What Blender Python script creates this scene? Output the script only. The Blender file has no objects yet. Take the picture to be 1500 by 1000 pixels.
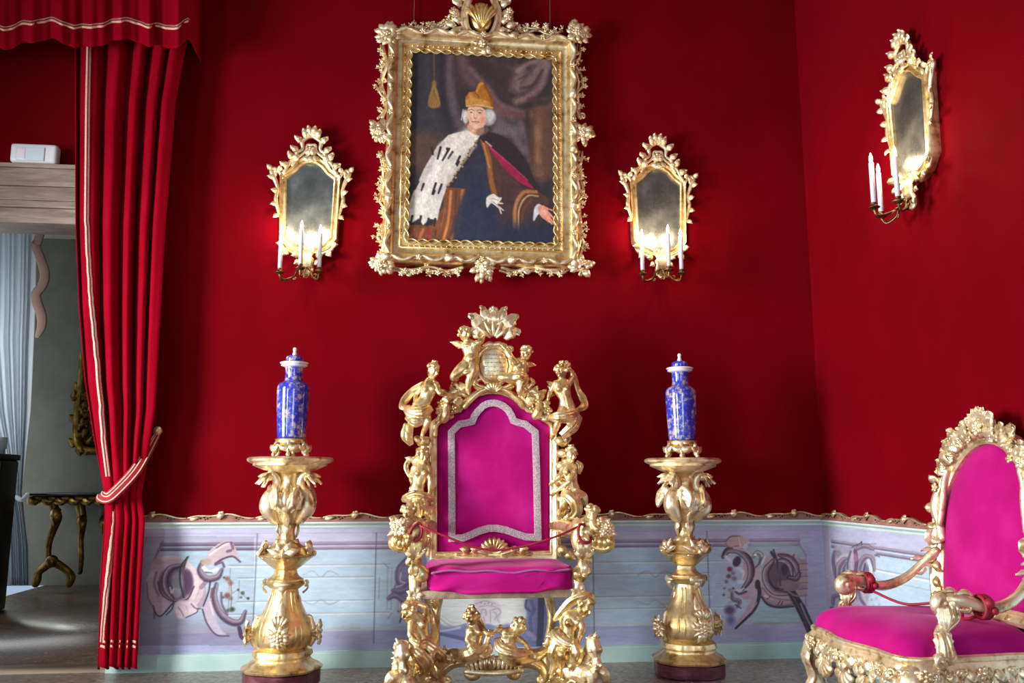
import bpy, bmesh, math, random
import numpy as np
from math import sin, cos, pi, radians
from mathutils import Vector, Matrix

SC = bpy.context.scene
COL = SC.collection
# ------------------------------------------------------------------ camera
FPX = 1255.0
PITCH, YAW = radians(9.3), radians(5.9)
CAM = np.array([0.0, -6.0, 1.2])
_fw = np.array([sin(YAW)*cos(PITCH), cos(YAW)*cos(PITCH), sin(PITCH)])
_rt = np.array([cos(YAW), -sin(YAW), 0.0])
_up = np.cross(_rt, _fw)
def ray(px, py):
    return _fw*FPX + _rt*(px-750.0) - _up*(py-500.0)
def U(px, py, Y):                      # where the sight line meets the vertical plane Y
    d = ray(px, py); return CAM + d*((Y-CAM[1])/d[1])
def UX(px, py, X):
    d = ray(px, py); return CAM + d*((X-CAM[0])/d[0])
def UZ(px, py, Z):
    d = ray(px, py); return CAM + d*((Z-CAM[2])/d[2])
cam = bpy.data.cameras.new('camera'); cam.sensor_width = 36; cam.lens = FPX/1500*36
camo = bpy.data.objects.new('camera', cam); COL.objects.link(camo)
camo.location = CAM; camo.rotation_euler = (pi/2+PITCH, 0, -YAW)
SC.camera = camo
SC.view_settings.view_transform = 'Standard'; SC.view_settings.look = 'None'
SC.view_settings.gamma = 1; SC.view_settings.use_curve_mapping = False

def lin(c):
    out = []
    for v in c[:3]:
        v = v/255.0
        out.append(v/12.92 if v <= .04045 else ((v+.055)/1.055)**2.4)
    return out
def A3(p): return np.array(p, dtype=float)
def nrm(v):
    v = np.asarray(v, float); n = np.linalg.norm(v)
    return v/n if n > 1e-12 else v
X3, Y3, Z3 = A3((1,0,0)), A3((0,1,0)), A3((0,0,1))

# ------------------------------------------------------------------ mesh builder
def catmull(P, sub, closed=False):
    P = np.asarray(P, float)
    if len(P) < 3 and not closed:
        t = np.linspace(0, 1, sub*(len(P)-1)+1)[:, None]
        return P[0]*(1-t)+P[-1]*t
    n = len(P); out = []
    rng = range(n if closed else n-1)
    for i in rng:
        if closed:
            a, b, c, d = P[(i-1) % n], P[i], P[(i+1) % n], P[(i+2) % n]
        else:
            b, c = P[i], P[i+1]
            a = P[i-1] if i > 0 else 2*b-c
            d = P[i+2] if i+2 < n else 2*c-b
        for k in range(sub):
            t = k/sub
            out.append(.5*((2*b)+(-a+c)*t+(2*a-5*b+4*c-d)*t*t+(-a+3*b-3*c+d)*t**3))
    if not closed: out.append(P[-1])
    return np.array(out)

class G:
    def __init__(s): s.V = []; s.F = []; s.n = 0
    def add(s, V, F):
        o = s.n; s.V.extend([tuple(v) for v in V]); s.n += len(V)
        s.F.extend([tuple(i+o for i in f) for f in F]); return s
    def merge(s, g): return s.add(g.V, g.F)
    def grid(s, A, cu=False, cv=False, flip=False):
        A = np.asarray(A); nu, nv = A.shape[:2]; F = []
        for i in range(nu if cu else nu-1):
            for j in range(nv if cv else nv-1):
                a, b = i*nv+j, ((i+1) % nu)*nv+j
                c, d = ((i+1) % nu)*nv+(j+1) % nv, i*nv+(j+1) % nv
                F.append((a, d, c, b) if flip else (a, b, c, d))
        return s.add(A.reshape(-1, 3), F)
    def tube(s, pts, rad, seg=8, sub=4, flat=1.0, up=None, cap=True, closed=False):
        P = np.asarray(pts, float); n = len(P)
        R = np.full(n, rad, float) if np.isscalar(rad) else np.asarray(rad, float)
        Q = catmull(np.hstack([P, R[:, None]]), sub, closed)
        C, r = Q[:, :3], np.maximum(Q[:, 3], 1e-4)
        m = len(C)
        T = np.roll(C, -1, 0)-np.roll(C, 1, 0)
        if not closed: T[0] = C[1]-C[0]; T[-1] = C[-1]-C[-2]
        T = np.array([nrm(t) for t in T])
        if up is None:
            u = A3((0, 1, 0)) if abs(T[0][1]) < .9 else A3((1, 0, 0))
        else: u = A3(up)
        rings = []
        N = nrm(u-T[0]*u.dot(T[0]))
        th = np.linspace(0, 2*pi, seg, endpoint=False)
        for i in range(m):
            b = (A3(up) if up is not None else N)
            w = b-T[i]*b.dot(T[i])
            if np.linalg.norm(w) > 1e-3: N = nrm(w)
            else: N = nrm(N-T[i]*N.dot(T[i]))
            B = np.cross(T[i], N)
            rings.append((C[i], N, B, T[i], r[i]))
        L = []
        if cap and not closed:
            c, N, B, t, q = rings[0]
            for a in (80, 45): L.append((c-t*q*sin(radians(a))*.8, N, B, q*cos(radians(a))))
        for c, N, B, t, q in rings: L.append((c, N, B, q))
        if cap and not closed:
            c, N, B, t, q = rings[-1]
            for a in (45, 80): L.append((c+t*q*sin(radians(a))*.8, N, B, q*cos(radians(a))))
        A = np.array([[c+N*(q*flat*cos(h))+B*(q*sin(h)) for h in th] for c, N, B, q in L])
        o = s.n
        s.grid(A, cu=closed, cv=True)
        if not closed:
            k = len(L)
            s.F.append(tuple(o+j for j in range(seg)))
            s.F.append(tuple(o+(k-1)*seg+j for j in reversed(range(seg))))
        return s
    def ball(s, c, r, ax=None, nu=8, nv=10):
        c = A3(c); r = A3((r, r, r)) if np.isscalar(r) else A3(r)
        ax = np.eye(3) if ax is None else np.asarray(ax, float)
        A = []
        for i in range(nu+1):
            p = -pi/2*.995+pi*.995*i/nu
            A.append([c+ax[0]*r[0]*cos(p)*cos(t)+ax[1]*r[1]*cos(p)*sin(t)+ax[2]*r[2]*sin(p)
                      for t in np.linspace(0, 2*pi, nv, endpoint=False)])
        o = s.n; s.grid(A, cv=True, flip=True)
        s.F.append(tuple(o+j for j in reversed(range(nv)))); s.F.append(tuple(o+nu*nv+j for j in range(nv)))
        return s
    def leaf(s, path, w, up, n=14, m=9, lobes=4, depth=.25, thick=.12, tip=.15):
        """acanthus blade along path; width w, up = side the ribs stand out to"""
        C = catmull(path, max(2, n//max(1, len(path)-1))); n = len(C)
        up = A3(up); top = []; bot = []
        for i in range(n):
            t = i/(n-1)
            T = nrm(C[min(i+1, n-1)]-C[max(i-1, 0)])
            Nn = up-T*up.dot(T)
            Nn = nrm(Nn) if np.linalg.norm(Nn) > 1e-3 else nrm(np.cross(T, X3))
            B = np.cross(T, Nn)
            ww = w*(sin(pi*min(1, t*.92+.08)**.75)**.7)+w*tip*(1-t)
            ww *= (.74+.5*abs(sin(lobes*pi*t+.4))**.6) if lobes else .95
            rt, rb = [], []
            for k in range(m):
                x = -1+2*k/(m-1)
                h = depth*w*((1-x*x)*.42+.34*cos(x*3*pi))
                p = C[i]+B*ww*.5*x+Nn*h-T*abs(x)*ww*.12
                rt.append(p); rb.append(p-Nn*thick*w*(1.05-x*x*.8))
            top.append(rt); bot.append(rb)
        A = np.concatenate([np.array(top), np.array(bot)[:, ::-1]], axis=1)
        o = s.n; s.grid(A, cv=True)
        q = A.shape[1]
        s.F.append(tuple(o+j for j in range(q))); s.F.append(tuple(o+(n-1)*q+j for j in reversed(range(q))))
        return s
    def fan(s, c, u, v, nn, R, a0, a1, ribs=7, r0=.12, dome=.18, thick=.02, scal=.1):
        """scallop shell: c foot, u/v plane axes, nn out of the plane"""
        c, u, v, nn = A3(c), A3(u), A3(v), A3(nn)
        na, nr = ribs*6+1, 8; top, bot = [], []
        for i in range(na):
            f = i/(na-1); a = a0+(a1-a0)*f
            rid = abs(sin(pi*f*ribs))
            a_, b_ = [], []
            for j in range(nr):
                t = j/(nr-1); r = R*(r0+(1-r0)*t)*(1-scal*(1-rid)*t)
                h = R*(dome*sin(pi*t*.8+.3)+.09*rid*t*(1-.2*t))
                p = c+(u*cos(a)+v*sin(a))*r+nn*h
                a_.append(p); b_.append(p-nn*thick)
            top.append(a_); bot.append(b_[::-1])
        A = np.concatenate([np.array(top), np.array(bot)], axis=1)
        o = s.n; s.grid(A, cv=True, flip=True); q = A.shape[1]
        s.F.append(tuple(o+j for j in reversed(range(q)))); s.F.append(tuple(o+(na-1)*q+j for j in range(q)))
        return s
    def lathe(s, prof, c, seg=48, fn=None, capb=True, capt=True, sub=0):
        c = A3(c); P = np.asarray(prof, float)
        if sub: P = catmull(P, sub)
        A = []
        for r, z in P:
            row = []
            for t in np.linspace(0, 2*pi, seg, endpoint=False):
                q = max(r, 1e-4)*(fn(t, z) if fn else 1)
                row.append(c+A3((q*cos(t), q*sin(t), z)))
            A.append(row)
        o = s.n; s.grid(A, cv=True, flip=True)
        if capb: s.F.append(tuple(o+j for j in reversed(range(seg))))
        if capt: s.F.append(tuple(o+(len(P)-1)*seg+j for j in range(seg)))
        return s
    def sweep(s, path, prof, u, v, nn, closed=True):
        """moulding: path of 2D points (u,v), profile of (outward, out-of-plane); mitred"""
        u, v, nn = A3(u), A3(v), A3(nn); P = np.asarray(path, float)[:, :2]; n = len(P); A = []
        for i in range(n):
            if closed or 0 < i < n-1:
                a = nrm(P[i]-P[(i-1) % n]); b = nrm(P[(i+1) % n]-P[i])
            elif i == 0: a = b = nrm(P[1]-P[0])
            else: a = b = nrm(P[-1]-P[-2])
            na, nb = A3((a[1], -a[0])), A3((b[1], -b[0]))
            m = na+nb; m = m/max(.35, (1+na.dot(nb)))
            row = []
            for o_, h in prof:
                q = P[i]+m*o_
                row.append(u*q[0]+v*q[1]+nn*h)
            A.append(row)
        o = s.n
        s.grid(A, cu=closed, cv=True)
        if not closed:
            k = len(prof)
            s.F.append(tuple(o+j for j in range(k))); s.F.append(tuple(o+(n-1)*k+j for j in reversed(range(k))))
        return s
    def plate(s, poly, u, v, nn, th, org=(0, 0, 0)):
        u, v, nn, org = A3(u), A3(v), A3(nn), A3(org); n = len(poly)
        a = [org+u*p[0]+v*p[1]+nn*th for p in poly]; b = [org+u*p[0]+v*p[1] for p in poly]
        o = s.n; s.add(a+b, [])
        s.F.append(tuple(o+i for i in range(n))); s.F.append(tuple(o+n+i for i in reversed(range(n))))
        for i in range(n):
            j = (i+1) % n; s.F.append((o+i, o+n+i, o+n+j, o+j))
        return s
    def box(s, lo, hi, bev=0.0):
        lo, hi = A3(lo), A3(hi); bm = bmesh.new()
        bmesh.ops.create_cube(bm, size=1)
        for w in bm.verts: w.co = Vector((lo+hi)/2+A3(w.co)*(hi-lo))
        if bev > 0: bmesh.ops.bevel(bm, geom=bm.edges[:], offset=bev, segments=2, profile=.6, affect='EDGES')
        bm.verts.index_update()
        s.add([w.co[:] for w in bm.verts], [[w.index for w in f.verts] for f in bm.faces]); bm.free()
        return s
    def xf(s, M):
        V = np.array(s.V); V = np.hstack([V, np.ones((len(V), 1))])@np.asarray(M).T
        s.V = [tuple(q) for q in V[:, :3]]; return s

def empty(name, loc, label, cat, group=None):
    o = bpy.data.objects.new(name, None); COL.objects.link(o); o.location = Vector(A3(loc))
    o.empty_display_size = .05
    return tag(o, label, cat, group)
def tag(o, label, cat, group=None):
    o['label'] = label; o['category'] = cat
    if group: o['group'] = group
    return o
def rootloc(o):
    p = A3((0, 0, 0))
    while o is not None: p = p+A3(o.location); o = o.parent
    return p
def build(g, name, mat, parent=None, smooth=True, vox=None, sm=0, base=None, angle=None, fix=True):
    me = bpy.data.meshes.new(name)
    off = rootloc(parent) if parent is not None else (A3(base) if base is not None else A3((0, 0, 0)))
    V = np.array(g.V)-off
    me.from_pydata([tuple(v) for v in V], [], g.F); me.update()
    if fix:
        bm = bmesh.new(); bm.from_mesh(me); bmesh.ops.recalc_face_normals(bm, faces=bm.faces[:]); bm.to_mesh(me); bm.free()
    o = bpy.data.objects.new(name, me); COL.objects.link(o)
    if vox:
        m = o.modifiers.new('r', 'REMESH'); m.mode = 'VOXEL'; m.voxel_size = vox; m.adaptivity = 0
        if sm:
            q = o.modifiers.new('s', 'SMOOTH'); q.iterations = sm; q.factor = .5
        dg = bpy.context.evaluated_depsgraph_get(); dg.update()
        new = bpy.data.meshes.new_from_object(o.evaluated_get(dg), depsgraph=dg)
        o.modifiers.clear(); o.data = new; bpy.data.meshes.remove(me); me = new; me.name = name
    me.materials.clear(); me.materials.append(mat)
    me.polygons.foreach_set('use_smooth', [bool(smooth)]*len(me.polygons))
    if angle: 
        try: me.set_sharp_from_angle(angle=radians(angle))
        except Exception: pass
    if parent is not None: o.parent = parent
    elif base is not None: o.location = Vector(off)
    return o
def struct(g, name, mat, **k):
    o = build(g, name, mat, **k); o['kind'] = 'structure'; return o
def dup(root, loc, label=None, rz=None):
    r = root.copy(); COL.objects.link(r); r.location = Vector(A3(loc))
    if label: r['label'] = label
    if rz is not None: r.rotation_euler = (0, 0, rz)
    for ch in list(root.children):
        c = ch.copy(); COL.objects.link(c); c.parent = r
        for gch in list(ch.children):
            d = gch.copy(); COL.objects.link(d); d.parent = c
    return r

# spiral / scroll paths in a plane
def spiral(c, u, v, r0, r1, a0, turns, n=14):
    c, u, v = A3(c), A3(u), A3(v); out = []
    for i in range(n):
        t = i/(n-1); a = a0+turns*2*pi*t; r = r0+(r1-r0)*t**.85
        out.append(c+u*r*cos(a)+v*r*sin(a))
    return out
def scroll_from(p, d, nn, size, sgn=1, turns=1.15, n=12):
    """volute that leaves p along d and curls to the sgn side"""
    p, d, nn = A3(p), nrm(d), nrm(nn); sd = np.cross(nn, d)*sgn; c = p+sd*size
    return [c+(-sd*cos(a)+d*sin(a))*(size*(1-.8*(a/(turns*2*pi))**.8)) for a in np.linspace(0, turns*2*pi, n)]
def flower(g, c, nn, r, petals=5, seed=0):
    c, nn = A3(c), nrm(nn); rr = random.Random(seed)
    u = nrm(np.cross(nn, Z3 if abs(nn[2]) < .9 else X3)); v = np.cross(nn, u); a0 = rr.random()*6
    for i in range(petals):
        a = a0+2*pi*i/petals; d = u*cos(a)+v*sin(a)
        ax = [d, np.cross(nn, d), nn]
        g.ball(c+d*r*.6+nn*r*.1, (r*.48, r*.4, r*.26), ax=ax, nu=5, nv=8)
    g.ball(c+nn*r*.25, r*.32, nu=5, nv=8)
def sprig(g, p, d, nn, L, seed=0, k=3):
    """leafy curl with small leaves"""
    rr = random.Random(seed); p, d, nn = A3(p), nrm(d), nrm(nn); sd = np.cross(nn, d)*(1 if rr.random() < .5 else -1)
    pth = [p, p+d*L*.4+sd*L*.06+nn*L*.1, p+d*L*.75+sd*L*.22+nn*L*.16, p+d*L*.92+sd*L*.46+nn*L*.1]
    g.tube(pth, [L*.09, L*.08, L*.06, L*.07], seg=6, sub=3)
    for i in range(k):
        t = (i+.6)/k; q = A3(pth[0])*(1-t)+A3(pth[2])*t; s2 = 1 if i % 2 else -1
        dd = nrm(d*(.7)+sd*s2*(.8+.3*rr.random())+nn*.25)
        l = L*(.38+.2*rr.random())
        g.leaf([q, q+dd*l*.5+nn*l*.15, q+dd*l-nn*l*.05], l*.55, nn, n=6, m=5, lobes=2, depth=.2, thick=.2)
# ------------------------------------------------------------------ materials
class NT:
    def __init__(s, name):
        s.m = bpy.data.materials.new(name); s.m.use_nodes = True; s.t = s.m.node_tree; s.t.nodes.clear()
        s.out = s.n('ShaderNodeOutputMaterial'); s.b = s.n('ShaderNodeBsdfPrincipled')
        s.l(s.b.outputs[0], s.out.inputs[0]); s.tc = s.n('ShaderNodeTexCoord')
    def n(s, t, **k):
        q = s.t.nodes.new(t)
        for a, v in k.items(): setattr(q, a, v)
        return q
    def l(s, a, b): s.t.links.new(a, b)
    def set(s, **k):
        for a, v in k.items():
            s.b.inputs[a.replace('_', ' ')].default_value = v
        return s
    def noise(s, scale, detail=4, rough=.55, coord=None, stretch=None):
        q = s.n('ShaderNodeTexNoise'); q.inputs['Scale'].default_value = scale; q.inputs['Detail'].default_value = detail
        q.inputs['Roughness'].default_value = rough
        src = coord or s.tc.outputs['Object']
        if stretch:
            mp = s.n('ShaderNodeMapping'); mp.inputs['Scale'].default_value = stretch; s.l(src, mp.inputs[0]); src = mp.outputs[0]
        s.l(src, q.inputs['Vector']); return q.outputs['Fac']
    def ramp(s, f, stops):
        r = s.n('ShaderNodeValToRGB'); e = r.color_ramp.elements
        while len(e) < len(stops): e.new(.5)
        for i, (p, c) in enumerate(stops):
            e[i].position = p; e[i].color = (*lin(c), 1) if len(c) == 3 else c
        s.l(f, r.inputs[0]); return r.outputs[0]
    def bump(s, f, strength=.2, dist=.01):
        b = s.n('ShaderNodeBump'); b.inputs['Strength'].default_value = strength; b.inputs['Distance'].default_value = dist
        s.l(f, b.inputs['Height']); s.l(b.outputs[0], s.b.inputs['Normal']); return s
    def col(s, c): s.l(c, s.b.inputs['Base Color']); return s
    def rough(s, f, a, b):
        r = s.n('ShaderNodeMapRange'); r.inputs[3].default_value = a; r.inputs[4].default_value = b
        s.l(f, r.inputs[0]); s.l(r.outputs[0], s.b.inputs['Roughness']); return s

def flat(name, c, rough=.5, metal=0.0, spec=None, **k):
    t = NT(name); t.set(Base_Color=(*lin(c), 1), Roughness=rough, Metallic=metal)
    if spec is not None: t.b.inputs['Specular IOR Level'].default_value = spec
    return t.m
def gold(name, hi, mid, lo, metal=.85, r=(.26, .5), scale=9):
    t = NT(name); f = t.noise(scale, 5, .6)
    t.col(t.ramp(f, [(.3, lo), (.48, mid), (.7, hi)])); t.set(Metallic=metal)
    f2 = t.noise(scale*4, 3, .6); t.rough(f2, *r); t.bump(f2, .25, .004)
    return t.m
M = {}
M['gold'] = gold('gilded_wood', (252, 236, 190), (230, 200, 140), (140, 102, 60), r=(.24, .48), scale=14)
M['gold_pale'] = gold('pale_gilded_wood', (255, 246, 218), (242, 222, 178), (168, 132, 88), metal=.78, r=(.26, .5), scale=16)
M['gold_bright'] = gold('bright_gilding', (255, 238, 186), (240, 208, 132), (180, 128, 62), r=(.22, .42), scale=14)
M['gold_dim'] = gold('old_gilt', (170, 140, 70), (120, 90, 36), (70, 50, 22), r=(.25, .5))
M['bronze'] = gold('aged_bronze', (150, 112, 70), (98, 68, 42), (48, 34, 26), r=(.3, .55), scale=20)
M['rail_wood'] = gold('worn_rail_wood', (178, 160, 132), (146, 126, 104), (112, 86, 70), metal=.15, r=(.4, .7), scale=16)

def velvet(name, lo, mid, hi, sheen=.5, tint=(255, 120, 140), scale=2.2, stretch=None, rough=.85, stw=.4):
    t = NT(name); f = t.noise(scale, 5, .55, stretch=stretch)
    t.col(t.ramp(f, [(.3, lo), (.52, mid), (.72, hi)])); t.set(Roughness=rough)
    t.b.inputs['Specular IOR Level'].default_value = .04
    t.b.inputs['Sheen Weight'].default_value = sheen; t.b.inputs['Sheen Roughness'].default_value = stw
    t.b.inputs['Sheen Tint'].default_value = (*lin(tint), 1)
    t.bump(t.noise(260, 2), .12, .002)
    return t.m
M['wall_red'] = velvet('red_wall_velvet', (99, 0, 10), (106, 0, 13), (113, 0, 16), sheen=.1, tint=(255, 90, 130), scale=1.6, stw=.28)
M['curtain_red'] = velvet('red_curtain_velvet', (124, 0, 20), (136, 1, 26), (148, 3, 34), sheen=.08, tint=(255, 80, 110), scale=2, stw=.35)
M['magenta'] = velvet('magenta_velvet', (154, 12, 96), (170, 18, 112), (186, 34, 130), sheen=.2, tint=(255, 170, 230), scale=3.2, stw=.4)
M['cord'] = flat('crimson_cord', (140, 12, 40), .6)
M['tieback_red'] = flat('tieback_red', (150, 4, 24), .8)

def braid(name, a, b, sc=160, sheen=.2):
    t = NT(name); w = t.n('ShaderNodeTexVoronoi'); w.inputs['Scale'].default_value = sc
    t.l(t.tc.outputs['Object'], w.inputs['Vector'])
    t.col(t.ramp(w.outputs['Distance'], [(.15, a), (.6, b)])); t.set(Roughness=.6); t.bump(w.outputs['Distance'], .4, .003)
    return t.m
M['braid'] = braid('silver_braid', (206, 192, 196), (160, 140, 150), 120)
M['piping'] = flat('mauve_piping', (150, 80, 130), .7)
M['braid_cream'] = braid('cream_braid', (240, 218, 196), (206, 160, 142), 220)
M['braid_red'] = flat('red_braid_stripe', (140, 20, 30), .8)

# lacquer blue porcelain with worn gilt painting
t = NT('blue_porcelain')
f = t.noise(16, 6, .62, stretch=(1, 1, .8)); f2 = t.noise(38, 4, .7)
mx = t.n('ShaderNodeMath', operation='MULTIPLY'); t.l(f, mx.inputs[0]); t.l(f2, mx.inputs[1])
t.col(t.ramp(mx.outputs[0], [(.0, (26, 36, 140)), (.22, (40, 54, 172)), (.275, (84, 90, 168)), (.33, (168, 154, 160)), (.42, (196, 172, 132))]))
t.set(Roughness=.12); t.b.inputs['Coat Weight'].default_value = .6; t.b.inputs['Coat Roughness'].default_value = .05
M['porcelain'] = t.m
M['porcelain_plain'] = flat('plain_blue_porcelain', (30, 40, 160), .12)
M['porcelain_white'] = flat('white_porcelain', (232, 230, 236), .15)
M['candle'] = flat('candle_wax', (236, 234, 240), .4)
M['candle'].node_tree.nodes['Principled BSDF'].inputs['Subsurface Weight'].default_value = 0
t = NT('flame'); t.set(Base_Color=(1, .8, .5, 1)); t.b.inputs['Emission Color'].default_value = (1, .82, .55, 1); t.b.inputs['Emission Strength'].default_value = 22
M['flame'] = t.m
# aged mirror
t = NT('aged_mirror'); f = t.noise(7, 6, .62); f2 = t.noise(2.2, 4, .6)
mx = t.n('ShaderNodeMath', operation='MULTIPLY_ADD'); t.l(f, mx.inputs[0]); mx.inputs[1].default_value = .5; mx2 = t.n('ShaderNodeMath', operation='MULTIPLY'); t.l(f2, mx2.inputs[0]); mx2.inputs[1].default_value = .5; t.l(mx2.outputs[0], mx.inputs[2])
t.col(t.ramp(mx.outputs[0], [(.3, (84, 90, 92)), (.5, (112, 119, 120)), (.6, (140, 147, 146)), (.72, (176, 181, 176))]))
t.set(Metallic=.8); t.rough(f, .16, .42); M['mirror'] = t.m

# stone, floor
t = NT('door_stone'); f = t.noise(3, 6, .65, stretch=(1, 3, 9)); f2 = t.noise(40, 4)
t.col(t.ramp(f, [(.3, (108, 88, 78)), (.5, (136, 120, 110)), (.7, (164, 150, 140))])); t.set(Roughness=.55); t.bump(f2, .1, .004); M['stone'] = t.m
def terrazzo(name, base, chips, rough=.3, sc=46):
    t = NT(name); v = t.n('ShaderNodeTexVoronoi'); v.inputs['Scale'].default_value = sc
    t.l(t.tc.outputs['Object'], v.inputs['Vector'])
    sep = t.n('ShaderNodeSeparateColor'); t.l(v.outputs['Color'], sep.inputs[0])
    c = t.ramp(sep.outputs[0], [(i/(len(chips)-1), c) for i, c in enumerate(chips)])
    v2 = t.n('ShaderNodeTexVoronoi'); v2.feature = 'DISTANCE_TO_EDGE'; v2.inputs['Scale'].default_value = sc
    t.l(t.tc.outputs['Object'], v2.inputs['Vector'])
    e = t.ramp(v2.outputs['Distance'], [(.04, (0, 0, 0)), (.12, (255, 255, 255))])
    m = t.n('ShaderNodeMix', data_type='RGBA'); t.l(e, m.inputs[0]); m.inputs[6].default_value = (*lin(base), 1); t.l(c, m.inputs[7])
    n2 = t.noise(1.3, 4); m2 = t.n('ShaderNodeMix', data_type='RGBA', blend_type='MULTIPLY'); m2.inputs[0].default_value = .5
    t.l(m.outputs[2], m2.inputs[6]); t.l(t.ramp(n2, [(.3, (170, 160, 150)), (.7, (255, 255, 255))]), m2.inputs[7])
    t.col(m2.outputs[2]); t.set(Roughness=rough); t.rough(n2, rough*.7, rough*1.3); return t.m
M['floor'] = terrazzo('terrazzo_floor', (206, 190, 174), [(160, 126, 112), (222, 206, 190), (178, 142, 126), (240, 230, 216), (206, 188, 172), (126, 106, 98)], sc=38)
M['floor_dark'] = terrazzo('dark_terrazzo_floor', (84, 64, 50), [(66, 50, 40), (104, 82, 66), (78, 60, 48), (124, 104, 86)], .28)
M['threshold'] = flat('threshold_stone', (186, 174, 156), .35)
t = NT('plinth_marble'); f = t.noise(9, 7, .65, stretch=(1, 1, 2.5))
t.col(t.ramp(f, [(.3, (62, 24, 34)), (.55, (88, 40, 50)), (.74, (130, 84, 90))])); t.set(Roughness=.28); M['plinth'] = t.m
def plaster(name, a, b, sc=3, rough=.6):
    t = NT(name); f = t.noise(sc, 5, .6); t.col(t.ramp(f, [(.35, a), (.65, b)])); t.set(Roughness=rough); t.bump(t.noise(60, 3), .06, .003); return t.m
M['mint'] = plaster('mint_painted_wood', (166, 196, 194), (184, 210, 206))
M['mint_pale'] = plaster('pale_mint_cornice', (190, 208, 206), (206, 222, 218))
M['ceiling'] = plaster('ceiling_plaster', (190, 176, 160), (206, 194, 178))
M['grey_wall'] = plaster('grey_green_plaster', (112, 110, 94), (128, 124, 108))
M['crest_pink'] = plaster('rose_brown_carved_wood', (136, 92, 84), (168, 124, 110), 14)
M['crest_dark'] = flat('hole_shade', (46, 26, 26), .9)  # near-black colour for the shade inside the rail's holes
t = NT('sheer_cloth'); t.set(Base_Color=(*lin((214, 220, 226)), 1), Roughness=.9)
tr = t.n('ShaderNodeBsdfTranslucent'); tr.inputs[0].default_value = (*lin((226, 232, 240)), 1); mxs = t.n('ShaderNodeMixShader'); mxs.inputs[0].default_value = .5
t.l(t.b.outputs[0], mxs.inputs[1]); t.l(tr.outputs[0], mxs.inputs[2]); t.l(mxs.outputs[0], t.out.inputs[0]); M['sheer'] = t.m
M['rose_trim'] = flat('dusty_rose_braid', (150, 122, 110), .8)
M['dark_wood'] = flat('black_lacquer', (22, 19, 20), .25)
M['white_plastic'] = flat('white_plastic', (226, 232, 238), .35)
M['clear_plastic'] = flat('pale_lens', (206, 226, 232), .08)
M['wire'] = flat('steel_wire', (150, 110, 112), .4, .6)

def colmat(name, rough=.6, bump=.05):
    t = NT(name); a = t.n('ShaderNodeVertexColor'); a.layer_name = 'Col'; t.l(a.outputs[0], t.b.inputs['Base Color'])
    t.set(Roughness=rough); t.b.inputs['Specular IOR Level'].default_value = .3
    if bump: t.bump(t.noise(120, 3), bump, .002)
    return t.m
M['fresco'] = colmat('painted_panel', .55); M['canvas'] = colmat('oil_on_canvas', .42)

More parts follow.
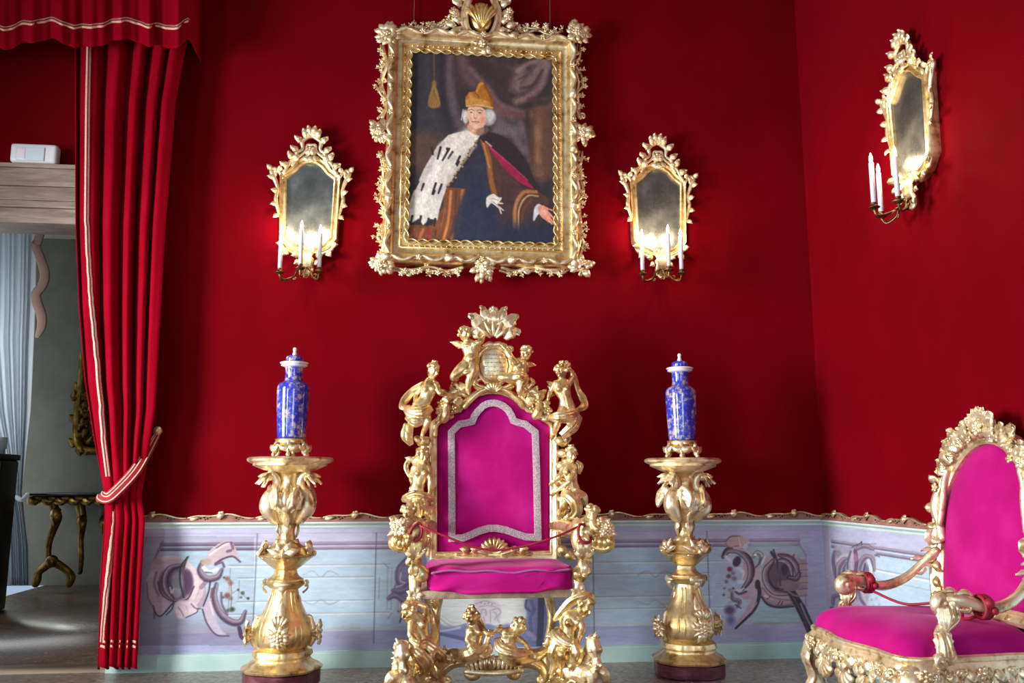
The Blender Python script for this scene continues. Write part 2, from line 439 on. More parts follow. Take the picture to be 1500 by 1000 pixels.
# ------------------------------------------------------------------ brush: paints pictures into colours per vertex
class Pic:
    def __init__(s, X, Y, base):
        s.X, s.Y = X, Y; s.C = np.zeros(X.shape+(3,)); s.C[:] = base
    def _mix(s, a, col):
        s.C = s.C*(1-a[..., None])+np.asarray(col, float)*a[..., None]
    def dist(s, P, box=None):
        X, Y = s.X, s.Y; D = np.full(X.shape, 1e9); Tt = np.zeros(X.shape); S = np.zeros(X.shape); n = len(P)-1
        for i in range(n):
            a, b = P[i], P[i+1]; dx, dy = b[0]-a[0], b[1]-a[1]; L = dx*dx+dy*dy+1e-9
            t = np.clip(((X-a[0])*dx+(Y-a[1])*dy)/L, 0, 1)
            ex, ey = X-a[0]-t*dx, Y-a[1]-t*dy; d = np.hypot(ex, ey)
            m = d < D; D = np.where(m, d, D); Tt = np.where(m, (i+t)/n, Tt)
            S = np.where(m, (dx*ey-dy*ex)/math.sqrt(L), S)
        return D, Tt, S
    def sub(s, P, pad):
        P = np.asarray(P); lo = P.min(0)-pad; hi = P.max(0)+pad
        m = (s.X >= lo[0]) & (s.X <= hi[0]) & (s.Y >= lo[1]) & (s.Y <= hi[1])
        r = np.where(m.any(1))[0]; c = np.where(m.any(0))[0]
        if len(r) == 0 or len(c) == 0: return None
        sl = (slice(r[0], r[-1]+1), slice(c[0], c[-1]+1))
        q = Pic.__new__(Pic); q.X, q.Y, q.C = s.X[sl], s.Y[sl], s.C[sl]; q.sl = sl; return q
    def stroke(s, P, w, col, soft=1.5, al=1.0, smooth=True, taper=0):
        P = catmull(P, 6) if smooth and len(P) > 2 else np.asarray(P, float)
        q = s.sub(P, w+soft*3)
        if q is None: return
        D, T, S = q.dist(P); ww = w*.5*(1-taper*T)
        q._mix(np.clip((ww-D)/soft+.5, 0, 1)*al, col); s.C[q.sl] = q.C
    def ribbon(s, P, w, light, dark, soft=1.5, sgn=1, taper=0, edge=(70, 55, 66), k=.6):
        """rounded painted scroll: lighter on one flank, darker on the other, outlined"""
        P = catmull(P, 8); q = s.sub(P, w+8)
        if q is None: return
        D, T, S = q.dist(P); ww = w*.5*(1-taper*T)*(.1+.9*np.sin(np.pi*np.clip(T*.93+.05, 0, 1))**.6)
        u = np.clip(S*sgn/np.maximum(ww, .5)*.5+.5, 0, 1)[..., None]
        col = np.asarray(light)*(1-u)+np.asarray(dark)*u
        a = np.clip((ww+1.6-D)/soft+.5, 0, 1)*k; q._mix(a, edge)
        a = np.clip((ww-D)/soft+.5, 0, 1); rib = (.5+.5*np.cos(S/np.maximum(ww, 1)*9))[..., None]*.16; col = col*(1-rib)+np.asarray(edge)*rib; q.C = q.C*(1-a[..., None])+col*a[..., None]; s.C[q.sl] = q.C
    def poly(s, P, col, soft=1.5, al=1.0, smooth=True, col2=None):
        P = catmull(P, 6, True) if smooth else np.asarray(P, float)
        q = s.sub(P, soft*3+1)
        if q is None: return
        X, Y = q.X, q.Y; ins = np.zeros(X.shape, bool); n = len(P)
        for i in range(n):
            a, b = P[i], P[(i+1) % n]
            if a[1] != b[1]:
                c = ((a[1] > Y) != (b[1] > Y)) & (X < (b[0]-a[0])*(Y-a[1])/(b[1]-a[1])+a[0]); ins ^= c
        D, _, _ = q.dist(np.vstack([P, P[:1]])); sd = np.where(ins, D, -D)
        a = np.clip(sd/soft+.5, 0, 1)*al
        if col2 is not None:
            y0, y1 = P[:, 1].min(), P[:, 1].max(); u = np.clip((Y-y0)/(y1-y0+1e-6), 0, 1)[..., None]
            c = np.asarray(col)*(1-u)+np.asarray(col2)*u
            q.C = q.C*(1-a[..., None])+c*a[..., None]
        else: q._mix(a, col)
        s.C[q.sl] = q.C
    def ell(s, c, rx, ry, col, soft=.3, al=1.0, rot=0):
        dx, dy = s.X-c[0], s.Y-c[1]; u = (dx*cos(rot)+dy*sin(rot))/rx; v = (-dx*sin(rot)+dy*cos(rot))/ry
        s._mix(np.clip((1-np.hypot(u, v))/soft, 0, 1)*al, col)
    def noise(s, amp, n=40, seed=0):
        r = np.random.RandomState(seed); h, w = s.X.shape
        for k in (n, n*3):
            g = r.rand(k+2, k+2)-.5
            yi = np.linspace(0, k, h); xi = np.linspace(0, k, w); y0 = yi.astype(int); x0 = xi.astype(int)
            fy = (yi-y0)[:, None]; fx = (xi-x0)[None]
            v = g[y0][:, x0]*(1-fy)*(1-fx)+g[y0+1][:, x0]*fy*(1-fx)+g[y0][:, x0+1]*(1-fy)*fx+g[y0+1][:, x0+1]*fy*fx
            s.C = s.C*(1+v[..., None]*amp)
    def mesh(s, Pw, name, mat, kind=None, parent=None):
        g = G(); g.grid(Pw); o = build(g, name, mat, parent=parent, smooth=False, fix=False)
        me = o.data; a = me.color_attributes.new('Col', 'FLOAT_COLOR', 'POINT')
        c = np.clip(s.C.reshape(-1, 3)/255, 0, 1); c = np.where(c <= .04045, c/12.92, ((c+.055)/1.055)**2.4)
        a.data.foreach_set('color', np.hstack([c, np.ones((len(c), 1))]).astype(np.float32).ravel())
        if kind: o['kind'] = kind
        return o
def proj(P):
    d = P-CAM; w = d@_fw
    return 750+FPX*(d@_rt)/w, 500-FPX*(d@_up)/w
# ------------------------------------------------------------------ the room
XR = U(1205, 720, 0)[0]
ZD, ZS = .937, .107                       # dado top, skirting top
XJ = U(174, 700, 0)[0]                    # right edge of the door opening
ZL = U(60, 325, 0)[2]; ZLT = U(60, 240, -.08)[2]
XL = -5.6; ZC = 5.9; XO = -4.1            # opening's left edge

g = G(); g.box((XL, -9, -.12), (XR+.15, .25, 0)); struct(g, 'floor', M['floor'])
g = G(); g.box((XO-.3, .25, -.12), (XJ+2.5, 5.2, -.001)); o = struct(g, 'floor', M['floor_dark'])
g = G(); g.box((XO, -.02, -.05), (XJ, .25, .004)); struct(g, 'trim_1', M['threshold'])
g = G()
g.box((XJ, 0, 0), (XR+.15, .25, ZC)); g.box((XO, 0, ZL), (XJ, .25, ZC)); g.box((XL, 0, 0), (XO, .25, ZC))
struct(g, 'wall_back', M['wall_red'], smooth=False)
g = G(); g.box((XR, -9, 0), (XR+.15, 0, ZC)); struct(g, 'wall_right', M['wall_red'], smooth=False)
WL = -4.45                                # unseen left wall, added so its two tall openings shape the daylight
g = G(); ys_ = (-9.0, -7.5, -5.8, -3.75, -2.0, .0)
for a, b in ((0, 1), (2, 3), (4, 5)): g.box((WL-.35, ys_[a], 0), (WL, ys_[b], ZC))
for a, b in ((1, 2), (3, 4)): g.box((WL-.35, ys_[a], 0), (WL, ys_[b], .75)); g.box((WL-.35, ys_[a], 3.4), (WL, ys_[b], ZC))
struct(g, 'wall_left', M['wall_red'], smooth=False)
g = G(); g.box((XL, -9, ZC), (XR+.15, .25, ZC+.1)); struct(g, 'ceiling', M['ceiling'], smooth=False)

# stone door surround
d1 = bpy.data.objects.new('door_1', None); COL.objects.link(d1); d1['kind'] = 'structure'
d1.location = (XJ, 0, 0)
g = G()
zz = [U(60, y, -.08)[2] for y in (325, 303, 298, 292, 272, 240)]
for (z0, z1, y) in ((zz[0], zz[1], -.05), (zz[1], zz[2], -.07), (zz[2], zz[3], -.055), (zz[3], zz[4], -.062), (zz[4], zz[5]-.03, -.075), (zz[5]-.03, zz[5], -.09)):
    g.box((XO-.2, y, z0), (XJ+.13, .24, z1), .006)
o = build(g, 'lintel', M['stone'], parent=d1, smooth=False)
g = G(); g.box((XJ-.012, -.05, 0), (XJ+.13, .24, zz[0]), .006); build(g, 'jamb', M['stone'], parent=d1, smooth=False)

# painted dado, back wall: panelled boards with trompe l'oeil frames and scrolls
def dado_bands(p, Z, full):
    c = p.C
    def band(z0, z1, col): p.C[(Z >= z0) & (Z < z1)] = col
    band(ZS-.05, .245, (160, 170, 202)); band(.245, .80, (178, 202, 222)); band(.80, 1, (180, 182, 208))
    band(.232, .248, (186, 198, 208))
    p.C += (np.sin(Z*41)*1.5)[..., None]
xs = np.arange(XJ+.02, XR+.0001, .0052); zs = np.arange(ZS-.01, ZD-.03, .0052)
Xg, Zg = np.meshgrid(xs, zs); YF = -.03
Pw = np.stack([Xg, np.full_like(Xg, YF), Zg], -1); PX, PY = proj(Pw)
p = Pic(PX, PY, (190, 204, 214)); dado_bands(p, Zg, True)
# a lilac wash near each end of the wall
for cx, cy, rx, ry, a in ((215, 860, 60, 160, .8), (1180, 850, 60, 170, .95), (1120, 850, 100, 120, .6), (300, 925, 200, 35, .6), (1120, 925, 150, 40, .5), (500, 935, 130, 20, .4)):
    p.ell((cx, cy), rx, ry, (164, 152, 182), soft=.9, al=a)
p.ell((650, 930), 120, 50, (120, 126, 170), soft=.9, al=.7); p.ell((820, 900), 50, 110, (112, 120, 164), soft=.9, al=.6)
mv, md, pl = (150, 132, 156), (112, 92, 122), (222, 230, 234)
def hl(x0, x1, z, w, col, al=.9):           # a painted level line: follows the boards
    P = np.array([[x, YF, z] for x in np.linspace(U(x0, 800, 0)[0], U(x1, 800, 0)[0], 6)])
    a, b = proj(P); p.stroke(np.stack([a, b], 1), w, col, al=al, smooth=False)
def wl(px, z0, z1, w, col, al=.8):
    x = U(px, 850, 0)[0]; a, b = proj(np.array([[x, YF, z0], [x, YF, z1]])); p.stroke(np.stack([a, b], 1), w, col, al=al, smooth=False)
for (x0, x1) in ((238, 1085), (1095, 1168)):
    hl(x0, x1, .795, 5, mv); hl(x0, x1, .786, 1.6, md); hl(x0, x1, .764, 4.5, mv); hl(x0, x1, .757, 1.6, md)
hl(215, 1200, .862, 1.4, (160, 150, 170), .5)
p.stroke([(238, 793), (226, 820), (226, 905)], 3, mv, smooth=False); p.stroke([(1168, 792), (1180, 812), (1180, 900)], 3, mv, smooth=False)
# inner panel frames
for x0, x1 in ((338, 572), (868, 1062)):
    for z, w, c2 in ((.655, 1.6, (150, 158, 172)), (.648, 1.4, pl), (.345, 1.6, (150, 158, 172)), (.338, 1.4, pl)):
        hl(x0, x1, z, w, c2, .8)
    xa = x0+14 if x0 < 600 else x0-40
    for z in (.575, .425):
        hl(xa, x1-24, z, 1.5, (148, 156, 168), .8); hl(xa, x1-24, z-.007, 1.5, pl, .8)
    e = 1 if x0 < 600 else -1
for x, z0, z1 in ((574, .36, .63), (568, .36, .63), (556, .43, .57), (338, .36, .64), (352, .44, .56)):
    wl(x, z0, z1, 1.4, (150, 158, 172), .8)
for P in ([(562, 824), (570, 832)], [(568, 906), (574, 898)]): p.stroke(P, 1.5, (150, 158, 172), smooth=False)
for xc in (470, 960): p.stroke([(xc-26, 842), (xc-12, 836), (xc, 845), (xc+12, 836), (xc+26, 842)], 1.5, (148, 156, 168), al=.7); p.stroke([(xc-26, 880), (xc-12, 885), (xc, 878), (xc+12, 885), (xc+26, 880)], 1.5, (148, 156, 168), al=.7)
for x in (375, 550, 868, 1036): wl(x, .15, .86, 1.5, (84, 84, 96), .75)
# left scroll ornament  (traced in its own frame: crop at 190,740, .26)
def T(P, ox=190, oy=740, s=.26): return [(ox+a*s, oy+b*s) for a, b in P]
# left scroll ornament
K1 = lambda P: T(P, 205, 785, .16)
La, Da, Eg = (204, 184, 198), (116, 92, 120), (80, 62, 84)
def S(K, P, w, c, al=.9, tp=0, soft=1.2): p.stroke(K(P), w*K.s, c, soft=soft, al=al, taper=tp)
def E(K, c, rx, ry, col, al=1, soft=.35, rot=0): p.ell(K([c])[0], rx*K.s, ry*K.s, col, soft=soft, al=al, rot=rot)
def Rb(K, P, w, l=None, d=None, **k): p.ribbon(K(P), w*K.s, l or La, d or Da, edge=k.pop('edge', Eg), k=k.pop('k', .45), soft=1.1, **k)
K1.s = .16
p.poly(K1([(200, 190), (120, 230), (90, 330), (60, 420), (75, 560), (110, 640), (140, 710), (190, 725), (290, 620), (330, 600), (330, 740), (420, 745), (520, 690), (590, 600), (605, 480), (540, 330), (440, 240), (330, 195)]), (192, 172, 188), soft=2)
S(K1, [(130, 340), (90, 420), (105, 540), (150, 640)], 70, (202, 182, 194), .6); S(K1, [(150, 330), (130, 440), (170, 540)], 24, (150, 124, 146), .7)
S(K1, [(180, 220), (250, 195), (340, 200)], 34, (214, 190, 192), .8); E(K1, (160, 230), 50, 40, (188, 156, 158), .8)
E(K1, (325, 430), 172, 172, (138, 114, 142), .95, .18); S(K1, [(430, 250), (505, 340), (520, 450), (470, 590)], 50, (224, 208, 214), .9); S(K1, [(560, 400), (560, 520), (500, 620)], 44, (212, 196, 206), .9)
E(K1, (440, 420), 52, 130, (128, 100, 136), .9); E(K1, (345, 430), 66, 130, (170, 170, 190), .9); E(K1, (330, 520), 60, 60, (196, 190, 204), .6)
Rb(K1, [(300, 570), (245, 490), (232, 390), (280, 295), (400, 262)], 44); S(K1, [(300, 480), (262, 400), (300, 320)], 10, (120, 96, 122)); S(K1, [(275, 470), (290, 520), (310, 480)], 14, (216, 206, 216))
S(K1, [(165, 420), (190, 520), (260, 580), (340, 600), (440, 570), (495, 460)], 13, (116, 94, 118)); S(K1, [(440, 190), (375, 280), (368, 420), (402, 560)], 17, (84, 104, 108)); S(K1, [(430, 200), (400, 290)], 20, (108, 92, 110), .8)
p.poly(K1([(325, 610), (430, 590), (520, 640), (515, 700), (425, 742), (340, 740)]), (222, 203, 214), soft=2); S(K1, [(350, 650), (385, 700), (400, 735)], 9, (146, 120, 144)); S(K1, [(470, 620), (510, 660), (555, 665)], 12, (130, 106, 132)); S(K1, [(420, 640), (440, 690)], 7, (190, 166, 186))
S(K1, [(120, 640), (150, 715), (200, 725), (300, 615)], 13, (92, 88, 102)); S(K1, [(240, 720), (290, 670), (310, 610)], 14, (110, 112, 126)); S(K1, [(62, 420), (76, 560), (112, 632)], 8, (132, 108, 124)); S(K1, [(420, 745), (515, 700), (530, 670)], 10, (112, 94, 122))
S(K1, [(645, 400), (628, 510), (580, 640)], 16, (108, 90, 116)); S(K1, [(600, 420), (560, 470)], 40, (150, 126, 152), .6)
p.poly(K1([(640, 130), (740, 60), (830, 40), (870, 100), (912, 225), (840, 192), (740, 222), (670, 265), (620, 200)]), (206, 186, 198), soft=1.5); S(K1, [(640, 170), (740, 100), (820, 62)], 18, (230, 216, 220)); S(K1, [(700, 110), (780, 60), (850, 60)], 10, (136, 114, 136)); S(K1, [(835, 60), (850, 120), (800, 140)], 26, (146, 120, 148)); S(K1, [(690, 250), (760, 208), (850, 186), (918, 235)], 17, (118, 98, 124)); S(K1, [(850, 130), (890, 160)], 16, (206, 170, 180))
Rb(K1, [(570, 235), (548, 320), (610, 390), (710, 375), (752, 305)], 46); S(K1, [(580, 290), (640, 325), (710, 300)], 30, (232, 234, 238)); S(K1, [(600, 330), (660, 335)], 10, (110, 92, 116)); E(K1, (605, 235), 60, 40, (198, 174, 162), .9); S(K1, [(690, 260), (750, 240), (770, 280)], 24, (136, 114, 142))
p.poly(K1([(640, 560), (575, 680), (620, 800), (700, 900), (810, 922), (740, 850), (690, 740), (670, 600)]), (200, 188, 208), soft=2); S(K1, [(572, 670), (615, 800), (700, 902), (812, 914)], 14, (110, 94, 120))
Rb(K1, [(700, 440), (680, 560), (730, 700), (830, 785), (920, 785), (965, 690)], 50); S(K1, [(745, 520), (750, 620), (800, 720)], 22, (146, 120, 146)); S(K1, [(760, 760), (840, 800), (920, 800)], 12, (124, 104, 130)); S(K1, [(660, 480), (650, 560)], 20, (150, 116, 136)); S(K1, [(640, 600), (670, 720)], 12, (226, 214, 224))
S(K1, [(910, 840), (930, 920), (960, 930)], 40, (112, 92, 124))
for c, r, col in (((800, 390), 34, (172, 126, 108)), ((830, 430), 36, (186, 136, 116)), ((825, 500), 30, (208, 188, 168)), ((800, 545), 42, (152, 110, 110)), ((830, 570), 28, (180, 140, 130)), ((770, 380), 18, (130, 120, 104)), ((845, 670), 34, (96, 112, 96)), ((805, 680), 26, (124, 138, 116)), ((830, 620), 22, (200, 190, 178)), ((940, 520), 26, (110, 122, 104)), ((900, 490), 18, (112, 124, 112)), ((925, 560), 18, (132, 132, 118)), ((990, 570), 20, (100, 100, 108)), ((760, 560), 18, (116, 126, 110))): E(K1, c, r, r*.9, col, .9, .6)
S(K1, [(830, 400), (840, 560), (830, 690)], 7, (104, 116, 100), .6); S(K1, [(850, 520), (900, 500), (980, 570)], 6, (116, 120, 116), .6)
m_ = (PX > 205) & (PX < 372) & (PY > 785) & (PY < 945)      # colours darkened, contrast raised to offset the strong light here
p.C[m_] = np.clip((p.C[m_]-205)*1.35+190, 30, 250); p.C[m_] = p.C[m_]*.65+p.C[m_].mean(1, keepdims=True)*.35
# right scroll ornament
K2 = lambda P: T(P, 1045, 775, .16)
K2.s = .16; L2, D2, E2 = (190, 170, 180), (88, 68, 84), (54, 42, 54)
p.poly(K2([(330, 145), (740, 145), (830, 250), (830, 600), (760, 850), (340, 850), (420, 620), (330, 420)]), (150, 164, 168), soft=3, al=.8); p.poly(K2([(430, 690), (740, 720), (770, 850), (340, 855)]), (150, 172, 182), soft=3, al=.8)
p.poly(K2([(470, 280), (600, 205), (780, 255), (860, 340), (860, 540), (800, 600), (700, 600), (730, 690), (560, 705), (470, 655), (435, 560), (465, 430)]), (166, 142, 156), soft=2)
for j in range(6): y = 270+j*58; p.poly(K2([(775, y), (850, y+4), (862, y+40), (785, y+50)]), (150+8*(j % 2), 126+8*(j % 2), 132), soft=1.2, smooth=False); S(K2, [(775, y+50), (862, y+42)], 7, (100, 80, 92))
E(K2, (600, 430), 128, 142, (98, 76, 92), 1, .15); p.poly(K2([(600, 480), (760, 460), (780, 540), (690, 580), (620, 560)]), (128, 106, 118), soft=2)
Rb(K2, [(770, 430), (755, 330), (690, 260), (600, 235)], 40, L2, D2, edge=E2, k=.8); Rb(K2, [(720, 420), (700, 330), (640, 285), (590, 290)], 36, (202, 186, 190), D2, edge=E2, k=.8); E(K2, (652, 365), 36, 66, (72, 54, 70), 1, .3); Rb(K2, [(690, 440), (760, 450), (790, 400)], 30, (150, 128, 138), D2, edge=E2, k=.8)
Rb(K2, [(545, 290), (480, 380), (488, 480), (560, 570), (690, 590)], 52, L2, D2, edge=E2, k=.8, sgn=-1); S(K2, [(510, 480), (560, 530), (640, 550)], 12, (64, 48, 62)); S(K2, [(550, 190), (580, 280), (600, 400), (612, 510)], 18, (62, 58, 66)); S(K2, [(530, 210), (560, 260)], 26, (52, 44, 54)); S(K2, [(610, 240), (720, 250), (740, 230)], 14, (120, 66, 76)); S(K2, [(600, 310), (600, 480)], 8, (90, 104, 108))
Rb(K2, [(440, 550), (490, 630), (590, 670), (740, 670)], 60, (186, 160, 166), (150, 122, 134), edge=E2, k=.5); S(K2, [(440, 620), (500, 690), (600, 715), (730, 705)], 18, (58, 46, 58)); S(K2, [(490, 640), (520, 610)], 10, (76, 58, 70)); S(K2, [(590, 690), (610, 655)], 9, (70, 54, 66)); S(K2, [(620, 695), (635, 660)], 9, (70, 54, 66)); S(K2, [(470, 610), (500, 620)], 14, (214, 196, 196))
p.poly(K2([(670, 570), (750, 560), (850, 720), (925, 890), (870, 970), (800, 820), (740, 700)]), (62, 50, 60), soft=1.5, smooth=False); S(K2, [(800, 680), (850, 800), (890, 880)], 18, (150, 126, 138)); S(K2, [(720, 600), (820, 790), (870, 940)], 10, (104, 86, 98)); S(K2, [(690, 575), (760, 610), (820, 610)], 14, (140, 118, 128))
p.poly(K2([(330, 320), (420, 330), (440, 480), (400, 620), (290, 640), (250, 600), (330, 520)]), (180, 154, 168), soft=2); S(K2, [(380, 650), (300, 770), (220, 880)], 56, (172, 150, 168), .9, .3)
S(K2, [(405, 480), (420, 600), (370, 740), (205, 905)], 40, (66, 52, 66), 1, .5); E(K2, (405, 510), 32, 50, (60, 48, 60)); S(K2, [(400, 670), (340, 760)], 10, (176, 140, 152))
Rb(K2, [(90, 250), (140, 190), (250, 205), (335, 310), (335, 450), (270, 545)], 50, L2, (66, 50, 64), edge=E2, k=.8, sgn=-1); S(K2, [(115, 250), (190, 330), (275, 390), (270, 470), (235, 480)], 30, (212, 210, 216)); E(K2, (215, 295), 42, 60, (80, 60, 82), 1, .3, .4); S(K2, [(280, 300), (300, 400), (280, 460)], 26, (180, 150, 160)); S(K2, [(180, 540), (230, 590), (300, 570)], 22, (84, 66, 82)); S(K2, [(190, 555), (240, 560), (280, 540)], 14, (216, 206, 210))
S(K2, [(340, 300), (375, 370), (365, 440)], 12, (76, 58, 74)); Rb(K2, [(170, 580), (180, 640), (240, 660), (220, 710)], 26, (160, 150, 150), D2, edge=E2); E(K2, (150, 740), 70, 60, (88, 70, 98), .9, .6); E(K2, (160, 830), 60, 70, (96, 92, 136), .9, .8); S(K2, [(200, 690), (250, 720)], 12, (80, 62, 80))
p.poly(K2([(105, 130), (150, 68), (250, 58), (330, 105), (270, 150), (250, 175), (150, 165)]), (182, 156, 156), soft=1.5); S(K2, [(115, 110), (160, 66), (240, 62)], 9, (92, 72, 84)); S(K2, [(110, 130), (150, 165), (230, 150)], 8, (120, 98, 106)); S(K2, [(230, 70), (250, 160)], 14, (206, 182, 178)); S(K2, [(190, 170), (300, 200), (350, 240)], 20, (196, 170, 180))
Rb(K2, [(365, 250), (400, 215), (440, 240), (425, 310)], 26, (206, 210, 210), (110, 110, 118), edge=E2); S(K2, [(440, 260), (420, 310), (385, 350)], 14, (84, 76, 88)); E(K2, (385, 235), 16, 12, (230, 230, 230)); S(K2, [(470, 250), (440, 320)], 14, (204, 200, 200))
for c, r, col in (((150, 365), 34, (120, 38, 54)), ((180, 400), 30, (144, 120, 130)), ((140, 430), 30, (116, 66, 78)), ((190, 450), 34, (128, 122, 140)), ((120, 480), 26, (134, 102, 104)), ((180, 490), 24, (172, 184, 196)), ((100, 540), 20, (150, 132, 130)), ((150, 560), 26, (150, 140, 120)), ((95, 600), 16, (92, 60, 76)), ((140, 620), 22, (176, 160, 150)), ((150, 670), 22, (170, 158, 152))): E(K2, c, r, r*.9, col, .9, .6)
for y in (480, 500, 530): S(K2, [(20, y), (90, y-14)], 5, (150, 150, 164), .7)
hl(1096, 1168, .232, 2, (150, 140, 112), .7)
# ornament behind the throne's left side and the cartouche below its seat
K4 = lambda P: T(P, 545, 770, .16)
K4.s = .16; L4, D4, E4 = (160, 156, 186), (100, 92, 126), (84, 76, 108)
p.poly(K4([(330, 270), (250, 370), (230, 470), (180, 600), (140, 655), (150, 690), (210, 665), (270, 720), (300, 800), (330, 900), (480, 1000), (500, 300)]), (136, 130, 164), soft=2.5)
Rb(K4, [(320, 300), (245, 390), (240, 500), (300, 535), (340, 490)], 40, L4, D4, edge=E4); Rb(K4, [(190, 590), (270, 600), (340, 570)], 40, L4, D4, edge=E4); Rb(K4, [(145, 665), (210, 640), (290, 690), (330, 760)], 34, L4, D4, edge=E4)
S(K4, [(265, 430), (260, 500), (300, 520)], 14, (190, 190, 212)); S(K4, [(240, 780), (280, 790), (255, 880)], 20, D4); S(K4, [(220, 560), (280, 540)], 12, (186, 184, 208)); S(K4, [(230, 690), (250, 780)], 12, (190, 170, 184))
K5 = lambda P: T(P, 630, 860, 200/1500)
K5.s = 200/1500
p.poly(K5([(90, 120), (1200, 120), (1180, 320), (1000, 420), (600, 440), (260, 430), (110, 380)]), (208, 216, 216), soft=3); S(K5, [(110, 340), (200, 410), (300, 425), (420, 390)], 16, (172, 170, 178)); S(K5, [(130, 310), (230, 380), (340, 390)], 10, (186, 188, 194)); S(K5, [(100, 210), (500, 212)], 6, (180, 186, 192)); S(K5, [(760, 200), (1060, 205)], 6, (180, 186, 192))
p.poly(K5([(90, 390), (130, 450), (270, 440), (390, 400), (450, 450), (620, 390), (720, 420), (860, 400), (1000, 420), (1060, 300), (1050, 130), (1320, 130), (1320, 760), (90, 760)]), (116, 126, 172), soft=4, al=.9); p.poly(K5([(90, 540), (220, 545), (380, 600), (380, 760), (90, 760)]), (150, 158, 200), soft=5, al=.8); S(K5, [(120, 510), (250, 540), (380, 570)], 40, (84, 88, 136), .8); S(K5, [(100, 480), (200, 470), (330, 440)], 24, (190, 194, 206), .8)
p.poly(K5([(480, 150), (590, 120), (720, 150), (780, 230), (760, 380), (640, 400), (500, 380), (520, 260)]), (200, 194, 204), soft=3)
for P in ([(500, 180), (600, 150), (720, 180)], [(560, 300), (570, 250), (610, 250), (615, 310)], [(680, 250), (740, 230), (775, 270), (740, 330), (760, 390)], [(700, 270), (730, 300), (710, 360)], [(540, 210), (640, 200), (720, 215)], [(660, 250), (665, 380)], [(590, 330), (600, 390)]): S(K5, P, 11, (150, 144, 164))
for c in ((560, 170), (600, 180), (640, 175), (680, 185)): E(K5, c, 14, 12, (140, 134, 156), .9, .6)
S(K5, [(1060, 140), (1050, 220), (1100, 260)], 24, (80, 92, 144)); S(K5, [(1110, 150), (1140, 250), (1100, 340), (1110, 480)], 40, (98, 108, 158)); S(K5, [(1220, 130), (1215, 400), (1200, 640)], 70, (74, 80, 112), .85); S(K5, [(1080, 500), (1150, 560)], 50, (168, 160, 208), .7)
p.noise(.07, 60, 3)
DADO = p.mesh(Pw, 'trim_2', M['fresco'], kind='structure')
# right wall dado
ys = np.arange(-2.9, .0001, .0065)
Yg, Zg2 = np.meshgrid(ys[::-1], zs); XF = XR-.03
Pr = np.stack([np.full_like(Yg, XF), Yg, Zg2], -1); PX2, PY2 = proj(Pr)
p = Pic(PX2, PY2, (190, 204, 214)); dado_bands(p, Zg2, False)
p.C[(Yg > -.12)] = (178, 170, 192)
def ty(a, b): return (1160+a*.26, 700+b*.26)
TY = lambda P: [ty(*q) for q in P]
def hr(y0, y1, z, w, col, al=.9):
    a, b = proj(np.array([[XF, y0, z], [XF, y1, z]])); p.stroke(np.stack([a, b], 1), w, col, al=al, smooth=False)
for z, w, c2 in ((.795, 4, (150, 134, 158)), (.785, 2, (92, 78, 100)), (.762, 4, (150, 134, 158)), (.753, 2, (92, 78, 100)), (.66, 2, (150, 158, 172)), (.65, 2, (226, 234, 238)), (.6, 1.6, (160, 166, 176)), (.42, 2, (156, 162, 174)), (.35, 2, (150, 158, 172))):
    hr(-.16, -2.8, z, w, c2)
K3 = lambda P: T(P, 1200, 770, .12)
K3.s = .12; D3 = (98, 88, 110)
p.poly(K3([(180, 270), (360, 250), (660, 270), (690, 420), (660, 640), (560, 1000), (330, 1150), (150, 1100), (150, 600)]), (168, 162, 184), soft=3)
S(K3, [(190, 320), (170, 430), (210, 640)], 44, (104, 96, 122), .8); E(K3, (230, 340), 50, 50, (150, 136, 156)); S(K3, [(230, 420), (280, 370), (340, 360)], 40, (196, 184, 198))
Rb(K3, [(225, 640), (235, 500), (290, 420), (330, 400)], 44, (196, 186, 202), D3); Rb(K3, [(270, 620), (285, 520), (325, 450)], 30, (182, 172, 190), D3); S(K3, [(300, 600), (310, 520)], 16, (84, 74, 98)); S(K3, [(385, 310), (350, 440), (345, 600)], 24, (92, 104, 114)); S(K3, [(400, 340), (395, 480), (410, 620)], 24, (190, 180, 196))
S(K3, [(440, 310), (455, 430), (435, 620)], 46, (112, 78, 104)); E(K3, (445, 390), 28, 60, (150, 116, 140)); Rb(K3, [(480, 600), (495, 480), (555, 385), (640, 400), (672, 540)], 44, (180, 168, 184), D3); E(K3, (570, 560), 46, 100, (122, 108, 140)); S(K3, [(540, 560), (560, 460)], 20, (84, 70, 94)); S(K3, [(600, 420), (630, 520), (630, 640)], 40, (210, 224, 228)); S(K3, [(500, 560), (520, 500)], 18, (110, 130, 170))
Rb(K3, [(440, 285), (550, 245), (660, 285)], 40, (186, 174, 184), D3); S(K3, [(680, 355), (735, 375)], 16, (84, 78, 94)); S(K3, [(400, 260), (520, 200)], 12, (70, 62, 80)); S(K3, [(515, 190), (520, 230)], 14, (64, 56, 74)); S(K3, [(520, 220), (690, 222)], 6, (84, 78, 94))
Rb(K3, [(170, 960), (180, 870), (250, 850), (260, 920)], 30, (150, 140, 160), D3); S(K3, [(150, 1000), (240, 1050), (330, 1000)], 40, (80, 70, 90), .8); S(K3, [(480, 800), (510, 900), (580, 1000)], 34, (112, 100, 128)); S(K3, [(520, 800), (560, 900), (610, 1000)], 14, (196, 190, 204)); S(K3, [(450, 800), (460, 900)], 20, (150, 128, 146))
for c in ((640, 900), (700, 880), (730, 960), (660, 980), (700, 1010)): E(K3, c, 26, 24, (170, 160, 160), .8, .7)
p.noise(.07, 60, 5)
p.mesh(Pr, 'trim_3', M['fresco'], kind='structure')

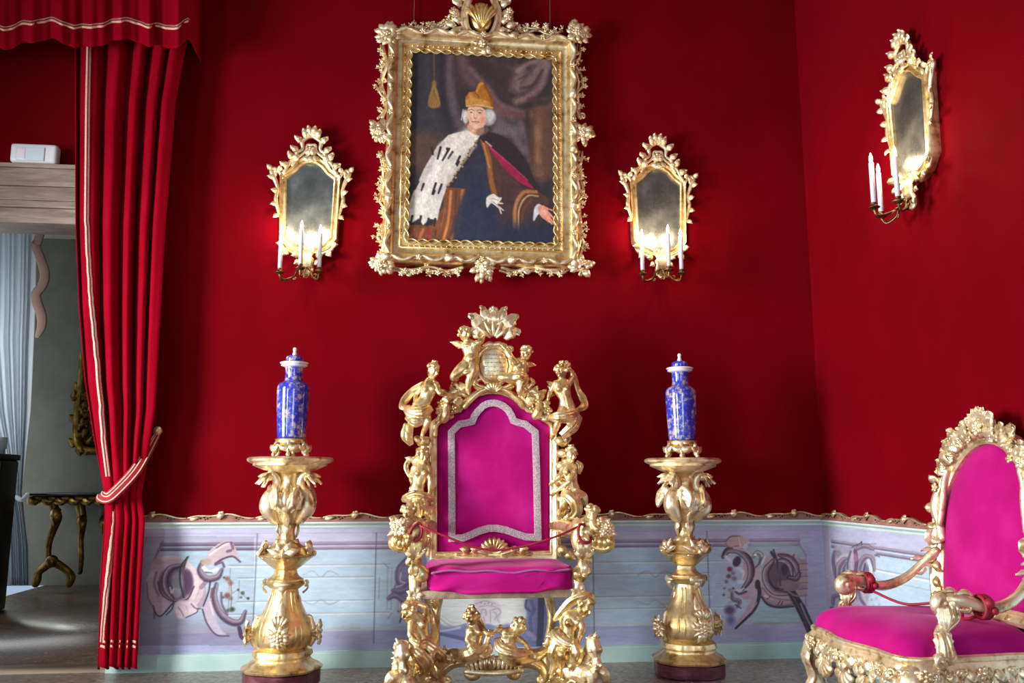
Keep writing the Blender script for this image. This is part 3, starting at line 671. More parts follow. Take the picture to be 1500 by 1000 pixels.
# cornices, carved rails, skirtings (back and right)
for nm, (u, o0, L, nn) in {'back': (X3, A3((XJ+.02, 0, 0)), XR-XJ-.02, A3((0, -1, 0))), 'right': (A3((0, -1, 0)), A3((XR, 0, 0)), 4.5, A3((-1, 0, 0)))}.items():
    def pt(s, d, z): return o0+u*s+nn*d+Z3*z
    def run(prof):
        g = G(); A = np.array([[pt(s, d, z) for d, z in prof] for s in (0, L)]); o_ = g.n; g.grid(A, cv=True)
        k = len(prof); g.F.append(tuple(o_+j for j in range(k))); g.F.append(tuple(o_+k+j for j in reversed(range(k)))); return g
    struct(run([(0, ZD-.042), (.036, ZD-.042), (.04, ZD-.034), (.034, ZD-.028), (.044, ZD-.02), (.06, ZD-.012), (.062, ZD), (0, ZD)]), 'trim_4' if nm == 'back' else 'trim_5', M['mint_pale'], smooth=False)
    struct(run([(0, 0), (.055, 0), (.055, ZS-.015), (.05, ZS-.012), (.05, ZS-.004), (.03, ZS), (0, ZS)]), 'baseboard_'+nm, M['mint'], smooth=False)
    # carved rail; dark beads stand in for shaded holes
    per = .44; n = int(L/per)+1; top = []
    sarr = np.arange(0, L, .01)
    hz = lambda s: .030+.022*abs(sin(pi*s/per))**1.3+.006*sin(4*pi*s/per)
    g = G(); A = []
    for s in sarr:
        h = hz(s); A.append([pt(s, 0, ZD), pt(s, .035, ZD), pt(s, .035, ZD+.01), pt(s, .026, ZD+.014), pt(s, .022, ZD+h), pt(s, 0, ZD+h)])
    g.grid(np.array(A), cv=True)
    rail = struct(g, 'trim_6' if nm == 'back' else 'trim_7', M['crest_pink'])
    g = G(); gh = G()
    for k in range(n):
        s0 = k*per
        for a, b in ((.02, .48), (.52, .98)):
            P = [pt(s0+per*t, .028, ZD+hz(s0+per*t)-.004) for t in np.linspace(a, b, 7)]
            if (k+1)*per > L: break
            P = P if a < .3 else P[::-1]
            end = scroll_from(P[-1], A3(P[-1])-A3(P[-2]), nn, .012, 1 if a < .3 else -1, .8, 6)
            g.tube(P+end[1:], [.004]+[.006]*5+[.007]+[.006]*5, seg=6, sub=2)
        if (k+1)*per <= L:
            g.leaf([pt(s0+per*.45, .03, ZD+.03), pt(s0+per*.5, .045, ZD+.043), pt(s0+per*.56, .03, ZD+.05)], .035, nn, n=6, m=5, lobes=2)
            g.leaf([pt(s0+per*.0+.02, .03, ZD+.018), pt(s0+.05, .04, ZD+.022), pt(s0+.08, .03, ZD+.03)], .022, nn, n=5, m=5, lobes=2)
            for t, z in ((.2, .024), (.25, .03), (.3, .022), (.34, .032), (.72, .026), (.77, .032), (.82, .024), (.27, .014), (.76, .013)):
                q = pt(s0+per*t, .0255, ZD+z); gh.ball(q, (.006, .006, .006), nu=4, nv=6)
    o = build(g, 'gilded_scrollwork', M['gold_pale'], parent=rail)
    o = build(gh, 'hole_shade_bead', M['crest_dark'], parent=rail)

# ------------------------------------------------------------------ the room beyond the door
YB = 4.9
g = G(); g.box((XO-1.6, YB, 0), (XJ+2.6, YB+.1, 4.2)); struct(g, 'wall_far', M['grey_wall'], smooth=False)
g = G(); g.box((XJ+2.3, .25, 0), (XJ+2.4, YB, 4.2)); struct(g, 'wall_far_right', M['grey_wall'], smooth=False)
g = G(); g.box((XO-1.6, .25, 4.2), (XJ+2.4, YB, 4.3)); struct(g, 'ceiling', M['ceiling'], smooth=False)
def drape(xl, xr, ys, folds, amp, yb, nz=50, nx=90, seed=0, fold_fade=None):
    """cloth between left/right edge px polylines at plane yb, rows by py"""
    rr = random.Random(seed); ph = [rr.random()*6 for _ in range(4)]
    A = []
    for i in range(nz):
        t = i/(nz-1); py = ys[0]+(ys[1]-ys[0])*t
        a = np.interp(py, xl[1], xl[0]); b = np.interp(py, xr[1], xr[0]); row = []
        am = amp*(fold_fade(py) if fold_fade else 1)
        for j in range(nx):
            s = j/(nx-1); q = s+.02*sin(9*s+ph[0])+.012*sin(21*s+ph[1]+py*.004)
            f = cos(2*pi*folds*q+ph[2]); f = (abs(f)**.7)*(1 if f > 0 else -1)
            f = f*.75+.25*sin(2*pi*folds*1.7*q+ph[3])
            row.append(U(a+(b-a)*s, py, yb-am*f))
        A.append(row)
    return np.array(A)
YS = 3.9
g = G(); g.grid(drape(([-60, -60, -40, 5, 12, 15], [300, 500, 600, 700, 760, 858]), ([55, 52, 45, 36, 32, 41, 42], [300, 450, 600, 680, 722, 800, 858]), (300, 857), 7, .07, YS, seed=2))
sh = build(g, 'sheer_curtain', M['sheer'], base=(U(30, 857, YS)))
tag(sh, 'pale translucent curtain hanging in the room beyond the doorway', 'curtain')
m = sh.modifiers.new('t', 'SOLIDIFY'); m.thickness = .004
g = G(); P = [U(x, y, YS-.06) for x, y in ((70, 300), (56, 352), (52, 358), (60, 380), (66, 400), (62, 418), (53, 430), (55, 445), (61, 462), (61, 478), (55, 492))]
g.tube(P, [.05]*4+[.055]*5+[.05, .03], seg=8, sub=3, flat=.3, up=(0, 1, 0)); build(g, 'scalloped_trim', M['rose_trim'], parent=sh)
g = G(); g.tube([U(24, 728, YS-.08), U(32, 732, YS-.12), U(40, 724, YS-.06)], .025, seg=8); build(g, 'tie', M['sheer'], parent=sh)
# far window that backlights it
g = G(); x0 = U(-70, 300, YB-.02)[0]; x1 = U(34, 300, YB-.02)[0]; zt = U(0, 300, YB)[2]; zb = .12
wn = bpy.data.objects.new('window_1', None); COL.objects.link(wn); wn.location = (x0, YB-.02, zb); wn['kind'] = 'structure'
t = NT('daylight_pane'); t.set(Base_Color=(*lin((190, 200, 190)), 1), Roughness=.2); t.b.inputs['Emission Color'].default_value = (*lin((226, 236, 216)), 1); t.b.inputs['Emission Strength'].default_value = 2.6
g = G(); g.box((x0, YB-.03, zb), (x1, YB-.01, zt)); build(g, 'pane', t.m, parent=wn, smooth=False)
g = G()
for q in ((x0, x0+.05), (x1-.05, x1), ((x0+x1)/2-.03, (x0+x1)/2+.03)): g.box((q[0], YB-.06, zb), (q[1], YB-.02, zt))
for z in (zb, (zb+zt)/2, zt-.05): g.box((x0, YB-.055, z), (x1, YB-.025, z+.05))
build(g, 'window_frame', M['mint_pale'], parent=wn, smooth=False)
# black piece of furniture at the left, white shade on top
YK = 2.6
a = U(-60, 790, YK); b = U(-2, 705, YK)
kz = U(10, 664, YK)[2]
pn = empty('cabinet', (U(0, 850, YK)[0], YK+.2, 0), 'tall black cabinet cut off by the left edge beside the pale curtain', 'cabinet')
g = G(); g.box((b[0]-1.2, YK, .0), (U(0, 705, YK)[0], YK+.35, kz-.06), .02); build(g, 'body', M['dark_wood'], parent=pn)
g = G(); g.box((b[0]-1.25, YK-.03, kz-.06), (U(4, 668, YK)[0], YK+.38, kz), .02); build(g, 'top', M['dark_wood'], parent=pn)
g = G(); c = U(-8, 663, YK+.2); c[2] = kz; g.lathe([(.085, .0), (.09, .01), (.09, .05), (.1, .06), (.1, .16), (.085, .165)], c, seg=24)
tag(build(g, 'box', M['white_plastic'], base=c), 'small pale round box on top of the black cabinet', 'box')
# gilt console table
YT = 4.35
ct = empty('console_table', (U(90, 850, YT)[0], YT, 0), 'old gilt console table with curved legs against the grey wall beyond the doorway', 'table')
zt = U(90, 722, YT-.2)[2]
g = G(); x0 = U(50, 722, YT)[0]; x1 = U(230, 722, YT)[0]
g.box((x0, YT-.25, zt-.03), (x1, YB-.02, zt), .01); build(g, 'table_top', M['dark_wood'], parent=ct)
g = G(); g.box((x0+.06, YT-.2, zt-.11), (x1-.06, YB-.05, zt-.03), .015)
for q in np.linspace(x0+.1, x1-.1, 9): g.leaf([(q-.07, YT-.2, zt-.06), (q, YT-.23, zt-.1), (q+.07, YT-.2, zt-.07)], .07, (0, -1, 0), n=8, m=5, lobes=2)
build(g, 'apron', M['gold_dim'], parent=ct)
for pts, r in (([(75, 728), (80, 745), (83, 758), (78, 775), (72, 795), (71, 815), (78, 826)], [.055, .05, .06, .045, .035, .035, .045]), ([(116, 735), (119, 750), (121, 768), (118, 790), (119, 815), (117, 838)], [.06, .055, .045, .035, .032, .03]), ([(160, 735), (156, 750), (154, 768), (157, 790), (156, 815), (158, 838)], [.06, .055, .045, .035, .032, .03])):
    g = G(); yy = YT-.1 if pts[0][0] < 100 else YT+.2
    g.tube([U(x, y, yy) for x, y in pts], r, seg=8); 
    q = U(*pts[2], yy); g.leaf([q+A3((0, -.05, .1)), q+A3((.02, -.1, 0)), q+A3((0, -.05, -.1))], .1, (0, -1, 0), n=8, m=5)
    build(g, 'leg', M['gold_dim'], parent=ct)
g = G()
for pts in ([(76, 822), (66, 830), (57, 838), (54, 848), (52, 856)], [(76, 822), (88, 828), (99, 836), (104, 845), (101, 856)]): g.tube([U(x, y, YT-.1) for x, y in pts], [.05, .045, .04, .05, .04], seg=8)
g.ball(U(76, 822, YT-.12), .07); build(g, 'stretcher', M['gold_dim'], parent=ct)
# gilt frame on the far wall, half hidden by the red curtain
fr = empty('gilt_frame', U(130, 600, YB-.03), 'dark gilt carved frame on the far grey wall, mostly hidden behind the red curtain', 'frame')
g = G(); rr = random.Random(8)
for k in range(34):
    q = U(108+rr.random()*30, 572+rr.random()*86, YB-.03-.04*rr.random()); d = nrm((rr.random()-.5, -.2, rr.random()-.5))
    g.leaf([q, q+d*.07, q+d*.13], .08, (0, -1, 0), n=6, m=5, lobes=2)
g.tube([U(x, y, YB-.06) for x, y in ((122, 520), (119, 560), (114, 600), (113, 640), (122, 658), (150, 660))], .05, seg=8); g.box(U(118, 655, YB-.01)-A3((0, .05, 0)), U(170, 520, YB-.01), .0)
build(g, 'carving', M['gold_dim'], parent=fr)

# emergency light standing on the lintel
e = empty('emergency_light', (U(47, 240, -.11)[0], -.06, zz[5]), 'white emergency light box standing on the stone lintel', 'light')
p0 = U(12, 241, -.12); p1 = U(83, 211, -.12)
g = G(); g.box((p0[0], -.115, zz[5]), (p1[0], -.03, p1[2]), .02); build(g, 'housing', M['white_plastic'], parent=e)
g = G(); a, b = U(22, 234, -.12), U(66, 216, -.12); g.box((a[0], -.123, a[2]), (b[0], -.11, b[2]), .006); build(g, 'lens', M['clear_plastic'], parent=e)
g = G(); a, b = U(24, 232, -.12), U(40, 218, -.12); g.box((a[0], -.126, a[2]), (b[0]-.01, -.121, b[2]), .003); build(g, 'lamp_reflector', M['porcelain_white'], parent=e)

# ------------------------------------------------------------------ red curtain
YCU = -.18
rr = random.Random(5)
def cedge(py):
    l = np.interp(py, [-60, 60, 330, 450, 560, 640, 690, 728, 760, 850, 985], [108, 108, 109, 114, 123, 136, 146, 153, 152, 146, 142])
    r = np.interp(py, [-60, 60, 150, 330, 600, 650, 690, 728, 760, 850, 985], [278, 272, 256, 241, 226, 218, 212, 206, 211, 205, 198])
    return l, r
NX = 150
def crow(py, extra=0):
    l, r = cedge(py); row = []
    tight = math.exp(-((py-715)/70)**2)
    for j in range(NX):
        s = j/(NX-1)
        q = s+.035*sin(7.3*s+1.1)+.01*sin(23*s)
        f = cos(2*pi*5.0*q+.5); f = math.copysign(abs(f)**.75, f)*.8+.2*sin(2*pi*8.7*q+py*.002)
        am = (.072 if py < 715 else .06)*(1-.72*tight)
        x = l+(r-l)*(s+.012*sin(2*pi*5*q))
        bulge = .05*math.exp(-((py-690)/40)**2)*sin(pi*s)
        low = 0
        yo = 2.5*sin(2*pi*5*q)*max(0, (py-900)/85) if py > 900 else 0
        row.append(U(x, py+yo, YCU-am*f-bulge-low))
    return row
rows = list(np.linspace(-40, 978, 110))
CUR = np.array([crow(q) for q in rows])
g = G(); g.grid(CUR)
cu = build(g, 'curtain', M['curtain_red'], base=U(170, 978, YCU)); tag(cu, 'long red velvet curtain tied back at the right of the doorway', 'curtain')
m = cu.modifiers.new('t', 'SOLIDIFY'); m.thickness = .008; m.offset = -1
def surf(px, py):
    """front of the curtain at a pixel-free column: nearest column of the cloth"""
    i = int(np.clip(np.interp(py, rows, range(len(rows))), 0, len(rows)-1)); x, _ = proj(CUR[i]); j = int(np.argmin(abs(x-px))); return j
def strip(g, cols, w, off=.006):
    A = []
    for i, j in cols:
        j = int(np.clip(j, 1, NX-2)); c = CUR[i, j]; d = nrm(CUR[i, min(j+2, NX-1)]-CUR[i, max(j-2, 0)]); d = nrm(d+A3((.6, 0, 0)))
        n_ = nrm(np.cross(d, Z3)); n_ = n_ if n_[1] < 0 else -n_
        A.append([c-d*w/2+n_*off, c+d*w/2+n_*off*1.0, c+d*w/2-n_*.002, c-d*w/2-n_*.002])
    g.grid(np.array(A), cv=True)
gs = G(); gr = G()
for kind, ww, offs in ((gs, .03, .012), (gr, .008, .015)):
    cols = []
    for i, py in enumerate(rows):
        if py < 40 or py > 705: continue
        px = np.interp(py, [40, 300, 400, 500, 640, 705], [131, 127, 131, 140, 152, 160]); cols.append((i, surf(px, py)))
    js = np.convolve(np.pad([c[1] for c in cols], 4, mode='edge'), np.ones(9)/9, 'valid'); strip(kind, [(c[0], round(v)) for c, v in zip(cols, js)], ww, offs)
    cols = []
    for i, py in enumerate(rows):
        if py < 742: continue
        if py > 948: continue
        px = np.interp(py, [742, 948], [167, 150]); cols.append((i, surf(px, py)))
    js = np.convolve(np.pad([c[1] for c in cols], 4, mode='edge'), np.ones(9)/9, 'valid'); strip(kind, [(c[0], round(v)) for c, v in zip(cols, js)], ww, offs)
build(gs, 'braid', M['braid_cream'], parent=cu); build(gr, 'braid_stripe', M['braid_red'], parent=cu)
g = G(); i = int(np.argmin(abs(np.array(rows)-944)))
for k in (0, 1):
    A = [[CUR[i+0, j]+A3((0, -.012, .012-.03*k)), CUR[i, j]+A3((0, -.012, -.002-.03*k)), CUR[i, j]+A3((0, .0, -.002-.03*k)), CUR[i, j]+A3((0, 0, .012-.03*k))] for j in range(6, NX)]
    g.grid(np.array(A), cv=True)
build(g, 'hem_braid', M['braid_cream'], parent=cu)
# tieback
tb = empty('curtain_tieback', U(232, 632, -.02), 'red velvet tieback with cream stripes looped round the curtain to a wall knob', 'tieback')
pth = [U(x, y, yy) for x, y, yy in ((150, 722, -.1), (150, 727, -.22), (160, 728, -.29), (178, 712, -.29), (198, 690, -.26), (214, 665, -.18), (226, 644, -.1), (232, 634, -.05))]
def band(off, w, proud):
    C = catmull(pth, 6); A = []
    for i in range(len(C)):
        t = nrm(C[min(i+1, len(C)-1)]-C[max(i-1, 0)]); n_ = nrm(np.cross(t, np.cross(A3((0, -1, .25)), t))); b = nrm(np.cross(n_, t))
        if b[2] < 0: b = -b
        sc = 1-.55*max(0, (i/len(C)-.6)/.4)
        c = C[i]+b*off*sc
        A.append([c+b*w*sc+n_*proud, c-b*w*sc+n_*proud, c-b*w*sc-n_*.008, c+b*w*sc-n_*.008])
    return G().grid(np.array(A), cv=True)
build(band(0, .038, .008), 'band', M['tieback_red'], parent=tb)
build(band(.024, .0038, .0115), 'stripe', M['braid_cream'], parent=tb); build(band(.006, .0038, .0115), 'stripe', M['braid_cream'], parent=tb); build(band(-.026, .0038, .0115), 'stripe', M['braid_cream'], parent=tb)
q = U(232, 631, -.06); g = G(); g.tube([(q[0], 0, q[2]), (q[0], -.08, q[2])], .014, sub=2); g.lathe([(.001, 0), (.022, .004), (.03, .016), (.026, .028), (.012, .034)], (0, 0, 0), seg=20)
n0 = 0
k = G(); k.tube([(q[0], .0, q[2]), (q[0], -.07, q[2])], .012, sub=2); k.ball((q[0], -.08, q[2]), (.03, .018, .03)); k.ball((q[0], -.095, q[2]), .014)
tag(build(k, 'tieback_knob', M['gold_pale'], base=(q[0], 0, q[2])), 'small round gilt wall knob holding the curtain tieback', 'knob')

# pelmet
YV = -.38
vb = lambda x: 64+6*sin(x*.055+1)+2*sin(x*.13)
def vrow(t):
    row = []
    for j in range(220):
        x = -90+366*j/219
        f = sin(x*.15+.6*sin(x*.031))+.5*sin(x*.29+1); fl = .03*(f)*(0.5+.5*t)
        y = -120+(vb(x)+120)*t + (1.5*f*t)
        row.append(U(x, y, YV-fl))
    e_ = row[-1]; row.append(A3((e_[0]+.012, e_[1]+.05, e_[2]))); row.append(A3((e_[0]+.006, -.15, e_[2]))); row.append(A3((e_[0], -.01, e_[2])))
    return row
VA = np.array([vrow(t) for t in np.linspace(0, 1, 36)])
g = G(); g.grid(VA); va = build(g, 'pelmet', M['curtain_red'], base=U(100, -60, YV)); tag(va, 'gathered red velvet pelmet with cream braid above the doorway', 'pelmet')
m = va.modifiers.new('t', 'SOLIDIFY'); m.thickness = .008; m.offset = 0
def vstrip(t, w, off):
    A = []
    for j in range(VA.shape[1]):
        i = t*35; a = int(i); c = VA[a, j]*(1-(i-a))+VA[min(a+1, 35), j]*(i-a)
        A.append([c+A3((0, -off, w/2)), c+A3((0, -off, -w/2)), c+A3((0, 0, -w/2)), c+A3((0, 0, w/2))])
    return G().grid(np.array(A), cv=True)
build(vstrip(.845, .030, .012), 'braid', M['braid_cream'], parent=va); build(vstrip(.845, .008, .016), 'braid_stripe', M['braid_red'], parent=va)
# ------------------------------------------------------------------ the large framed portrait
NW = A3((0, -1, 0))
YP = -.10
def P_(Y): return lambda x, y, d=0.0: U(x, y, Y-d)
q0, q1, q2, q3 = U(600, 79, YP), U(811, 79, YP), U(596, 356, YP), U(816, 356, YP)
cxl, cxr = (q0[0]+q2[0])/2, (q1[0]+q3[0])/2; cz1, cz0 = (q0[2]+q1[2])/2, (q2[2]+q3[2])/2
pf = empty('framed_portrait', ((cxl+cxr)/2, 0, cz0-.12), 'large gilt framed portrait of a robed person in a gold cap above the throne', 'painting')
nx, nz = 236, 306
Xg, Zg = np.meshgrid(np.linspace(cxl-.02, cxr+.02, nx), np.linspace(cz1+.02, cz0-.02, nz))
u_ = 36+(Xg-cxl)/(cxr-cxl)*(722-36); v_ = 60+(cz1-Zg)/(cz1-cz0)*(957-60)
p = Pic(u_, v_, (56, 50, 54))
p.poly([(0, 0), (230, 0), (220, 300), (250, 500), (0, 560)], (58, 55, 62), soft=40, smooth=False)
p.poly([(0, 480), (180, 470), (120, 700), (0, 800)], (84, 66, 58), soft=60); p.poly([(0, 700), (90, 640), (60, 1000), (0, 1000)], (48, 44, 54), soft=40)
p.poly([(230, 0), (560, 0), (560, 300), (420, 340), (330, 220), (230, 260)], (66, 54, 57), soft=40)
# hanging drapery
for q, w, c, a in (([(215, 60), (222, 200), (245, 330), (270, 400)], 40, (104, 92, 100), .7), ([(280, 60), (300, 160), (370, 230), (430, 300), (520, 350)], 46, (104, 80, 82), .75), ([(330, 60), (400, 140), (480, 190), (560, 180)], 40, (58, 46, 50), .7), ([(400, 60), (470, 110), (545, 120)], 30, (76, 62, 64), .8),
                   ([(320, 130), (400, 220), (470, 300), (600, 340)], 26, (132, 104, 104), .6), ([(440, 310), (520, 350), (620, 330), (720, 290)], 40, (112, 76, 72), .7), ([(560, 130), (540, 210), (600, 180), (650, 110), (690, 60)], 52, (128, 104, 102), .85), ([(545, 130), (600, 90), (680, 60)], 22, (150, 124, 120), .7), ([(540, 280), (600, 250), (660, 190), (690, 90)], 30, (146, 118, 114), .75), ([(560, 215), (620, 195), (665, 120)], 14, (74, 56, 58), .8), ([(550, 170), (590, 150)], 10, (70, 54, 56), .7), ([(600, 270), (680, 260), (730, 230)], 26, (80, 62, 64), .8), ([(430, 360), (480, 400), (560, 420)], 60, (112, 104, 108), .7), ([(440, 430), (520, 440), (580, 520)], 40, (126, 112, 114), .6), ([(560, 380), (590, 460), (600, 560)], 22, (112, 90, 92), .7), ([(590, 330), (600, 460), (625, 600)], 24, (62, 48, 50), .8),
                   ([(650, 340), (650, 480), (650, 620)], 70, (122, 88, 66), .8), ([(690, 330), (700, 480), (700, 620)], 50, (98, 70, 56), .7), ([(640, 400), (640, 560)], 24, (150, 112, 84), .6), ([(60, 60), (70, 240), (60, 420)], 30, (46, 44, 52), .7), ([(120, 60), (130, 300), (170, 420)], 26, (70, 66, 74), .5), ([(190, 60), (190, 260), (220, 420)], 30, (44, 42, 50), .7)):
    p.stroke(q, w, c, soft=w*.7, al=a)
p.stroke([(148, 55), (150, 200)], 6, (120, 92, 60), soft=5, al=.8); p.ell((150, 212), 16, 22, (140, 104, 50), soft=.6); p.poly([(140, 230), (160, 230), (180, 318), (125, 320)], (150, 116, 62), soft=8)
for k in range(5): p.stroke([(150, 240), (130+k*11, 318)], 3, (96, 70, 36), soft=3, al=.6)
# robe
p.poly([(180, 700), (260, 560), (360, 470), (470, 470), (560, 560), (640, 690), (724, 780), (724, 1000), (20, 1000), (40, 860)], (52, 44, 48), soft=8, smooth=False)
p.poly([(250, 690), (330, 560), (365, 480), (400, 560), (430, 720), (480, 990), (240, 990)], (52, 52, 66), soft=8, col2=(44, 50, 70))
p.poly([(390, 480), (470, 560), (560, 680), (560, 760), (520, 960), (460, 990), (430, 730), (400, 570)], (88, 58, 46), soft=10, col2=(54, 46, 58))
p.stroke([(380, 470), (408, 560), (420, 660), (440, 740)], 24, (150, 92, 46), soft=10, al=.9); p.stroke([(384, 490), (412, 600)], 8, (198, 136, 74), soft=6, al=.8)
p.poly([(205, 700), (320, 705), (280, 900), (240, 980), (60, 980), (40, 880), (150, 880), (200, 790)], (118, 72, 48), soft=8, smooth=False)
for q, w, c in (([(235, 720), (225, 850), (200, 960)], 12, (206, 130, 72)), ([(290, 715), (275, 850), (235, 965)], 14, (198, 120, 62)), ([(260, 720), (250, 860), (220, 960)], 8, (92, 52, 40)), ([(110, 900), (90, 960)], 14, (196, 106, 62)), ([(140, 900), (130, 980)], 14, (150, 50, 48)), ([(70, 900), (50, 960)], 12, (168, 88, 60)), ([(170, 900), (160, 980)], 8, (96, 50, 44)), ([(210, 800), (190, 900)], 7, (150, 90, 54))): p.stroke(q, w, c, soft=6, al=.85)
p.poly([(300, 710), (420, 740), (460, 990), (250, 990)], (44, 50, 70), soft=20, al=.9)
# dark mantle at right with crimson lining, right sleeve
p.poly([(365, 460), (420, 435), (500, 465), (570, 540), (620, 640), (660, 720), (600, 700), (500, 590), (420, 510)], (50, 42, 46), soft=6)
p.poly([(400, 490), (430, 515), (520, 600), (620, 690), (560, 670), (480, 600)], (150, 34, 72), soft=5); p.stroke([(420, 510), (500, 575), (590, 655)], 8, (186, 62, 100), soft=6, al=.8); p.stroke([(395, 480), (420, 500)], 8, (190, 150, 130), soft=4)
p.poly([(525, 760), (560, 700), (620, 700), (690, 740), (680, 800), (620, 900), (540, 930)], (84, 58, 48), soft=8, col2=(56, 50, 64))
p.stroke([(530, 880), (535, 780), (570, 715), (630, 708)], 16, (176, 122, 70), soft=8, al=.9); p.stroke([(548, 890), (552, 790), (590, 730), (640, 728)], 7, (214, 172, 112), soft=5, al=.8); p.stroke([(565, 880), (570, 800), (610, 745)], 10, (104, 66, 46), soft=8)
p.poly([(470, 860), (724, 860), (724, 1000), (460, 1000)], (40, 46, 66), soft=60, al=.85, smooth=False)
# ermine cape
p.poly([(370, 445), (300, 430), (220, 455), (170, 510), (110, 620), (60, 740), (25, 850), (60, 870), (90, 850), (110, 880), (140, 850), (175, 855), (185, 800), (215, 700), (270, 620), (330, 530)], (214, 210, 202), soft=5, smooth=False)
p.stroke([(320, 440), (230, 520), (150, 660), (90, 800)], 60, (232, 228, 220), soft=40, al=.8); p.stroke([(190, 500), (120, 640), (50, 800)], 22, (176, 168, 166), soft=20, al=.7); p.stroke([(345, 500), (270, 600), (215, 690)], 16, (184, 178, 172), soft=12, al=.7)
for a, b in (((145, 520), (150, 550)), ((185, 515), (172, 570)), ((225, 520), (195, 575)), ((215, 520), (215, 525)), ((240, 535), (222, 565)), ((275, 555), (258, 590)), ((270, 580), (262, 598)), ((85, 680), (70, 715)), ((110, 690), (100, 720)), ((165, 685), (150, 735)), ((192, 690), (178, 730)), ((58, 690), (66, 705)), ((160, 720), (155, 735)), ((100, 840), (95, 870)), ((60, 840), (55, 868)), ((135, 850), (128, 880)), ((165, 850), (160, 880))):
    p.stroke([a, b], 11, (44, 40, 46), soft=4, smooth=False, taper=.2)
for k in range(16): p.stroke([(70+k*13, 760-k*17), (60+k*13, 800-k*16)], 4, (190, 184, 180), soft=4, al=.5, smooth=False)
for k in range(13):
    t = k/12; p.ell((352-122*t+6*sin(k*2), 478+212*t), 8, 7, (176, 140, 100), soft=.6); p.ell((345-122*t+6*sin(k*2), 486+212*t), 6, 5, (60, 44, 40), soft=.7)
p.stroke([(358, 470), (300, 570), (232, 688)], 5, (96, 72, 60), soft=4, al=.6)
# head
p.ell((405, 362), 42, 48, (150, 146, 146), soft=.25); p.ell((412, 358), 32, 40, (196, 194, 190), soft=.5); p.ell((300, 365), 18, 42, (200, 196, 192), soft=.4); p.ell((296, 360), 10, 30, (222, 220, 216), soft=.5); p.stroke([(288, 330), (280, 380)], 4, (214, 220, 226), soft=3)
p.poly([(318, 390), (375, 390), (385, 435), (350, 450), (312, 425)], (206, 158, 132), soft=5); p.poly([(365, 400), (410, 420), (380, 450), (350, 445)], (120, 94, 84), soft=8, al=.7)
p.poly([(312, 320), (345, 312), (385, 322), (396, 365), (388, 402), (352, 420), (325, 408), (310, 365)], (228, 184, 156), soft=5)
p.ell((378, 385), 22, 30, (206, 140, 116), soft=.9, al=.8); p.ell((330, 345), 16, 26, (240, 206, 180), soft=.9, al=.8); p.ell((376, 372), 14, 11, (222, 130, 110), soft=.9, al=.6); p.ell((322, 374), 9, 9, (224, 144, 122), soft=.9, al=.5)
for x in (326, 366): p.stroke([(x-13, 333), (x, 328), (x+13, 333)], 4, (104, 76, 64), soft=3, al=.8); p.ell((x, 342), 8, 4, (70, 52, 50), soft=.6); p.stroke([(x-9, 348), (x+9, 348)], 2, (178, 126, 106), soft=2, al=.6)
p.stroke([(343, 335), (338, 362), (342, 370)], 4, (196, 140, 116), soft=3, al=.7); p.stroke([(347, 340), (346, 364)], 4, (246, 214, 190), soft=3, al=.7); p.ell((345, 371), 9, 4, (192, 120, 100), soft=.7, al=.7)
p.stroke([(329, 388), (345, 386), (362, 387)], 4, (168, 70, 66), soft=2.5); p.stroke([(334, 396), (356, 396)], 3, (200, 130, 112), soft=3, al=.7)
# cap
p.poly([(302, 318), (298, 270), (315, 245), (345, 240), (356, 205), (378, 193), (410, 225), (428, 270), (428, 322), (370, 312)], (168, 108, 44), soft=4, smooth=False)
p.poly([(300, 318), (299, 280), (345, 270), (425, 290), (428, 322), (365, 312)], (196, 140, 70), soft=5, al=.9, smooth=False); p.ell((325, 270), 18, 26, (226, 170, 92), soft=.9, al=.8); p.stroke([(352, 240), (366, 205), (376, 200)], 12, (216, 146, 62), soft=7, al=.9); p.stroke([(390, 210), (418, 260), (424, 310)], 14, (110, 66, 36), soft=10, al=.8); p.stroke([(345, 245), (360, 262), (358, 270)], 6, (118, 70, 34), soft=5, al=.7); p.stroke([(303, 312), (365, 305), (426, 316)], 5, (232, 190, 120), soft=4, al=.8)
# hands
p.poly([(400, 745), (430, 725), (452, 738), (470, 745), (455, 765), (440, 775), (420, 770), (402, 790)], (222, 216, 206), soft=4)
for q in ([(440, 755), (468, 742)], [(440, 765), (474, 768)], [(430, 765), (460, 790), (468, 815)], [(438, 768), (478, 800)]): p.stroke(q, 9, (216, 208, 198), soft=3, smooth=False, taper=.4)
p.stroke([(425, 745), (455, 755)], 3, (120, 110, 110), soft=2, al=.7); p.stroke([(430, 762), (458, 782)], 3, (96, 88, 92), soft=2, al=.7)
p.poly([(622, 790), (640, 765), (660, 775), (665, 800), (640, 815), (618, 845)], (196, 204, 214), soft=4)
p.poly([(640, 780), (668, 772), (690, 800), (698, 835), (668, 835), (646, 812)], (222, 156, 134), soft=4)
for q in ([(668, 780), (712, 794)], [(685, 815), (718, 860)], [(675, 822), (705, 856)], [(662, 822), (690, 848)], [(690, 805), (720, 838)]): p.stroke(q, 10, (218, 146, 126), soft=3, smooth=False, taper=.4)
p.stroke([(672, 828), (700, 858)], 2.5, (150, 84, 76), soft=2, al=.7); p.ell((665, 800), 12, 12, (238, 186, 164), soft=.8)
p.noise(.16, 46, 9)
Pw = np.stack([Xg, np.full_like(Xg, -.085), Zg], -1)
cv = p.mesh(Pw, 'canvas', M['canvas'], parent=pf)
off = A3(pf.location)
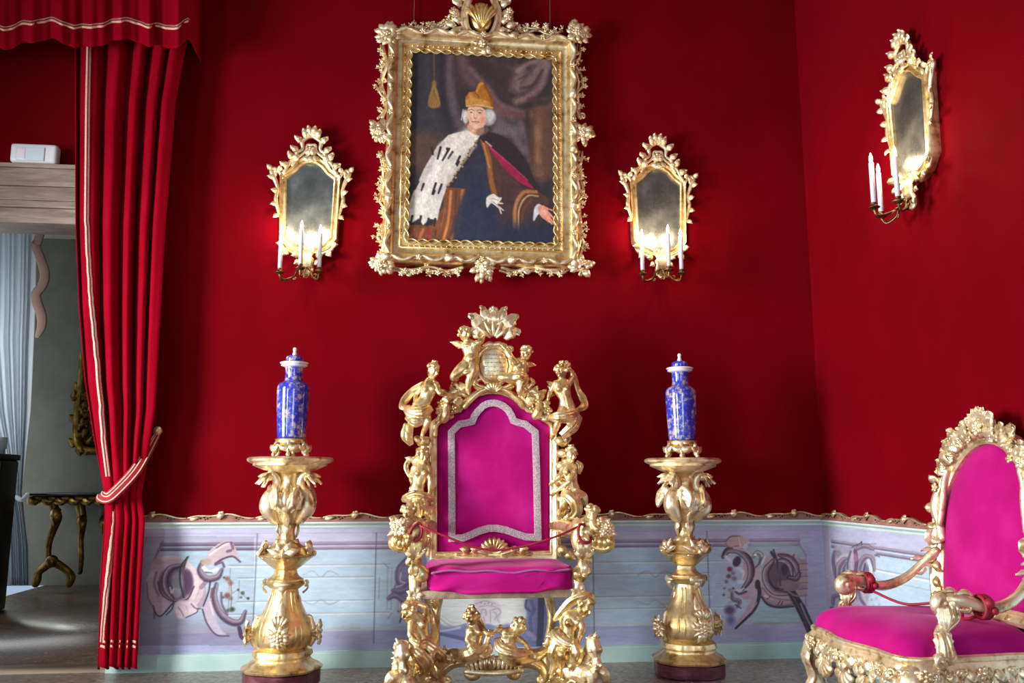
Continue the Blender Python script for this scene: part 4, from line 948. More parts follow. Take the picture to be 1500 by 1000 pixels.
# mouldings
rect = [(cxl, cz0), (cxr, cz0), (cxr, cz1), (cxl, cz1)]
def rectpath(e, n=60):                      # dense, softly serpentine rectangle
    a, b, c, d = cxl-e, cz0-e, cxr+e, cz1+e; return [(a, b), (c, b), (c, d), (a, d)]
g = G(); g.sweep(rectpath(0), [(-.006, .055), (-.006, .092), (.01, .098), (.03, .096), (.045, .112), (.052, .108), (.058, .098), (.085, .10), (.105, .118), (.122, .142), (.142, .148), (.155, .135), (.16, .10), (.16, .0)], X3, Z3, NW)
build(g, 'frame_moulding', M['gold'], parent=pf, angle=50)
g = G()                                     # pierced inner lattice
for (a, b) in (((cxl, cz0), (cxr, cz0)), ((cxr, cz0), (cxr, cz1)), ((cxr, cz1), (cxl, cz1)), ((cxl, cz1), (cxl, cz0))):
    a, b = A3((a[0], -.104, a[1])), A3((b[0], -.104, b[1])); d = nrm(b-a); s = np.cross(NW, d); L = np.linalg.norm(b-a); n = int(L/.075)
    for ph in (0, pi):
        g.tube([a+d*L*t+s*(.016*sin(2*pi*n/2*t+ph))*-1+s*(-.0) + NW*.004*cos(2*pi*n*t) for t in np.linspace(0, 1, n*6)], .0068, seg=5, sub=1)
    for k in range(n*2): g.ball(a+d*L*((k+.5)/(n*2))-s*(-.034)*-1, .007, nu=4, nv=6)
build(g, 'inner_lattice', M['gold_bright'], parent=pf)
# rocaille ridge on the moulding
g = G(); rr = random.Random(2)
for (a, b) in (((cxl-.13, cz0-.13), (cxr+.13, cz0-.13)), ((cxr+.13, cz0-.13), (cxr+.13, cz1+.13)), ((cxr+.13, cz1+.13), (cxl-.13, cz1+.13)), ((cxl-.13, cz1+.13), (cxl-.13, cz0-.13))):
    a, b = A3((a[0], -.15, a[1])), A3((b[0], -.15, b[1])); d = nrm(b-a); s = np.cross(NW, d); L = np.linalg.norm(b-a); n = int(L/.2)
    for k in range(n):
        t0, t1 = (k+.04)/n, (k+.96)/n
        g.tube([a+d*L*(t0+(t1-t0)*t)+s*.018*cos(2*pi*t)*1 for t in np.linspace(0, 1, 7)], [.006, .012, .016, .013, .016, .012, .006], seg=6, sub=3)
        c = a+d*L*k/n; flower(g, c+NW*.01, NW, .022, 5, k) if k % 2 else g.leaf([c-d*.04, c+NW*.02, c+d*.04], .05, NW, n=6, m=5, lobes=2)
build(g, 'rocaille_ridge', M['gold_pale'], parent=pf)
# open scrollwork round the outside, per side
Q = P_(-.07)
def vine(g, pts, seed, out, size=.075, step=2, r=.0115):
    rr = random.Random(seed); W = [Q(x, y, .02*sin(i*1.7)) for i, (x, y) in enumerate(pts)]
    g.tube(W, [r*(.8+.5*abs(sin(i*1.3))) for i in range(len(W))], seg=6, sub=4)
    C = catmull(W, 4)
    for i in range(2, len(C)-2, step):
        d = nrm(C[i+1]-C[i-1]); o = nrm(A3(out)*(.9+.3*rr.random())+d*(rr.random()-.5)*1.6+NW*.2)
        if rr.random() < .62: sprig(g, C[i], o, NW, size*(.6+.6*rr.random()), rr.random()*99)
        elif rr.random() < .5: flower(g, C[i]+o*.02+NW*.015, NW, .022, 5, i)
        else: g.tube(scroll_from(C[i], o, NW, .02+.012*rr.random(), 1 if rr.random() < .5 else -1, .9, 8), [.009]*7+[.012], seg=6, sub=2)
for nm, pts, out, sd in (('left', [(561, 66), (566, 95), (559, 122), (567, 150), (560, 172)], (-.6, 0, .0), 11), ('left', [(559, 222), (568, 250), (560, 280), (567, 312), (560, 345), (565, 376)], (-.7, 0, 0), 12),
                         ('right', [(846, 66), (841, 95), (848, 122), (841, 150), (849, 172)], (.7, 0, 0), 13), ('right', [(849, 222), (842, 250), (849, 280), (843, 312), (850, 345), (845, 376)], (.7, 0, 0), 14),
                         ('top', [(586, 44), (605, 50), (622, 42), (640, 46), (656, 40), (668, 30)], (0, 0, .7), 15), ('top', [(824, 46), (806, 52), (788, 44), (770, 48), (752, 42), (742, 30)], (0, 0, .7), 16),
                         ('bottom', [(578, 392), (604, 396), (630, 391), (655, 397), (678, 392)], (0, 0, -.5), 17), ('bottom', [(834, 392), (806, 396), (780, 391), (755, 397), (735, 392)], (0, 0, -.5), 18)):
    g = G(); vine(g, pts, sd, out, .06 if nm != 'bottom' else .045); vine(g, [(x+out[0]*6+3*sin(i*2.2), y-out[2]*6+3*sin(i*1.9)) for i, (x, y) in enumerate(catmull([(a, b, 0) for a, b in pts], 2)[:, :2])], sd+50, out, .05, 3, .009); build(g, nm+'_scrollwork', M['gold_pale'], parent=pf)
def cluster(cx, cy, R, n, seed, mat, nm, dirs=None, size=.085):
    rr = random.Random(seed); g = G()
    for k in range(n):
        a = rr.random()*2*pi; rad = R*math.sqrt(rr.random())*.6; q = Q(cx+rad*cos(a), cy-rad*sin(a), .05*(1-rad/R)+.02)
        o = nrm(A3((cos(a), -.35, sin(a)))+(A3(dirs) if dirs is not None else 0)); s = size*(.6+.7*rr.random())
        if k % 4 == 3: flower(g, q+NW*.02, nrm(NW+o*.4), .022+.01*rr.random(), 5, k)
        else: g.leaf([q, q+o*s*.5+NW*s*.25, q+o*s-NW*s*.05, q+o*s*1.15-NW*s*.3], s*.62, NW, n=8, m=5, lobes=2, depth=.22, thick=.18)
    return build(g, nm, mat, parent=pf)
cluster(568, 50, 17, 44, 21, M['gold_pale'], 'corner_ornament', (-.3, 0, .5), size=.052); cluster(846, 50, 17, 44, 22, M['gold_pale'], 'corner_ornament', (.3, 0, .5), size=.052)
cluster(558, 388, 13, 35, 23, M['gold_pale'], 'corner_ornament', size=.052); cluster(852, 390, 13, 35, 24, M['gold_pale'], 'corner_ornament', size=.052)
cluster(557, 192, 14, 39, 25, M['gold_pale'], 'side_rosette', size=.052); cluster(853, 196, 14, 39, 26, M['gold_pale'], 'side_rosette', size=.052)
cluster(709, 394, 16, 44, 27, M['gold_pale'], 'bottom_ornament', (0, 0, -.2), size=.052)
cluster(708, 66, 8, 17, 29, M['gold_pale'], 'top_leaf', (0, 0, -.3), size=.052)
g = G()                                     # crest: shell cartouche with acanthus flanks
c = Q(705, 24, .07); g.ball(Q(705, 26, .03), (.088, .05, .12))
g.fan(Q(705, 44, .06), X3, Z3, NW, .20, radians(50), radians(130), ribs=7, r0=.08, dome=.22, thick=.03)
build(g, 'crest_shell', M['gold_bright'], parent=pf)
g = G(); rr = random.Random(31)
for sg in (-1, 1):
    W = [Q(705+sg*x, y, .05) for x, y in ((2, 54), (14, 50), (21, 36), (22, 18), (17, 2), (11, -14), (4, -22))]
    g.tube(W, [.02, .022, .019, .021, .019, .02, .02], seg=8, sub=4)
    g.tube([w+A3((sg*.028, .01, 0)) for w in W], [.012, .016, .014, .017, .014, .012, .01], seg=6, sub=4)
    for k, (x, y, dx, dz) in enumerate(((24, 45, 1, -.1), (28, 34, 1, .5), (30, 22, 1, .2), (28, 10, 1, .6), (24, 2, .8, .8), (26, -10, 1, .6), (36, 40, 1, .3), (33, 28, .6, .8), (16, -20, .4, 1))):
        q = Q(705+sg*x, y, .03); o = nrm((sg*dx, -.25, dz)); s = .075
        g.leaf([q, q+o*s*.5+NW*.02, q+o*s, q+o*s*1.2+NW*.012], s*.6, NW, n=8, m=5, lobes=2)
        if k % 3 == 1: flower(g, q+o*s*.9+NW*.02, NW, .024, 5, k)
build(g, 'crest_scrolls', M['gold_pale'], parent=pf)
for x in (606, 806):
    a = U(x, 46, -.03); g = G(); g.tube([(a[0], -.03, a[2]-.05), (a[0], -.012, 5.3)], .0025, seg=5, sub=2); build(g, 'hanging_wire', M['wire'], parent=pf)

# ------------------------------------------------------------------ mirror sconces with three candles
YM = -.05
o0 = U(455, 310, 0)
mr = empty('mirror_sconce', o0, 'gilt mirror with three candles left of the portrait, above the left pedestal', 'mirror', 'gilt mirror sconces')
L_ = P_(YM)
gl = [(417.5, 261), (430, 252), (438, 243), (446, 237.5), (455, 235.5), (464, 237.5), (472, 243), (480, 252), (492, 261), (489.5, 346), (479, 360), (467, 365), (443, 366), (430, 361), (419.5, 350)]
W = [L_(*q) for q in gl]; P2 = [(w[0], w[2]) for w in W]
cx = (P2[0][0]+P2[8][0])/2; P2 = [((a+(2*cx-P2[(8-i) % 15 if i <= 8 else 8-i+15][0]))/2, (b+P2[(8-i) % 15 if i <= 8 else 8-i+15][1])/2) for i, (a, b) in enumerate(P2)]
mirx = cx
g = G(); g.plate([(a, b) for a, b in P2][::-1], X3, Z3, NW, .006, (0, -.035, 0)); build(g, 'mirror_glass', M['mirror'], parent=mr, smooth=False)
g = G(); g.sweep(P2, [(.012, .034), (.012, .06), (.004, .066), (-.006, .056), (-.014, .056), (-.020, .066), (-.030, .070), (-.036, .056), (-.038, .0)], X3, Z3, NW); build(g, 'mirror_frame', M['gold'], parent=mr, angle=45)
wx = lambda x: x-(455-455)
LS = lambda sg, x, y, d=0.0: A3((mirx+sg*(x-455)*.00478, -.05-d, L_(455, y)[2]))
g = G()
for sg in (-1, 1):                          # pierced crest
    a = [LS(sg, x, y, .01) for x, y in ((494, 256), (486, 240), (478, 236), (477, 226), (468, 220), (469, 208), (460, 202), (455, 200))]
    g.tube(a, [.014, .016, .013, .018, .013, .018, .016, .018], seg=7, sub=4)
    a = [LS(sg, x, y, .015) for x, y in ((482, 244), (474, 232), (468, 228), (462, 222), (461, 214), (455, 214))]
    g.tube(a, [.012, .014, .011, .013, .01, .012], seg=6, sub=4)
    for k, (x, y, dx, dz) in enumerate(((488, 246, .9, .4), (482, 235, .5, .9), (475, 224, .8, .6), (470, 210, .8, .7), (463, 202, .4, 1), (478, 238, -.2, 1), (462, 228, -.6, .4), (457, 198, .3, 1), (466, 232, -.5, -.4))):
        q = LS(sg, x, y, .02); o = nrm((sg*dx, -.3, dz)); s = .05; g.leaf([q, q+o*s*.5+NW*.015, q+o*s, q+o*s*1.2+NW*.01], s*.75, NW, n=7, m=5, lobes=2)
    g.tube(scroll_from(LS(sg, 461, 200, .02), A3((sg*.3, 0, 1)), NW, .016, -sg, 1, 8), [.012]*8, seg=6, sub=2)
q = LS(1, 455, 222, .02); flower(g, q, NW, .035, 6, 1); g.fan(LS(1, 455, 204, .02), X3, Z3, NW, .075, radians(35), radians(145), ribs=5); g.ball(LS(1, 455, 236, .03), (.03, .02, .022))
build(g, 'crest', M['gold_pale'], parent=mr)
for sg in (-1, 1):                          # side scrolls
    g = G(); a = [LS(sg, x, y) for x, y in ((496, 322), (501, 306), (504, 292), (502, 278), (507, 264), (512, 254))]
    g.tube(a+scroll_from(a[-1], a[-1]-a[-2], NW, .026, 1*sg, .85, 8)[1:], [.008, .013, .016, .013, .017, .016]+[.014]*7, seg=7, sub=3)
    g.tube([LS(sg, x, y) for x, y in ((496, 262), (500, 254), (505, 250), (506, 258))], [.014, .014, .013, .012], seg=6)
    for x, y, dx, dz in ((503, 300, 1, -.3), (503, 282, 1, .2), (509, 262, 1, .1), (500, 316, .8, -.8), (513, 250, .7, .8), (500, 252, -.2, 1)):
        q = LS(sg, x, y, .01); o = nrm((sg*dx, -.3, dz)); s = .042; g.leaf([q, q+o*s*.5+NW*.012, q+o*s], s*.75, NW, n=6, m=5, lobes=2)
    build(g, 'side_scroll', M['gold_pale'], parent=mr)
g = G()                                     # bottom drop
for sg in (-1, 1):
    g.tube([LS(sg, x, y) for x, y in ((493, 358), (488, 366), (478, 370), (470, 376))], [.012, .015, .013, .016], seg=6)
    g.tube(scroll_from(LS(sg, 457, 372, .01), A3((sg, 0, -.4)), NW, .03, sg, 1.0, 9), [.014]*8+[.016], seg=6, sub=2)
    for x, y, dx, dz in ((490, 360, .9, .1), (484, 370, .6, -.7), (465, 384, .8, -.5), (460, 394, .4, -1), (468, 374, .9, -.3)):
        q = LS(sg, x, y, .02); o = nrm((sg*dx, -.3, dz)); s = .05; g.leaf([q, q+o*s*.5+NW*.015, q+o*s], s*.75, NW, n=7, m=5, lobes=2)
g.leaf([LS(1, 455, 368, .02), LS(1, 455, 384, .05), LS(1, 455, 400, .02), LS(1, 455, 408, .03)], .08, NW, n=10, m=7)
build(g, 'bottom_leaf', M['gold_pale'], parent=mr)
CAND = [(-.165, .17), (-.01, .30), (.105, .22)]
zc = U(440, 394, -.27)[2]
for dx, dy in CAND:
    g = G(); e = A3((mirx+dx, -dy, zc)); s = LS(1, 455, 392, .02)
    mid = (s+e)/2
    g.tube([s, s+A3((dx*.3, -.05, -.03)), mid+A3((0, 0, -.055)), e+A3((-dx*.1, .02, -.05)), e+A3((0, 0, -.015))], [.01, .009, .008, .008, .009], seg=6)
    g.tube(scroll_from(mid+A3((0, 0, -.05)), A3((dx, -.05, -.2)), nrm((0, -1, .2)), .018, 1, .9, 8), .006, seg=5, sub=2)
    g.leaf([mid+A3((0, 0, -.05)), mid+A3((dx*.3, -.02, -.075)), mid+A3((dx*.5, -.02, -.06))], .03, Z3, n=6, m=5, lobes=2)
    arm = build(g, 'candle_arm', M['bronze'], parent=mr)
    g = G(); g.lathe([(.004, -.018), (.012, -.014), (.03, -.004), (.033, 0), (.03, .003), (.017, .004), (.016, .022), (.019, .026), (.0155, .027)], e, seg=20); build(g, 'socket', M['bronze'], parent=arm)
def dupe2(root, loc, rz, label):
    r = dup(root, loc, label, rz); return r
mR = dup(mr, U(963, 316, 0), 'gilt mirror with three candles right of the portrait, above the right pedestal')
mS = dup(mr, UX(1345, 188, XR)-A3((0, 0, 0)), 'gilt mirror with three candles on the right hand wall', rz=-pi/2)
# candles stand in the sockets and can be lifted out
cd0 = None
NAM = ['leftmost', 'middle', 'right']
def candle(loc):
    c = empty('candle', loc, '', 'candle', 'lit white candles on the mirror sconces')
    g = G(); g.lathe([(.0145, 0), (.0145, .235), (.013, .243), (.006, .246)], loc, seg=16); build(g, 'wax_stick', M['candle'], parent=c)
    g = G(); g.lathe([(.002, .243), (.009, .252), (.0115, .262), (.009, .278), (.004, .294), (.001, .302)], loc, seg=14); build(g, 'flame', M['flame'], parent=c)
    return c
lamps = []
for rt, rz, where in ((mr, 0, 'left mirror sconce on the back wall'), (mR, 0, 'right mirror sconce on the back wall'), (mS, -pi/2, 'mirror sconce on the right hand wall')):
    order = []
    for i, (dx, dy) in enumerate(CAND):
        l = A3((mirx+dx, -dy, zc+.0275))-A3(o0); l = A3((l[0]*cos(rz)-l[1]*sin(rz), l[0]*sin(rz)+l[1]*cos(rz), l[2]))+A3(rt.location)
        if cd0 is None: cd0 = candle(l); c = cd0
        else: c = dup(cd0, l)
        order.append((proj(l)[0], c))
        lamps.append(l+A3((0, 0, .27)))
    for w_, (_, c) in zip(('leftmost', 'middle', 'rightmost'), sorted(order, key=lambda t: t[0])): c['label'] = w_+' lit white candle of the three on the '+where
# ------------------------------------------------------------------ gilt pedestals with blue jars
YTB = -.45
def sq(pw): return lambda t, z: 1/((abs(cos(t))**pw+abs(sin(t))**pw)**(1/pw))
def pedestal():
    k = np.linalg.norm(U(423, 800, YTB)-U(422, 800, YTB)); zp = lambda y: U(422, y, YTB)[2]
    ax = U(425.5, 672, YTB)[0]
    root = empty('pedestal', (ax, YTB, 0), 'gilded carved pedestal left of the throne holding a blue jar', 'pedestal', 'gilded pedestals beside the throne')
    C0 = A3((ax, YTB, 0)); z0 = 0
    zpl = U(420, 986, YTB-.24)[2]
    def pr(L): return [(r*k, zp(y)) for r, y in L]
    g = G(); f = sq(3.2); f8 = lambda t, z: f(t+pi/4, z)
    g.lathe([(.205, 0), (.213, .01), (.213, zpl-.03), (.205, zpl-.025)], C0, seg=64, fn=lambda t, z: sq(2.6)(t+pi/8, z)*(1+.03*cos(8*t))); build(g, 'plinth', M['plinth'], parent=root, angle=35)
    g = G(); a = zpl; h = zp(948)-a
    g.lathe([(.206, a-.026), (.224, a-.02), (.229, a-.008), (.222, a), (.2, a+.006), (.185, a+.02), (.160, a+h*.38), (.158, a+h*.5), (.163, a+h*.56), (.170, a+h*.64), (.168, a+h*.8), (.165, a+h*.92), (.14, a+h), (.10, a+h)], C0, seg=72, fn=lambda t, z: sq(2.4)(t+pi/8, z)*(1+.025*cos(8*t)))
    build(g, 'base_moulding', M['gold'], parent=root, angle=40)
    g = G()
    body = pr([(31, 950), (36, 943), (38.5, 932), (38, 920), (34, 906), (28, 893), (22.5, 880), (19, 868), (18, 861)])
    g.lathe(body, C0, seg=72, sub=3, fn=lambda t, z: (1+.07*cos(4*t))*sq(2.5)(t, z))
    led = pr([(20, 862), (28.5, 856), (29.5, 852), (27, 850), (27, 847.5), (24, 846), (19, 842), (17, 838), (16, 833)])
    g.lathe(led, C0, seg=64, fn=sq(1.35))
    dish = pr([(16, 834), (23, 829), (30, 823), (38, 817), (42, 814), (42, 811.5), (34, 809), (27, 803), (20, 797), (14, 791), (11, 784), (11, 776), (13, 769), (15.5, 764)])
    g.lathe(dish, C0, seg=72, sub=2, fn=lambda t, z: sq(1.45 if z < zp(800) else 1.9)(t, z))
    up = pr([(15, 765), (22, 752), (26.5, 740), (24, 728), (18, 714), (16, 702), (19, 694), (30, 689)])
    g.lathe(up, C0, seg=64, sub=3, fn=lambda t, z: 1+.14*cos(3*(t+pi/2)))
    build(g, 'shaft', M['gold'], parent=root, angle=45)
    g = G(); tp = pr([(28, 691), (40, 688), (50, 684), (56, 681.5), (55, 679), (59, 678), (64, 675.5), (65, 672.5), (63, 670.5), (60, 669.5), (20, 669.3)])
    g.lathe(tp, C0, seg=96, fn=lambda t, z: sq(1.75)(t, z)*(1-.035*abs(cos(2*t+pi/2))**.5))
    build(g, 'table_top', M['gold_pale'], parent=root, angle=35)
    # applied carving
    def on(a, r, y): return C0+A3((r*k*cos(a), r*k*sin(a), zp(y)))
    for q in range(3):                      # three winged dragon brackets
        a = -pi/2+(q+.5)*2*pi/3 if False else radians((200, 340, 90)[q]); d = A3((cos(a), sin(a), 0)); s_ = A3((-sin(a), cos(a), 0)); g = G()
        g.tube([on(a, r, y) for r, y in ((17, 762), (25, 752), (31, 742), (29, 728), (20, 716), (18, 706), (23, 697), (29, 693))], [.03, .045, .052, .045, .035, .03, .028, .024], seg=9, sub=4)
        h = on(a, 31, 698); g.ball(h, (.034, .026, .026), ax=[d, s_, Z3]); g.tube([h, h+d*.03-Z3*.012, h+d*.05-Z3*.03], [.022, .017, .01], seg=7)
        for sg in (-1, 1):
            for L, o in ((.085, d*.9+s_*sg*.5-Z3*.5), (.075, d*.8+s_*sg*.9+Z3*.1), (.07, d*.6+s_*sg*.6-Z3*1.1), (.06, d*.3+s_*sg*1.1-Z3*.4)):
                o = nrm(o); b = h+s_*sg*.012; g.leaf([b, b+o*L*.5+Z3*.012, b+o*L-Z3*.01], L*.6, Z3+d, n=7, m=5, lobes=2)
            q0 = on(a, 26, 728)+s_*sg*.03; g.leaf([q0, q0+s_*sg*.05+Z3*.03, q0+s_*sg*.09-Z3*.02, q0+s_*sg*.1-Z3*.07], .075, d, n=10, m=7)
        for j in range(5):
            q0 = on(a, 30-2.5*abs(j-1.5), 752-j*7)+d*.03; g.ball(q0, (.02, .016, .018), ax=[s_, d, Z3], nu=5, nv=8)
        g.tube([on(a, 24, 764), on(a, 27, 757), on(a, 22, 750)], [.012, .02, .012], seg=6)
        build(g, 'dragon_bracket', M['gold_pale'], parent=root)
    g = G(); c = C0+A3((0, -.115, zp(738))); g.ball(c, (.05, .03, .06)); g.fan(c-Z3*.05, X3, Z3, A3((0, -1, 0)), .13, radians(40), radians(140), ribs=5, dome=.3)
    for sg in (-1, 1): g.leaf([c+X3*sg*.02-Z3*.03, c+X3*sg*.06, c+X3*sg*.07+Z3*.07, c+X3*sg*.04+Z3*.1], .06, NW, n=10, m=7)
    g.leaf([c+Z3*.04+NW*.0, c+Z3*.1+A3((0, .04, 0)), c+Z3*.18+A3((0, .055, 0))], .055, NW, n=10, m=7)
    g.leaf([c-Z3*.05, c-Z3*.1+A3((0, .04, 0)), c-Z3*.15+A3((0, .055, 0))], .05, NW, n=10, m=7)
    build(g, 'front_mask', M['gold_pale'], parent=root)
    for q in range(4):                      # dish flowers and curled lips
        g = G()
        a = -pi/2+q*pi/2; d = A3((cos(a), sin(a), 0)); s_ = A3((-sin(a), cos(a), 0)); b = on(a, 34, 812)+d*.0
        g.tube(scroll_from(on(a, 40, 813), d, s_, .014, -1, .9, 8), .009, seg=6, sub=2)
        b = on(a, 26, 808)+d*.02
        flower(g, b+Z3*.012, nrm(d+Z3*.3), .05, 6, q)
        for sg in (-1, 1):
            for L, o in ((.10, s_*sg+Z3*.25), (.08, s_*sg*.6+Z3*.9), (.075, s_*sg*.8-Z3*.4)):
                o = nrm(o+d*.15); g.leaf([b, b+o*L*.5+d*.015, b+o*L-d*.01], L*.55, d+Z3*.4, n=7, m=5, lobes=2)
        g.leaf([on(a, 14, 790), on(a, 15, 797)+d*.01, on(a, 24, 804)], .06, d+Z3*.5, n=8, m=5)
        g.leaf([on(a, 14.5, 768), on(a, 12.5, 777)+d*.012, on(a, 12, 787)], .05, d, n=8, m=5)
        build(g, 'dish_flower', M['gold_pale'], parent=root); g = G()
        b = on(a, 22, 853)+d*.035; g.leaf([b-s_*.05, b+d*.012, b+s_*.05], .035, d, n=7, m=5, lobes=2); g.leaf([b+Z3*.0, b-Z3*.03+d*.01, b-Z3*.06-d*.02], .04, d, n=7, m=5, lobes=2)
        build(g, 'ledge_leaf', M['gold_pale'], parent=root)
    for q in range(4):                      # shells and rosettes on the pear body
        a = -pi/2+q*pi/2; d = A3((cos(a), sin(a), 0)); s_ = A3((-sin(a), cos(a), 0)); b = on(a, 41, 926); g = G()
        if q in (0, 2):
            rr = random.Random(3)
            for j in range(11):
                t = 2*pi*j/11+.2; o = nrm(s_*cos(t)+Z3*sin(t)); L = .07+.02*rr.random(); g.leaf([b+o*.012+d*.01, b+o*L*.55+d*.028, b+o*L+d*.0], L*.5, d, n=7, m=5, lobes=2)
            flower(g, b+d*.028, d, .032, 6, 2)
            g.fan(b+Z3*.04+d*.005, s_, Z3, d, .085, radians(45), radians(135), ribs=5, dome=.25); g.leaf([b+Z3*.1-d*.03, b+Z3*.15-d*.05, b+Z3*.2-d*.085], .04, d, n=7, m=5)
        else:
            for j in range(9):
                t = 2*pi*j/9; o = nrm(s_*cos(t)+Z3*sin(t)+d*.5); L = .085; g.leaf([b+o*.01+d*.0, b+o*L*.55+d*.03, b+o*L+d*.005], L*.55, d, n=7, m=5, lobes=2)
            flower(g, b+d*.03, d, .045, 6, 2)
            g.tube([on(a, 40, 945), on(a, 44, 934), on(a, 43, 920)]+scroll_from(on(a, 40, 908), Z3+d*.3, s_, .022, -1 , .9, 8), [.012, .02, .02]+[.014]*8, seg=7, sub=3)
            g.tube([on(a, 34, 908), on(a, 27, 893), on(a, 23, 883)]+scroll_from(on(a, 22, 876), Z3+d*.4, s_, .012, -1, .8, 6), [.012, .011, .01]+[.009]*6, seg=6, sub=3)
        build(g, 'body_rosette', M['gold_pale'], parent=root)
    g = G()
    for q in range(4):
        a = -pi/4+q*pi/2
        for da in (-.22, .22):
            g.tube([on(a+da*.6, r*.97, y) for r, y in ((31, 945), (38, 932), (37, 918), (31, 902), (23.5, 884), (19, 866))], [.008, .011, .011, .01, .009, .007], seg=6)
    build(g, 'body_ribs', M['gold_bright'], parent=root)
    return root, ax, zp(669.3), k
ped, PAX, PTZ, PK = pedestal()
axR = U(1000, 672, YTB)[0]
ped2 = dup(ped, (axR, YTB, 0), 'gilded carved pedestal right of the throne holding a blue jar', rz=radians(14))
def jar(ax):
    b = A3((ax, YTB, PTZ)); k = PK; zp = lambda y: U(428, y, YTB)[2]-U(428, 667, YTB)[2]
    st = empty('jar_stand', b, 'low pierced gilt stand under the blue jar on the left pedestal', 'stand', 'gilt jar stands')
    g = G(); g.lathe([(20*k, zp(648)), (23.5*k, zp(646)), (23*k, zp(643)), (24*k, zp(641)), (22*k, zp(640.2)), (15*k, zp(640.2))], b, seg=48); g.lathe([(21*k, zp(657)), (24*k, zp(655)), (23*k, zp(652)), (19*k, zp(648))], b, seg=48)
    build(g, 'ring', M['gold'], parent=st, angle=40)
    for q in range(6):
        a = -pi/2+q*pi/3; d = A3((cos(a), sin(a), 0)); s_ = A3((-sin(a), cos(a), 0)); g = G()
        p0 = b+d*22*k+Z3*zp(645); p1 = b+d*25*k+Z3*zp(654); p2 = b+d*23*k+Z3*zp(660); p3 = b+d*27*k+Z3*(.0145)
        g.tube([p0, p1, p2, p3], [.012, .016, .012, .011], seg=7, sub=4); g.ball(p3, .014, nu=5, nv=8)
        g.tube(scroll_from(p1, d+Z3*.2, s_, .016, 1, .9, 8), .008, seg=6, sub=2)
        for sg in (-1, 1): g.leaf([p1+d*.012, p1+s_*sg*.035+d*.014, p1+s_*sg*.06+Z3*.02], .035, d, n=7, m=5, lobes=2)
        build(g, 'foot', M['gold_pale'], parent=st)
    j = empty('lidded_jar', b+Z3*zp(639.5), 'tall blue porcelain lidded jar on the left pedestal', 'jar', 'blue porcelain lidded jars')
    g = G(); L = [(17, 640), (20.5, 639), (21.2, 636), (22.3, 620), (23.5, 600), (24.3, 580), (24.4, 568), (23, 562), (19, 558.5), (14.5, 556), (13.2, 552), (13, 546), (13.6, 539), (14.2, 535)]
    g.lathe([(r*k, zp(y)) for r, y in L], b, seg=48, sub=3); build(g, 'body', M['porcelain'], parent=j)
    g = G(); g.lathe([(r*k, zp(y)) for r, y in [(13, 536), (16, 535), (20, 533.5), (20, 532.6), (14, 532)]], b, seg=40); build(g, 'lip', M['porcelain_white'], parent=j)
    g = G(); g.lathe([(r*k, zp(y)) for r, y in [(14, 532.2), (21, 530.6), (21.8, 529.4), (20.6, 528.6), (13, 528.2)]], b, seg=40); ri = build(g, 'lid', M['porcelain_white'], parent=j)
    g = G(); g.lathe([(r*k, zp(y)) for r, y in [(12.6, 528.4), (13, 524), (12.4, 520.5), (8, 518.5), (2.5, 517.8)]], b, seg=40, sub=2); build(g, 'lid_dome', M['porcelain'], parent=ri)
    g = G(); g.lathe([(r*k, zp(y)) for r, y in [(3.6, 518.2), (3.2, 515), (2.3, 512.5), (3.1, 510), (2.7, 507.6), (1, 506.4)]], b, seg=20, sub=2); build(g, 'finial', M['porcelain_white'], parent=ri)
    return st, j
js, jj = jar(PAX)
d_ = A3((axR-PAX, 0, 0))
js2 = dup(js, A3(js.location)+d_, 'low pierced gilt stand under the blue jar on the right pedestal', rz=radians(-20)); jj2 = dup(jj, A3(jj.location)+d_, 'tall blue porcelain lidded jar on the right pedestal', rz=radians(130))
# ------------------------------------------------------------------ the throne
YTb, YTf = -.42, -1.0
c1 = lambda a, b: (540+.26*a, 430+.26*b)
c2 = lambda a, b: (540+.36*a, 640+.36*b)
c3 = lambda a, b: (570+.2*a, 640+.2*b)
c4 = lambda a, b: (790+.2*a, 640+.2*b)
c5 = lambda a, b: (560+.16*a, 840+.16*b)
c6 = lambda a, b: (720+.16*a, 840+.16*b)
def frame_(c, Y):
    def f(a, b, d=0.0):
        x, y = c(a, b); return U(x, y, Y-d)
    return f
XT = U(722, 833, YTf)[0]
th = empty('throne', (XT, -.7, 0), 'gilded throne crowded with carved figures, magenta velvet seat, below the portrait', 'throne')

def superbox(c, r, e=.28, nu=40, nv=72, fn=None):
    """soft cushion block"""
    pw = lambda v, q: math.copysign(abs(v)**q, v); A = []
    for i in range(nu+1):
        ph = -pi/2*.999+pi*.999*i/nu; row = []
        for j in range(nv):
            t = 2*pi*j/nv; n = A3((pw(cos(ph), e)*pw(cos(t), e), pw(cos(ph), e)*pw(sin(t), e), pw(sin(ph), e)))
            q = A3(c)+n*A3(r); row.append(fn(q, n) if fn else q)
        A.append(row)
    g = G(); g.grid(np.array(A), cv=True, flip=True); g.F.append(tuple(reversed(range(nv)))); g.F.append(tuple(nu*nv+j for j in range(nv))); return g
def disc(outline, Y, dome, n=9, edge=0):
    """upholstered panel: outline px, swelling towards the room"""
    C = np.array([U(x, y, Y) for x, y in outline]); cen = C.mean(0); A = []
    for i in range(n+1):
        t = 1-i/n*.999; h = dome*(1-t**4)
        A.append([cen+(q-cen)*t+A3((0, -h, 0)) for q in C])
    A.insert(0, [q+A3((0, .05, 0)) for q in C])
    return G().grid(np.array(A), cv=True)

